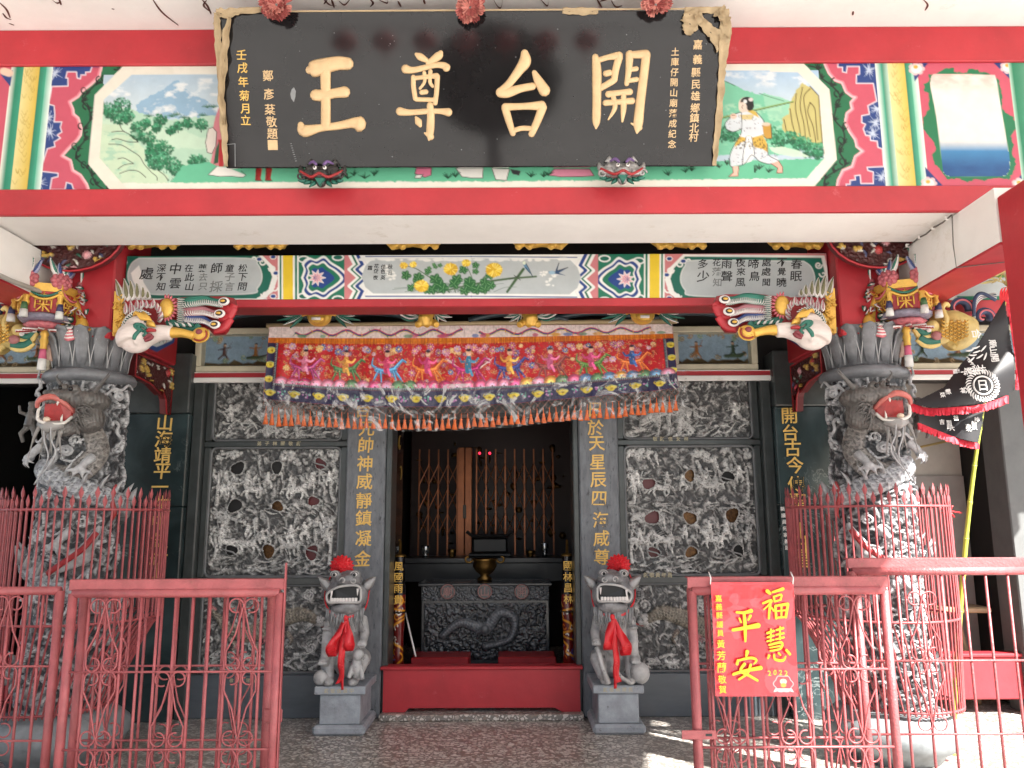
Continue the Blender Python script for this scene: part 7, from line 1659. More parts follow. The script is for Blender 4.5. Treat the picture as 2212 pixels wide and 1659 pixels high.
def plume(pts, col, seed):
    q = crv([(a,b,c) for a,b,c in pts], 6); P_ = [zp(a,b,YP-.03) for a,b,c in q]; mb = MB(); mb.tube(P_, [c*.00047 for a,b,c in q], 8, flat=((0,-1,0),.45)); obj('plume_shaft', mb.mesh('s', col, True), ph)
    for i in range(4, len(q)-2, 1):
        a, b, c = q[i]; p0 = zp(a, b+c*.2, YP-.035); p1 = zp(a-42, b+88, YP-.05); mb = MB(); mb.tube([p0, p0*.45+p1*.55+Vector((.008,0,0)), p1], [.013,.010,.003], 6, flat=((0,-1,0),.5)); mb.mi(1).tube([p+Vector((-.006,-.006,.0)) for p in (p0, p0*.45+p1*.55+Vector((.008,0,0)), p1)], [.004,.004,.002], 5); obj('plume_barb', mb.mesh('b', [col, WHITEP], True), ph)
    e = zp(q[0][0]+10, q[0][1], YP-.07); mb = MB(); mb.ell(e, (.040,.016,.030)); ob = obj('eye_spot', mb.mesh('e', WHITEP, True), ph); mb = MB(); mb.ell(e+Vector((0,-.012,0)), (.026,.010,.019)); obj('eye_core', mb.mesh('e', DARKW, True), ph); mb = MB(); mb.ell(e+Vector((.002,-.018,0)), (.018,.008,.010)); obj('eye_gold', mb.mesh('e', GOLD, True), ph)
plume([(370,475,60),(500,470,40),(680,440,60),(850,460,70),(1040,480,50)], GREENP, 1)
plume([(430,650,60),(560,630,40),(700,590,60),(850,590,70),(1040,600,50)], mat('mauve_paint', (.34,.13,.15), .5), 2)
plume([(500,810,60),(600,770,40),(720,710,60),(880,700,70),(1020,680,50)], BLUEP, 3)
q = crv([(740,800,50),(800,850,60),(950,850,60),(1100,800,70),(1220,740,40)], 6); mb = MB(); mb.tube([zp(a,b,YP-.04) for a,b,c in q], [c*.00045 for a,b,c in q], 8, flat=((0,-1,0),.5)); obj('lower_plume', mb.mesh('p', GREENP, True), ph)
for k in range(9): x = 800+k*45; mb = MB(); mb.leaf(zp(x,840,YP-.06), zp(x+60,775,YP-.07), .020, th=.006); obj('plume_leaf', mb.mesh('l', WHITEP if k%2 else GREENP, True), ph)
for k in range(14): x0, y0 = 1060, 430+k*30; mb = MB(); mb.leaf(zp(x0,y0,YP-.05), zp(x0-110,y0+12,YP-.06), .016, th=.006, core=1); obj('collar_leaf', mb.mesh('l', [WHITEP, GREENP], True), ph)
mb = MB(); mb.ell(zp(1215,570,YP-.03), (.055,.03,.075)); obj('gold_shoulder', mb.mesh('g', GOLD, True), ph)
for k in range(12): a = 1.5+k*.30; mb = MB(); mb.leaf(zp(1215+105*math.cos(a),565+140*math.sin(a),YP-.05), zp(1215+170*math.cos(a),565+200*math.sin(a),YP-.055), .018, th=.007); obj('shoulder_leaf', mb.mesh('l', PINKP, True), ph)
# wing feathers
for (x0,y0,x1,y1,w_) in ((1490,440,1480,330,.045),(1560,440,1550,265,.05),(1640,450,1640,205,.055),(1715,460,1735,165,.058),(1780,470,1830,135,.058),(1850,490,1950,150,.056)):
    mb = MB(); mb.leaf(zp(x0,y0,YP-.01), zp(x1,y1,YP-.03), w_, th=.010, core=1, dome=.2); obj('wing_feather', mb.mesh('f', [WHITEP, mat('feather_olive', (.16,.15,.07), .5, var=.5, vscale=40)], True), ph)
for (x0,y0,x1,y1) in ((1350,600,1340,490),(1400,560,1400,430),(1450,570,1430,490),(1500,570,1500,450),(1560,560,1570,430),(1640,590,1640,430),(1720,660,1730,450),(1800,660,1800,480),(1340,640,1290,550),(1600,600,1590,500),(1680,640,1690,520),(1300,700,1270,620),(1340,760,1260,710),(1330,700,1280,660)):
    mb = MB(); mb.leaf(zp(x0,y0,YP-.045), zp(x1,y1,YP-.06), .036, th=.009, core=1); obj('covert_feather', mb.mesh('f', [WHITEP, mat('mauve_paint')], True), ph)
mb = MB(); mb.prism([zp(x,y,YP-.02) for x,y in ((1900,330),(1980,310),(1995,700),(2005,960),(1880,960),(1830,830),(1700,760),(1720,670),(1840,680))], (0,.06,0)); obj('gold_wing', mb.mesh('g', GOLD), ph)
for k in range(30): x = rnd.uniform(1850,1980); y = 360+k*19; mb = MB(); mb.tube(crv([zp(x-26,y,YP-.024), zp(x,y+22,YP-.034), zp(x+24,y,YP-.024)],3), .005, 5); obj('gold_scale', mb.mesh('s', GOLD, True), ph)
# head and neck
IV = mat('ivory_paint', (.66,.58,.54), .5, var=.14, vscale=20, stain=((.50,.22,.18), 14, .62, .6), vstretch=(.5,1,2))
q = crv([(1120,930,115),(1250,920,125),(1380,940,150),(1500,960,190),(1620,960,230),(1700,1000,250),(1690,1050,220)], 6)
mb = MB(); mb.tube([zp(a,b,YP-.10) for a,b,c in q], [c*.00043 for a,b,c in q], 14); mb.ell(zp(1640,980,YP-.10), (.125,.07,.115)); mb.ell(zp(1600,850,YP-.10), (.105,.06,.09)); mb.ell(zp(1480,790,YP-.11), (.05,.045,.035)); obj('neck_and_head', sculpt(mb, 'neck', IV, .008, 5), ph)
mb = MB(); mb.tube([zp(1440,790,YP-.15), zp(1390,800,YP-.17), zp(1350,835,YP-.17)], [.026,.018,.003], 8); obj('beak', mb.mesh('b', GOLD, True), ph)
mb = MB(); mb.ell(zp(1500,760,YP-.165), (.010,.006,.006)); obj('eye', mb.mesh('b', BLACK, True), ph)
for k in range(6): mb = MB(); mb.tube(crv([zp(1420+k*26,750-k*4,YP-.15), zp(1470+k*34,680-k*12,YP-.15), zp(1540+k*28,610+k*14,YP-.13)],4), [.010,.011,.011,.011,.010,.009,.008,.006,.003], 6); obj('crest_lock', mb.mesh('c', GOLD, True), ph)
for (pts, m_) in (([(1480,860),(1560,800),(1590,850),(1520,900)],GREENP),([(1560,870),(1640,960),(1660,1020)],GREENP),([(1600,870),(1640,810),(1570,790)],GREENP),([(1500,880),(1480,950),(1530,960)],GREENP),([(1340,890),(1430,880),(1470,905)],REDP),([(1380,960),(1420,1000),(1500,1040)],mat('wattle_red', (.20,.03,.04), .5)),([(1400,950),(1460,960),(1510,1020)],mat('wattle_red'))):
    pq_ = crv(pts, 4); mb = MB(); mb.tube([zp(a,b,YP-.185) for a,b in pq_], [.009+.006*math.sin(math.pi*i/(len(pq_)-1)) for i in range(len(pq_))], 6); obj('face_flame', mb.mesh('f', m_, True), ph)
for k in range(22): a = -2.2+k*.155; cx_, cy_ = 1600, 900; x = cx_+205*math.cos(a); y = cy_-30+230*math.sin(a); mb = MB(); mb.tube(crv([zp(x,y,YP-.09), zp(x+34*math.cos(a+.5),y+34*math.sin(a+.5),YP-.10), zp(x+60*math.cos(a-.4),y+60*math.sin(a-.4),YP-.09)],3), [.011,.011,.010,.009,.007,.005,.002], 6); mb.mi(1).tube(crv([zp(x,y,YP-.105), zp(x+34*math.cos(a+.5),y+34*math.sin(a+.5),YP-.115), zp(x+60*math.cos(a-.4),y+60*math.sin(a-.4),YP-.10)],3), .004, 5); obj('neck_hackle', mb.mesh('h', [GREENP, WHITEP], True), ph)
q = crv([(1140,920,42),(1000,925,34),(880,950,30),(800,975,34)], 5); mb = MB(); mb.tube([zp(a,b,YP-.10) for a,b,c in q], [c*.00095 for a,b,c in q], 10); obj('gold_stem', mb.mesh('g', GOLD, True), ph)
e = zp(705,960,YP-.10); mb = MB(); mb.ell(e, (.062,.035,.055)); obj('gold_knob', mb.mesh('k', GOLD, True), ph)
for k in range(3): rr_ = .064-.014*k; mb = MB(); mb.tube([e+Vector((rr_*math.cos(a), -.020-.006*k, .88*rr_*math.sin(a))) for a in [math.pi*.8+i*.33 for i in range(10)]], .005, 6); obj('knob_ring', mb.mesh('r', GOLD if k != 1 else REDP, True), ph)
mb = MB(); mb.ell(e+Vector((.002,-.03,.016)), (.024,.014,.020)); obj('knob_centre', mb.mesh('c', mat('wattle_red'), True), ph)
mirror(ph, 'painted phoenix carving with white neck and three plumes, beside the left red post')

# ------------------------------------------------------------------ palace lanterns
def zl(x, y, Y=5.45): return at(1810.4+.1736*x, 548.6+.1736*y, Y)
YLn = 5.38; lc = zl(900, 560, YLn); R6 = .215
la = thing('carved_lantern', 'carved hanging palace lantern with gold frame, red panels and tassels, by the right red post', 'lantern', tuple(lc), 'carved palace lanterns')
zt_, zb2 = zl(900,390,YLn).z, zl(900,690,YLn).z; hh_ = zt_-zb2
c0 = Vector((lc.x, YLn+.10, 0)); ang = [R(-90+30*0+60*k+8) for k in range(6)]
hexp = lambda r, z: [Vector((c0.x+r*math.cos(a), c0.y+r*math.sin(a), z)) for a in ang]
mb = MB(); lo = hexp(.15, zb2); hi = hexp(.20, zt_-.03); mb.add(lo+hi, [(i,(i+1)%6,6+(i+1)%6,6+i) for i in range(6)]+[(0,1,2,3,4,5),(11,10,9,8,7,6)]); obj('red_body', mb.mesh('b', RED), la)
mb = MB(); a_, b_ = hexp(.215, zt_-.035), hexp(.225, zt_+.02); mb.add(a_+b_, [(i,(i+1)%6,6+(i+1)%6,6+i) for i in range(6)]+[(0,1,2,3,4,5),(11,10,9,8,7,6)]); obj('gold_top_frame', mb.mesh('b', GOLD), la)
TG = mat('tassel_green', (.05,.13,.05), .6); TW2 = mat('tassel_white', (.60,.60,.58), .6); TB = mat('tassel_blue', (.035,.035,.10), .6); TP = mat('tassel_pink', (.50,.10,.18), .6)
def tassel(p, L_, top, parent=la, r=.024):
    mb = MB(); mb.tube([p, p+Vector((0,0,-L_*.5))], [r*.75,r], 10); mb.mi(1).tube([p+Vector((0,0,-L_*.5)), p+Vector((0,0,-L_))], [r*1.02,r*1.15], 10); obj('tassel', mb.mesh('t', [top, TW2], True), parent)
for k, a in enumerate(ang):
    cpt = Vector((c0.x+.205*math.cos(a), c0.y+.205*math.sin(a), zt_-.02)); mb = MB(); zz = cpt.z
    prof = [(.014,0),(.022,-.02),(.014,-.035),(.024,-.055),(.016,-.075),(.024,-.10),(.018,-.125),(.013,-hh_*.62)]
    mb.lathe(cpt, prof, 10); obj('gold_colonette', mb.mesh('c', GOLD, True), la)
    tassel(cpt+Vector((.012*math.cos(a), .012*math.sin(a), -hh_*.60)), .105, TB if k % 2 else TG)
    a2 = ang[(k+1)%6]; q = [Vector((c0.x+.215*(math.cos(a)*(1-u)+math.cos(a2)*u), c0.y+.215*(math.sin(a)*(1-u)+math.sin(a2)*u), zt_-.045-.05*math.sin(math.pi*u))) for u in [i/8 for i in range(9)]]
    mb = MB(); mb.tube(q, .010, 6); obj('swag', mb.mesh('s', GOLD, True), la); mb = MB(); mb.tube([p+Vector((0,0,.022)) for p in q], .009, 6); obj('swag', mb.mesh('s', GREENP if k%2 else PINKP, True), la)
    # gold fretwork on each red face
    m0 = (math.cos(a)+math.cos(a2))/2; m1 = (math.sin(a)+math.sin(a2))/2; n_ = Vector((m0,m1,0)).normalized(); tx = Vector((-n_.y, n_.x, 0)); cc = Vector((c0.x+.182*m0, c0.y+.182*m1, (zt_+zb2)/2-.02))+n_*.012
    mb = MB()
    for u0,v0,u1,v1 in ((-.035,.05,.035,.05),(0,.07,0,-.07),(-.045,.015,.045,.015),(-.02,.03,-.02,-.01),(.02,.03,.02,-.01),(-.04,-.02,.04,-.02),(0,-.02,-.04,-.07),(0,-.02,.04,-.07),(-.05,-.05,-.05,.05),(.05,-.05,.05,.05)): mb.tube([cc+tx*u0+Vector((0,0,v0)), cc+tx*u1+Vector((0,0,v1))], .006, 5)
    obj('gold_fretwork', mb.mesh('g', GOLD, True), la)
    mb = MB(); a3 = a+math.pi/6; fc = Vector((c0.x+.20*math.cos(a), c0.y+.20*math.sin(a), zt_+.045)); 
    for rg, nn, br, cz in ((.052,9,.024,0),(.030,6,.020,.014),(0,1,.018,.026)):
        for j in range(nn): b = j*2*math.pi/max(nn,1); tx2 = Vector((-math.sin(a), math.cos(a), 0)); mb.ell(fc+tx2*rg*math.cos(b)+Vector((0,0,rg*.8*math.sin(b)))+Vector((math.cos(a),math.sin(a),0))*cz, br, 8, 6)
    fo = obj('peony', mb.mesh('p', mat('peony_pink', (.46,.12,.14), .5, var=.5, vscale=40), True), la)
    for j in range(4): mb = MB(); d_ = Vector((-math.sin(a), math.cos(a), 0)); mb.leaf(fc+Vector((0,0,.03))+d_*(.02*(j-1.5)), fc+Vector((0,0,.13+.02*(j%2)))+d_*(.06*(j-1.5)), .055, n=(math.cos(a), math.sin(a), 0), th=.007, core=1); obj('leaf', mb.mesh('l', [WHITEP, GREENP] if j%2 else [mat('lilac_paint', (.30,.30,.42), .5), BLUEP], True), la)
mb = MB(); mb.lathe((c0.x,c0.y,zb2-.005), [(0,0),(.16,0),(.185,-.02),(.16,-.04),(.12,-.05),(0,-.05)], 24, lambda r, z, th: r*(1+.05*math.cos(th*6))); obj('base_plate', mb.mesh('b', mat('base_mix_paint', (.22,.20,.26), .5, var=.5, vscale=20), True), la)
mb = MB(); mb.lathe((c0.x,c0.y,zb2-.055), [(0,0),(.115,0),(.135,-.02),(.10,-.045),(0,-.05)], 22, lambda r, z, th: r*(1+.06*math.cos(th*11))); obj('lower_rosette', mb.mesh('b', mat('peony_pink'), True), la)
for k in range(10): a = k*.63; p0 = Vector((c0.x+.06*math.cos(a), c0.y+.06*math.sin(a), zb2-.10)); mb = MB(); mb.leaf(p0, p0+Vector((.12*math.cos(a), .12*math.sin(a), -.02)), .04, n=(0,0,-1), th=.007, core=1); obj('rosette_leaf', mb.mesh('l', [WHITEP, REDP], True), la)
mb = MB(); mb.lathe((c0.x,c0.y,zb2-.10), [(.02,0),(.03,-.03),(.02,-.05),(.03,-.08),(.022,-.11),(.026,-.14)], 12); obj('gold_drop', mb.mesh('d', GOLD, True), la); tassel(Vector((c0.x,c0.y,zb2-.23)), .16, TP, la, .026)
# winged bracket between lantern and post
q = crv([(330,960,60),(380,860,70),(420,700,50),(470,560,50),(560,450,50)], 5)
mb = MB(); mb.tube([zl(a,b,5.52) for a,b,c in q], [c*.0006 for a,b,c in q], 8); obj('gold_bracket_arm', mb.mesh('a', GOLD, True), la)
mb = MB(); mb.ell(zl(390,900,5.5), (.05,.04,.09)); obj('gold_shell', mb.mesh('a', GOLD, True), la)
for k in range(8): mb = MB(); mb.tube(crv([zl(450,860+k*20,5.48), zl(540,885+k*20,5.44), zl(640-k*6,865+k*20,5.48)],4), .011, 6); obj('pink_frill', mb.mesh('f', PINKP if k%2 else WHITEP, True), la)
for k in range(40): a = k*.45; x0, y0 = 450+rnd.uniform(-120,170), 380+k*15; mb = MB(); mb.leaf(zl(x0,y0,5.5), zl(x0+80*math.cos(a),y0+70*math.sin(a),5.44), .045, th=.008, core=1); obj('bracket_leaf', mb.mesh('l', [[GREENP,WHITEP],[WHITEP,REDP],[GOLD,REDP]][k%3], True), la)
mirror(la, 'carved hanging palace lantern with gold frame, red panels and tassels, by the left red post')
# ------------------------------------------------------------------ golden fish dragons
fi = thing('fish_dragon', 'gold scaled fish dragon carving with blue curled tail, outside the right palace lantern', 'carving', tuple(zl(1400,900,5.6)), 'fish dragon carvings')
Yf = 5.62; PG = mat('pale_gold_scales', (.66,.50,.18), .45, var=.2, vscale=16, bump=.3, bscale=50)
mb = MB(); q = crv([(1240,1010,90),(1340,960,190),(1460,950,210),(1580,910,170),(1690,840,60)], 6); mb.tube([zl(a,b,Yf) for a,b,c in q], [c*.00072 for a,b,c in q], 16); mb.ell(zl(1200,1000,Yf-.05), (.13,.09,.085)); mb.ell(zl(1270,830,Yf), (.075,.06,.10)); obj('body', sculpt(mb, 'fish', PG, .009, 4), fi)
for r_i in range(7):
    for c_i in range(6):
        x = 1310+r_i*48; y = 830+c_i*46+(24 if r_i % 2 else 0); 
        if y > 1090-abs(r_i-3)*20: continue
        mb = MB(); mb.tube(crv([zl(x-22,y-8,Yf-.160), zl(x,y+18,Yf-.172), zl(x+22,y-8,Yf-.160)],3), .006, 4); obj('fish_scale', mb.mesh('s', GOLD, True), fi)
NV = mat('navy_white_fin', (.04,.06,.13), .5)
for (cx_, cy_, r0, a0, a1, w_) in ((1490,690,150,.1,-4.6,60),(1800,790,110,.3,-5.2,50)):
    sp = spiral((cx_,cy_), r0, 24, a0, a1+a0, 26); P_ = [zl(a,b,Yf+.0) for a,b in sp]; mb = MB(); mb.tube(P_, [.036*(1-i/34) for i in range(len(P_))], 8); obj('tail_curl', mb.mesh('t', NV, True), fi)
    mb = MB(); mb.tube([p+Vector((0,-.036*(1-i/34),0)) for i, p in enumerate(P_)], .007, 5); obj('curl_line', mb.mesh('t', PINKP, True), fi)
for k in range(6): mb = MB(); pts = crv([zl(1690,830-k*10,Yf-.01*k), zl(1700,640-k*14,Yf-.01*k), zl(1790,540-k*10,Yf-.01*k), zl(1960,505+k*14,Yf-.01*k)],6); mb.tube(pts, [.014]*len(pts), 6); obj('tail_ray', mb.mesh('r', NV if k%2 else WHITEP, True), fi)
mb = MB(); pts = crv([zl(1380,650,Yf-.12), zl(1330,620,Yf-.13), zl(1290,690,Yf-.13), zl(1340,800,Yf-.15), zl(1330,920,Yf-.15), zl(1270,980,Yf-.13)],5); mb.tube(pts, [.014+.008*math.sin(i*.12) for i in range(len(pts))], 8); obj('whisker', mb.mesh('w', PG, True), fi)
mb = MB(); mb.ell(zl(1170,900,Yf-.13), (.05,.04,.045)); obj('bulging_eye', mb.mesh('e', PG, True), fi); mb = MB(); mb.ell(zl(1130,950,Yf-.16), (.018,.012,.014)); obj('eye', mb.mesh('e', WHITEP, True), fi); mb = MB(); mb.ell(zl(1225,1020,Yf-.14), (.04,.03,.035)); obj('nose', mb.mesh('n', mat('nose_pink', (.36,.14,.14), .5), True), fi)
for (pts, m_, w_) in (([(950,930),(1010,1030),(1100,1040),(1170,1020)],PG,.020),([(980,1060),(1060,1130),(1160,1150),(1260,1120)],PG,.018),([(1000,1040),(1100,1090),(1250,1080)],GREENP,.030),([(960,900),(1040,980),(1120,960)],GREENP,.030)):
    pp = crv([zl(a,b,Yf-.12) for a,b in pts],5); mb = MB(); mb.tube(pp, w_, 8); obj('jaw', mb.mesh('j', m_, True), fi)
for k in range(7): mb = MB(); mb.tube(crv([zl(780+k*14,1090,Yf-.05), zl(790+k*12,1180,Yf-.06), zl(770+k*22,1290-k*8,Yf-.05)],4), [.010]*9, 5); obj('beard_strand', mb.mesh('b', mat('beard_buff', (.46,.30,.24), .6), True), fi)
for k in range(12): x0, y0 = 1440+rnd.uniform(-60,140), 1080+rnd.uniform(-20,60); mb = MB(); mb.ell(zl(x0,y0,Yf-.04), (.03,.025,.026)); obj('gold_knuckle', mb.mesh('g', PG, True), fi)
mirror(fi, 'gold scaled fish dragon carving cut by the left edge of the picture')
# ------------------------------------------------------------------ red iron cages round the dragon pillars
def cage():
    t = thing('iron_cage', 'red iron cage with spear tips round the right dragon pillar, outer side in the sun', 'cage', (2.87, 5.75, .3), 'iron cages')
    cT, rT, cB, rB = (2.79, 5.72), .535, (2.94, 5.74), .385
    zT, zM, zB, zG = 1.68, .945, .36, .80
    def ringpt(a, z):
        if z >= zM: c, r = cT, rT
        else: u = ((zM-z)/(zM-zB)); u = u**.75; c = (cT[0]*(1-u)+cB[0]*u, cT[1]*(1-u)+cB[1]*u); r = rT*(1-u)+rB*u
        return Vector((c[0]+r*math.cos(a), c[1]+r*math.sin(a), z))
    for z in (zT, zM, zB):
        mb = MB(); mb.tube([ringpt(2*math.pi*k/48, z) for k in range(49)], .009, 6, cap=False); obj('hoop', mb.mesh('h', REDCAGE, True), t)
    n = 70
    for k in range(n):
        a = 2*math.pi*k/n; top = 1.80 if k % 2 == 0 else 1.745
        pts = [ringpt(a, z) for z in (zB-.02, .45, .6, .75, .88, zM)]+[ringpt(a, zT), ringpt(a, top-.05)]
        mb = MB(); mb.tube(pts, .0068, 5); c, s = math.cos(a), math.sin(a)
        p = ringpt(a, top); tx = Vector((-s, c, 0))
        mb.add([p+Vector((0,0,.035)), p+tx*.016+Vector((0,0,-.01)), p+tx*.010+Vector((0,0,-.035)), p+Vector((0,0,-.055)), p-tx*.010+Vector((0,0,-.035)), p-tx*.016+Vector((0,0,-.01)), p+Vector((c,s,0))*.006-Vector((0,0,.012)), p-Vector((c,s,0))*.006-Vector((0,0,.012))],
               [(0,1,6),(1,2,6),(2,3,6),(3,4,6),(4,5,6),(5,0,6),(1,0,7),(2,1,7),(3,2,7),(4,3,7),(5,4,7),(0,5,7)])
        obj('spear_bar', mb.mesh('b', REDCAGE), t)
    return t
cg = cage(); mirror(cg, 'red iron cage with spear tips round the left dragon pillar, in shade')

# ------------------------------------------------------------------ folding red gates
def lyre(mb_list, x, zc, Y, up=1, hw=.165, w=.075):
    """two mirrored S scrolls round the bar at x"""
    for s in (-1, 1):
        c1 = (x+s*.038, zc+up*(hw-.035)); a0 = math.pi if s > 0 else 0
        sp = spiral(c1, .036, .030, a0, a0-s*up*(-5.0) if False else a0+(-s*up)*5.2, 14)
        c2 = (x+s*(w-.036), zc-up*(hw-.03)); b0 = 0 if s > 0 else math.pi
        sp2 = spiral(c2, .034, .028, b0, b0+(-s*up)*5.0, 14)
        pts = sp[::-1]+[(x+s*.012, zc+up*(hw-.075)), (x+s*w*.45, zc), (x+s*w, zc-up*(hw-.085))]+sp2
        mb = MB(); mb.tube([Vector((a, Y, b)) for a, b in pts], .0042, 5); mb_list.append(mb)
def gate_panel(x0, x1, Y, lab, lyres, ztop=1.325, plate=True, n=11, group='iron gate panels', zflat=None):
    t = thing('iron_gate', lab, 'gate', (x0, Y, .05), group)
    pr = .021; zr = ztop-.065
    for x in (x0+pr, x1-pr): mb = MB(); mb.tube([Vector((x,Y,.05)), Vector((x,Y,zr))], pr, 12); obj('post', mb.mesh('p', REDGATE, True), t)
    mb = MB(); mb.tube([Vector((x0+pr,Y,zr)), Vector((x1-pr,Y,zr))], pr, 12); obj('top_rail', mb.mesh('p', REDGATE, True), t)
    if plate:
        obj('angle_plate', MB().bbox((x0,Y-.006,zr+.014), (x1,Y+.004,ztop), .002).mesh('p', REDGATE), t)
        obj('angle_lip', MB().bbox((x0,Y+.0045,ztop-.006), (x1,Y+.045,ztop), .002).mesh('p', REDGATE), t)
    for z in (.90, .555, .12): mb = MB(); mb.tube([Vector((x0+pr,Y-.009,z)), Vector((x1-pr,Y-.009,z))], .0055, 6); obj('cross_bar', mb.mesh('c', REDGATE, True), t)
    dx = (x1-x0-2*pr)/(n+1)
    for k in range(n): x = x0+pr+dx*(k+1); mb = MB(); mb.tube([Vector((x,Y,.12)), Vector((x,Y,zr))], .0072, 8); obj('bar', mb.mesh('b', REDGATE, True), t)
    for (k, zc, up) in lyres:
        L_ = []; lyre(L_, x0+pr+dx*k, zc, Y-.009, up)
        for mb in L_: obj('scroll', mb.mesh('s', REDGATE, True), t)
    return t
LY = [(2,1.07,1),(10,1.07,1),(2,.735,-1),(10,.735,-1),(6,.735,1),(6,.39,-1),(2,.39,1),(10,.39,1)]
YA, YBk = 3.90, 4.06
g1 = gate_panel(-1.875, -.84, YA, 'front red iron gate panel left of the entrance, nearest the doorway', LY)
obj('end_flat', MB().bbox((-.839,YA-.012,.05), (-.833,YA+.012,1.40), .002).mesh('e', REDGATE), g1)
obj('rivet_plate', MB().bbox((-.93,YA-.0085,1.285), (-.90,YA-.0065,1.315), .001).mesh('e', REDGATE), g1)
g2 = gate_panel(-1.90, -.925, YBk, 'rear red iron gate panel left of the entrance, behind the front panel', LY, plate=False)
obj('latch_bar', MB().bbox((-.95,YBk-.035,.64), (-.86,YBk-.025,.70), .003).mesh('e', REDGATE), g2)
g3 = gate_panel(-3.1, -1.985, YBk, 'red iron gate panel cut by the left edge of the picture', LY, plate=False, n=12)
obj('angle_plate', MB().bbox((-3.1,YBk-.03,1.24), (-2.78,YBk-.02,1.36), .003).mesh('e', REDGATE), g3)
h1 = gate_panel(1.10, 2.065, YA, 'front red iron gate panel right of the entrance, with the red poster', LY)
obj('hasp_plate', MB().bbox((1.04,YA-.030,.595), (1.20,YA-.024,.635), .002).mesh('e', REDGATE), h1); obj('hasp_slot', MB().bbox((1.15,YA-.0315,.609), (1.18,YA-.0302,.620), .0005).mesh('e', BLACK), h1)
h2 = gate_panel(1.13, 2.0, YBk, 'rear red iron gate panel right of the entrance, behind the poster panel', LY, plate=False)
h3 = gate_panel(1.965, 3.02, YBk+.05, 'sunlit red iron gate panel at the right edge of the picture', [(3,1.07,1),(3,.735,-1)], ztop=1.40, n=8, plate=True)
h4 = gate_panel(3.03, 4.1, YBk+.05, 'sunlit red iron gate panel outside the right edge of the picture', LY, n=12)
# ------------------------------------------------------------------ poster
def pa(x, y): return T(2,2,x,y)
PRED = mat('poster_red', (.52,.030,.040), .22, var=.08, coat=.5)
yp = YA-.036
p00, p10, p11, p01 = at(*pa(182,455), yp), at(*pa(717,455), yp), at(*pa(750,1195), yp), at(*pa(212,1195), yp)
po = thing('new_year_poster', 'red plastic new year poster with big yellow characters tied to the right gate', 'poster', tuple(p00))
U, V = np.meshgrid(np.linspace(0,1,150), np.linspace(0,1,200))
P = np.empty(U.shape+(3,))
for k in range(3): P[..., k] = (p00[k]*(1-U)+p10[k]*U)*(1-V)+(p01[k]*(1-U)+p11[k]*U)*V
wav = .006*(fbm(U*10, V*3, 3, 3, 4)-.5)*(V > .02)+.005*np.abs(np.sin(U*5+V*3))*np.clip(V*3,0,1)*np.clip((1-V)*6,.2,1)+.010*(fbm(U*9, V*10, 3, 4, 14)-.5)
P[..., 1] -= wav
cv = Canvas(U*540, V*740, (196,34,52), 3)
for i in range(46):
    for j in range(62):
        x = i*12+(6 if j % 2 else 0); y = j*12
        cv.ell(x, y, 2.6, 2.6, (164,20,36), .8)
sh = fbm(U*8, V*11, 2.2, 3, 66); cv.C = np.where((sh > .56)[..., None], cv.C*.55+np.array(lin(224,90,100))*.45, cv.C)  # pale glare patches painted into the sheet colour
cv.ell(445, 665, 58, 50, (206,60,74)); cv.line([(445+60*math.cos(a)*(1+.08*math.cos(a*6)), 660+52*math.sin(a)*(1+.08*math.cos(a*6))) for a in [k*.15 for k in range(43)]], 3, (236,226,226))
cv.poly([(392,690),(498,690),(510,712),(486,706),(404,706),(380,712)], (240,232,226)); cv.ell(445, 645, 22, 18, (240,214,190)); cv.ell(438,641,2.6,3,(40,20,20)); cv.ell(452,641,2.6,3,(40,20,20)); cv.ell(445,668,18,14,(226,170,60)); cv.line([(436,630),(445,626),(454,630)], 2, (60,30,20))
obj('printed_sheet', grid('printed_sheet', P, mat('poster_film', None, .20, vcol=True, var=.05, coat=.6), cv.C), po)
PY = mat('poster_yellow', (.84,.60,.02), .35); 
POS = {'平': [[(350,650,16),(400,652,20),(445,640,26)],[(368,690,14),(378,715,14)],[(440,672,18),(425,700,12)],[(325,765,20),(400,752,24),(490,735,34)],[(398,655,18),(404,740,24),(406,838,14)]],
 '安': [[(418,905,26),(412,935,14)],[(358,960,14),(352,985,20)],[(362,962,14),(440,945,18),(478,960,16),(462,985,8)],[(400,985,20),(375,1030,18),(430,1060,18),(485,1092,16)],[(440,990,18),(420,1045,16),(365,1085,14)],[(328,1052,18),(400,1030,20),(506,1010,28)]],
 '福': [[(548,512,26),(566,528,20)],[(520,592,14),(575,572,18),(560,600,12),(525,632,8)],[(566,600,18),(562,640,16),(558,690,14)],[(575,620,14),(590,640,14)],[(582,520,14),(650,498,22)],[(590,548,14),(596,580,14)],[(592,548,12),(640,535,14),(634,565,12)],[(598,580,12),(638,568,12)],[(600,610,16),(606,690,16)],[(600,608,14),(682,596,20)],[(682,600,18),(668,682,18)],[(608,685,14),(668,680,14)],[(640,605,12),(640,680,12)],[(608,642,10),(670,636,12)]],
 '慧': [[(548,785,16),(590,770,16)],[(550,812,14),(590,800,14)],[(572,760,12),(570,840,12)],[(548,838,12),(590,828,12)],[(608,765,14),(652,752,16)],[(606,795,12),(655,785,14)],[(632,745,12),(630,825,12)],[(604,825,12),(656,812,14)],[(560,862,14),(640,845,18),(634,885,14),(568,900,12)],[(566,880,10),(630,868,12)],[(560,930,18),(552,950,10)],[(592,925,14),(600,955,18),(650,962,18),(668,935,10)],[(622,915,16),(634,928,12)],[(672,895,18),(695,922,18)]]}
PP = Plane((p00+p10+p11+p01)/4+Vector((0,-.022,0)), (1,0,0), (0,0,1))
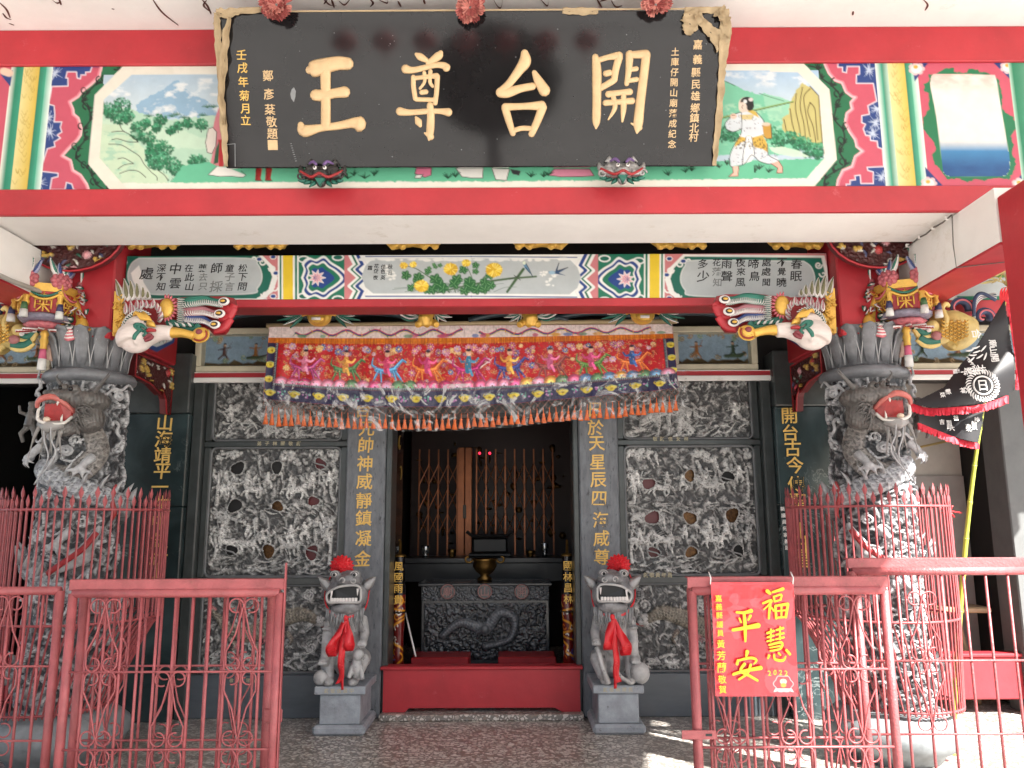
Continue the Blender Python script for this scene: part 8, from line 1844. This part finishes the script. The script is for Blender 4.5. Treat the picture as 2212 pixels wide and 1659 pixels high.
for ch, sts in POS.items():
    mb = MB()
    for st in sts: stroke3(mb, [pa(a,b)+(c/3.0*1.0,) for a,b,c in st], PP.hit, PP.en, .12, 8, 4)
    obj('yellow_character', mb.mesh('yellow_character', PY, True), po)
for k, ch in enumerate("嘉義縣議員黃芳蘭敬賀"): y = [560,615,670,728,785,855,930,1008,1085,1150][k]; s_ = [15,15,15,15,15,18,20,22,18,17][k]; put(ch, *pa(232+k*3, y), s_, yp, PY, po, .001, key='b', plane=PP, name='small_character')
for k, ch in enumerate("2022"): put(ch, *pa(562+k*36, 1038-abs(k-1.5)*-4), 15, yp, PY, po, .001, key='b', plane=PP, name='digit')
for (x, y) in ((182,455),(717,455)): c = at(*pa(x,y), yp-.01); mb = MB(); mb.tube([c+Vector((0,.01,-.01)), c+Vector((0,-.005,.02)), c+Vector((0,.03,.045))], .003, 5); obj('tie', mb.mesh('t', WHITEP, True), po)

# ------------------------------------------------------------------ stone lions
PED = {}
def lion(s):
    xc = 1.06*s; yf = 6.28
    t = thing('lion_pedestal', 'blue grey granite pedestal under the %s lion' % ('right' if s > 0 else 'left'), 'pedestal', (xc, yf, 0), 'lion pedestals')
    obj('plinth', MB().bbox((xc-.20,yf,.001), (xc+.20,6.80,.075), .02).mesh('p', GRAN2), t)
    obj('shaft', MB().bbox((xc-.155,yf+.035,.075), (xc+.155,6.80,.295), .008).mesh('p', GRAN2), t)
    obj('cap_slab', MB().bbox((xc-.195,yf+.01,.295), (xc+.195,6.80,.355), .008).mesh('p', GRAN2), t)
    for k, ch in enumerate("獻敬林國民" if s > 0 else "獻敬信昌中"): p = Vector((xc-.10+k*.048, yf+.01, .325)); obj('character', char_mesh(ch, .034, .001, MATS['worn_gold'], 'r', pos=p), t)
    LS = mat('lion_stone', (.42,.42,.42), .48, var=.35, vscale=14, bump=.3, bscale=90, stain=((.045,.048,.052), 15, .57, .85))
    o = Vector((xc, 6.50, .355)); f = s
    l = thing('stone_lion', ('stone lion right of the doorway with red pompom and ribbon, one paw on a ball' if s > 0 else 'stone lion left of the doorway with red pompom and ribbon, a cub at its foot'), 'lion', tuple(o), 'stone lions')
    A = lambda x, y, z: o+Vector((f*x, y, z))
    mb = MB()
    mb.ell(A(0,.10,.16), (.13,.14,.16)); mb.ell(A(0,.0,.34), (.115,.11,.19)); mb.ell(A(0,-.03,.46), (.12,.10,.10))
    for sx in (-1, 1): mb.tube([A(sx*.10,.08,.14), A(sx*.13,-.06,.15), A(sx*.10,-.12,.04)], [.075,.06,.04], 10); mb.ell(A(sx*.09,-.16,.025), (.04,.06,.028))
    mb.tube([A(.115,-.02,.42), A(.135,-.07,.30), A(.135,-.10,.17)], [.048,.038,.032], 10); mb.ell(A(.135,-.13,.15), (.042,.045,.028))
    mb.tube([A(-.11,-.02,.42), A(-.15,-.08,.33), A(-.155,-.16,.29)], [.048,.036,.032], 10); mb.ell(A(-.155,-.19,.28), (.038,.035,.028))
    for j in range(4): mb.ell(A(.108+.018*j,-.168,.145), (.010,.016,.016)); mb.ell(A(-.182+.018*j,-.215,.272), (.010,.014,.016))
    for z_ in (.20,.27,.36): mb.ell(A(.133,-.085,z_), (.042,.036,.014))
    obj('body', sculpt(mb, 'lion_body', LS, .008, 3), l)
    hx, hy, hz = -.015, -.10, .605
    mb = MB(); mb.ell(A(hx+.01,hy+.03,hz+.03), (.135,.12,.12)); mb.ell(A(hx-.02,hy-.09,hz+.085), (.095,.08,.04)); mb.ell(A(hx-.04,hy-.15,hz+.10), (.045,.035,.03))
    for sx in (-1,1): mb.ell(A(hx-.04+sx*.035,hy-.165,hz+.092), (.022,.022,.018)); mb.ell(A(hx+sx*.075,hy-.085,hz+.125), (.042,.035,.028)); mb.ell(A(hx+sx*.11,hy-.03,hz-.02), (.05,.06,.07))
    mb.ell(A(hx-.01,hy-.07,hz-.10), (.115,.085,.045)); mb.ell(A(hx-.03,hy-.11,hz-.085), (.07,.05,.034))
    obj('head', sculpt(mb, 'lion_head', mat('lion_head_stone', (.22,.22,.225), .42, var=.4, vscale=20, bump=.3, bscale=90, stain=((.34,.34,.34), 20, .60, .6)), .0065, 3), l)
    mb = MB(); mo = [(-.120,.030),(-.09,.052),(.0,.050),(.07,.030),(.118,-.008),(.10,-.052),(.03,-.050),(-.06,-.052),(-.118,-.046)]; mb.prism([A(hx+a,hy-.118-.025*(1-abs(a)/.13),hz+b) for a,b in mo], (0,.05,0)); obj('mouth_cavity', mb.mesh('m', BLACK), l)
    lp = crv([(a*1.04, b*1.06) for a,b in mo]+[(mo[0][0]*1.04, mo[0][1]*1.06)], 4); mb = MB(); mb.tube([A(hx+a, hy-.135-.025*(1-abs(a)/.13), hz+b) for a,b in lp], .0085, 7, cap=False); obj('pale_lips', mb.mesh('l', mat('lip_paint', (.44,.43,.42), .5, stain=((.45,.12,.10), 30, .6, .6)), True), l)
    for k in range(9): x = -.095+k*.022; mb = MB(); c = A(hx+x, hy-.143-.02*(1-abs(x)/.13), hz-.036); mb.bbox(tuple(c-Vector((.0095,.006,.013))), tuple(c+Vector((.0095,.006,.011))), .002); obj('tooth', mb.mesh('t', WHITEP), l)
    for (x, z_, L_) in ((-.105,.035,-.045),(.085,.02,-.05),(.09,-.05,.04)): mb = MB(); mb.tube([A(hx+x,hy-.145,hz+z_), A(hx+x,hy-.15,hz+z_+L_)], [.010,.002], 6); obj('fang', mb.mesh('t', WHITEP, True), l)
    for sx in (-1,1):
        e = A(hx+sx*.075,hy-.118,hz+.125); mb = MB(); mb.ell(e, (.018,.014,.014)); obj('eye', mb.mesh('e', WHITEP, True), l); mb = MB(); mb.ell(e+Vector((0,-.012,0)), (.011,.008,.011)); obj('pupil', mb.mesh('e', BLACK, True), l)
        mb = MB(); mb.tube([e+Vector((.030*math.cos(a),-.002,.020*math.sin(a)+.003)) for a in [k*.3 for k in range(12)]], .0035, 5); obj('eye_ring', mb.mesh('e', mat('lip_paint'), True), l)
        sp = spiral((hx-.04+sx*.04, hz+.09), .022, .010, 0, sx*5, 10); mb = MB(); mb.tube([A(a, hy-.182, b) for a,b in sp], .0045, 5); obj('nostril_curl', mb.mesh('e', mat('lip_paint'), True), l)
        mb = MB(); mb.leaf(A(hx+sx*.12,hy+.0,hz+.02), A(hx+sx*.215,hy-.01,hz+.105), .075, th=.02); obj('ear', mb.mesh('e', LS, True), l)
    r_ = random.Random(40+s)
    for k in range(44):
        u = k/43; x = -.14+.28*u; b0 = A(hx+x, hy-.06-.05*math.sin(math.pi*u)+r_.uniform(-.01,.02), hz-.10-.02*math.sin(math.pi*u)); L_ = r_.uniform(.07,.14); mb = MB(); mb.tube(crv([b0, b0+Vector((r_.uniform(-.01,.01),-.012,-L_*.5)), b0+Vector((r_.uniform(-.02,.02),.005,-L_))],3), [.008,.009,.008,.007,.005,.003,.001], 5); obj('beard_lock', mb.mesh('b', mat('lion_beard', (.24,.245,.25), .5, var=.4, vscale=40), True), l)
    if s > 0:
        mb = MB(); mb.ell(A(.165,-.15,.072), .072, 20, 12); obj('stone_ball', mb.mesh('b', LS, True), l)
        mb = MB(); mb.tube([A(-.150,-.20,.25), A(-.115,-.21,.12), A(-.075,-.21,.015)], [.018,.019,.022], 8); mb.tube([A(-.05,-.22,.12), A(.03,-.22,.05), A(.09,-.2,.02)], [.02,.013,.018], 8); obj('stone_strut', mb.mesh('b', LS, True), l)
    else:
        mb = MB(); mb.ell(A(-.12,-.18,.12), (.045,.05,.075)); mb.ell(A(-.13,-.20,.205), (.042,.04,.038)); mb.tube([A(-.15,-.2,.13), A(-.17,-.23,.05)], [.02,.016], 6); mb.tube([A(-.09,-.2,.13), A(-.07,-.23,.06)], [.02,.016], 6); obj('cub', sculpt(mb, 'cub', LS, .006, 2), l)
        mb = MB(); mb.ell(A(.15,-.15,.05), (.055,.05,.05)); obj('paw_stone', mb.mesh('b', LS, True), l)
    # pompom: many gathered folds
    pc = A(.045,-.045,.775); pm = thing('red_pompom', 'red pleated cloth pompom on the head of the %s stone lion' % ('right' if s > 0 else 'left'), 'pompom', tuple(pc), 'lion pompoms')
    for lay, (R_, n_, yo) in enumerate(((.088,17,0),(.072,13,-.028),(.052,11,-.052),(.030,7,-.070))):
        mb = MB(); rows = 9; cols = n_*4; vs = []
        for i in range(rows):
            ph_ = math.pi*(i+.5)/rows*.5+.06
            for j in range(cols): th_ = 2*math.pi*j/cols; q_ = R_*math.sin(ph_)*(1+.10*math.sin(th_*n_+lay)*math.sin(ph_)); vs.append(pc+Vector((q_*math.cos(th_), yo-.03*math.cos(ph_)+.008*math.sin(th_*n_+1), q_*math.sin(th_)*.86)))
        for j in range(cols): th_ = 2*math.pi*j/cols; vs.append(pc+Vector((R_*.7*math.cos(th_), yo+.04, R_*.6*math.sin(th_))))
        mb.add(vs, [(i*cols+j, i*cols+(j+1)%cols, (i+1)*cols+(j+1)%cols, (i+1)*cols+j) for i in range(rows) for j in range(cols)]+[tuple(range(cols))[::-1]]); obj('pleated_layer', mb.mesh('p', RIBBON, True), pm)
    # ribbon strap, bow and tails
    rb = thing('red_ribbon', 'red ribbon bow tied under the chin of the %s stone lion' % ('right' if s > 0 else 'left'), 'ribbon', tuple(A(-.03,-.22,.43)), 'lion ribbons')
    k0 = A(-.035,-.215,.445)
    mb = MB(); q = crv([tuple(A(.125,-.05,.71)), tuple(A(.16,-.06,.62)), tuple(A(.135,-.14,.53)), tuple(A(.06,-.20,.46)), tuple(k0)], 6); mb.ribbon(q, .022, (0,-.3,1)); mb.tube(q, .006, 5); obj('strap', mb.mesh('s', RIBBON, True), rb)
    mb = MB(); q = crv([tuple(k0), tuple(A(-.10,-.19,.46)), tuple(A(-.155,-.10,.50)), tuple(A(-.17,-.04,.62))], 6); mb.ribbon(q, .020, (0,-.3,1)); mb.tube(q, .005, 5); obj('strap', mb.mesh('s', RIBBON, True), rb)
    def loop(pts, ws, nm):
        q = crv([tuple(A(*p)) for p in pts], 6); mb = MB(); n_ = len(q); wq = [np.interp(i/(n_-1), np.linspace(0,1,len(ws)), ws) for i in range(n_)]; wd = [Vector((math.cos(.5*math.sin(i*.5)), -.5*math.sin(i*.45), .15)) for i in range(n_)]; mb.ribbon(q, wq, wd, .0012); obj(nm, mb.mesh('r', RIBBON, True), rb)
    loop([(-.035,-.222,.44),(-.06,-.25,.36),(-.075,-.26,.28),(-.07,-.235,.235),(-.055,-.225,.30),(-.038,-.222,.42)], [.03,.06,.075,.07,.05,.03], 'bow_loop')
    loop([(-.03,-.222,.44),(.01,-.25,.35),(.055,-.265,.27),(.05,-.24,.20),(.02,-.225,.28),(-.028,-.222,.42)], [.03,.055,.08,.07,.05,.03], 'bow_loop')
    loop([(-.032,-.228,.44),(-.028,-.245,.32),(-.015,-.25,.18),(-.022,-.245,.08),(.0,-.24,.03)], [.022,.046,.048,.046,.045], 'tail_end')
    loop([(-.04,-.226,.44),(-.035,-.24,.30),(-.025,-.245,.12),(-.03,-.245,-.01)], [.016,.022,.024,.022], 'tail_end')
    mb = MB(); mb.ell(k0+Vector((0,-.012,0)), (.018,.014,.02)); obj('knot', mb.mesh('k', RIBBON, True), rb)
lion(1); lion(-1)
for e in list(COL.objects):
    if e.type == 'EMPTY' and e.name.split('.')[0] in ('stone_lion', 'red_pompom', 'red_ribbon'):
        b0 = Vector((math.copysign(1.06, e.location.x), 6.50, .355)); e.location = b0+Vector(((e.location.x-b0.x)*1.05, (e.location.y-b0.y)*1.08, (e.location.z-b0.z)*1.14)); e.scale = (1.05, 1.08, 1.14)

# ------------------------------------------------------------------ black flag on its bamboo pole
def z2(x, y, Y): return at(*T(2,1,x,y), Y)
YF = 5.32
fl = thing('temple_flag', 'black triangular temple flag with white writing and red fringe, right of the right dragon pillar', 'flag', tuple(z2(2085,280,YF)))
out = [(2088,275),(2000,420),(1890,600),(1800,700),(1690,850),(1480,955),(1590,985),(1750,980),(1950,960),(2105,905),(2150,870),(2155,700),(2130,560),(2110,420)]
hem = [(1480,955),(1590,985),(1750,980),(1950,960),(2105,905)]
nxf, nzf = 150, 150
Uf, Vf = np.meshgrid(np.linspace(1470,2165,nxf), np.linspace(268,1000,nzf))
def f_at(U_, V_, Yarr):
    fxx = 737.33*2+U_/3.0; fyy = 553+V_/3.0; return world(fxx, fyy, Yarr)
Yfold = YF-.05*np.sin((Uf-1500)/120.0+(Vf/200.0))-.03*np.sin(Vf/60.0+Uf/150)
P = f_at(Uf, Vf, Yfold); keepf = inside(Uf, Vf, out)
BCL = mat('black_cloth', (.012,.012,.015), .55, var=.25, vscale=8)
me = grid('flag_cloth', P, BCL, None, keepf); o = obj('flag_cloth', me, fl); sm = o.modifiers.new('t','SOLIDIFY'); sm.thickness = .002
out2 = [(1520,985),(1950,965),(1945,1080),(1915,1215),(1800,1190),(1640,1130),(1530,1085)]
Uf, Vf = np.meshgrid(np.linspace(1500,1960,110), np.linspace(960,1220,70)); P = f_at(Uf, Vf, YF+.06-.03*np.sin(Uf/70.0)); o = obj('flag_rear_fold', grid('flag_rear_fold', P, BCL, None, inside(Uf, Vf, out2)), fl); sm = o.modifiers.new('t','SOLIDIFY'); sm.thickness = .002
FR = mat('fringe_red', (.60,.012,.035), .6, var=.3, vscale=60)
def fringe(path, L_, d, Yp, jit=.2):
    q = crv(path, 10); 
    for sname, part in (('fringe', q),):
        mb = MB(); n = len(q)
        for i in range(n-1):
            for j in range(3):
                u = j/3; x = q[i][0]*(1-u)+q[i+1][0]*u; y = q[i][1]*(1-u)+q[i+1][1]*u; Ys = Yp-.05*math.sin((x-1500)/120+y/200) if Yp == YF else Yp
                p0 = z2(x, y, Ys-.004); p1 = z2(x+d[0]*L_+rnd.uniform(-8,8), y+d[1]*L_*rnd.uniform(1-jit,1), Ys-.004+rnd.uniform(-.01,.01)); mb.ribbon([p0, (p0+p1)/2+Vector((rnd.uniform(-.003,.003),0,0)), p1], [.020,.017,.012], (1,0,0) if abs(d[1]) > abs(d[0]) else (0,0,1), .0008)
        obj(sname, mb.mesh('fringe', FR), fl, kind='stuff')
fringe(hem, 52, (.0,1), YF); fringe([(2096,285),(2118,420),(2138,560),(2158,700),(2156,860)], 20, (1,.25), YF); fringe([(1530,1083),(1640,1128),(1800,1188),(1915,1213)], 44, (0,1), YF+.06)
FW = mat('flag_white', (.70,.70,.68), .6)
rot = -1.45
for ch, x, y, s_ in (("廟",2010,565,17),("山",2012,610,17),("開",2022,660,19),("北",1935,735,22),("帝",1890,742,20),("敕",1850,748,18),("下",1822,752,16),("引",1780,742,10),("福",1765,748,10),("日",1945,838,26),("大",1850,868,15),("神",1815,870,13),("合",1905,505,22),("斬",1720,880,13),("妖",1685,900,12)):
    put(ch, *T(2,1,x,y), s_, YF-.11, FW, fl, .001, rot=rot if ch != "日" else 0)
for k, (x, y) in enumerate(((1950,600),(1905,620),(1880,640),(1925,650),(1860,610),(1870,670),(1900,590),(1960,650))):
    a = rnd.uniform(-.8,.8)-.6; mb = MB(); c = [(x-26*math.cos(a), y-26*math.sin(a)), (x, y+rnd.uniform(-6,6)), (x+26*math.cos(a), y+26*math.sin(a))]; mb.tube([z2(u,v,YF-.11) for u,v in crv(c,4)], [.003,.004,.005,.006,.006,.006,.005,.004,.002], 5, flat=((0,-1,0),.3)); obj('brush_stroke', mb.mesh('b', FW, True), fl)
for k in range(4): mb = MB(); c = [(1840+k*10,655+k*14),(1860+k*12,668+k*14),(1845+k*10,675+k*14)]; mb.tube([z2(u,v,YF-.11) for u,v in c], .0035, 5); obj('brush_stroke', mb.mesh('b', FW, True), fl)
c = z2(1945,838,YF-.11); mb = MB(); mb.tube([c+Vector((.062*math.cos(a),0,.062*math.sin(a))) for a in [k*math.pi/12 for k in range(25)]], .006, 5, cap=False); obj('sun_ring', mb.mesh('r', FW, True), fl)
for k in range(30): a = k*math.pi/15; mb = MB(); mb.tube(crv([c+Vector((.078*math.cos(a),0,.078*math.sin(a))), c+Vector((.10*math.cos(a+.1),0,.10*math.sin(a+.1))), c+Vector((.115*math.cos(a+.3),0,.115*math.sin(a+.3)))],3), [.002,.004,.005,.005,.004,.003,.001], 5); obj('sun_ray', mb.mesh('r', FW, True), fl)
for k, ch in enumerate("到此大吉祖收斬妖南北神"): put(ch, *T(2,1,[1725,1728,1745,1680,1770,1838,1888,1890,1850,1855,1905][k], [1080,1105,1115,1075,1050,1010,1085,1110,1105,1120,1060][k]), 12, YF+.025, FW, fl, .001)
BAM = mat('green_bamboo', (.36,.40,.045), .4, var=.25, vscale=6)
pole = thing('bamboo_pole', 'yellow green bamboo flag pole tied beside the right iron cage', 'pole', tuple(at(2058,1629,5.62)))
def bezp(u): P0, P1, P2, P3 = at(2057,1630,5.60), at(2072,1300,5.50), at(2090,960,5.42), at(2180,615,5.42); return P0*(1-u)**3+P1*3*u*(1-u)**2+P2*3*u*u*(1-u)+P3*u**3
for k in range(13):
    a, b = bezp(k/13), bezp((k+1)/13); r_ = .021-.0009*k; mb = MB(); d = b-a; mb.tube([a, a+d*.04, a+d*.1, a+d*.9, a+d*.96, b], [r_*1.15,r_,r_*.93,r_*.93,r_,r_*1.15], 10); obj('culm_segment', mb.mesh('c', BAM, True), pole)
top = bezp(1.0); DRY = mat('dry_leaf', (.42,.33,.13), .7, var=.4, vscale=20); GRL = mat('fresh_leaf', (.08,.20,.04), .5)
for k in range(14):
    a = rnd.uniform(1.2, 3.0); L_ = rnd.uniform(.12,.34); d = Vector((math.cos(a)*.8, rnd.uniform(-.15,.15), abs(math.sin(a)))).normalized(); mb = MB(); e = top+d*L_; mb.tube([top, top+d*L_*.5+Vector((0,0,.01)), e], [.004,.003,.0015], 5); tw = obj('twig', mb.mesh('t', DRY, True), pole)
    for j in range(4): p = top+d*L_*(.4+.2*j); q_ = p+Vector((rnd.uniform(-.14,.14), rnd.uniform(-.04,.04), rnd.uniform(-.10,.08))); mb = MB(); mb.leaf(p, q_, .020, th=.002); obj('leaf', mb.mesh('l', GRL if (k+j) % 7 == 0 else DRY, True), tw)
ct = thing('red_cloth_tie', 'red cloth strip knotted round the top of the bamboo pole', 'cloth', tuple(top))
for k in range(5): mb = MB(); p = top+Vector((0,-.02,.0)); q = crv([tuple(p+Vector((.01*k,0,.05-.02*k))), tuple(p+Vector((-.02*k,-.02,-.04))), tuple(p+Vector((-.05-.01*k,-.02,-.12-.01*k)))], 5); mb.ribbon(q, [.022+.01*math.sin(i) for i in range(len(q))], (1,.2,.2)); obj('strip', mb.mesh('s', RIBBON, True), ct)
cd_ = thing('red_string', 'thin red cord knotted between the right cage and the bamboo pole', 'cord', tuple(at(2050,1105,5.5)))
mb = MB(); P_ = [at(x,y,5.5) for x,y in ((2018,1085),(2035,1100),(2052,1104),(2078,1108))]; mb.tube(P_, .005, 5); obj('cord', mb.mesh('c', RIBBON, True), cd_)
for (x,y,x2,y2) in ((2052,1104,2040,1117),(2052,1104,2062,1118),(2052,1104,2034,1107),(2052,1104,2058,1092)): mb = MB(); mb.tube([at(x,y,5.49), at(x2,y2,5.48)], .0045, 5); obj('cord_end', mb.mesh('c', RIBBON, True), cd_)
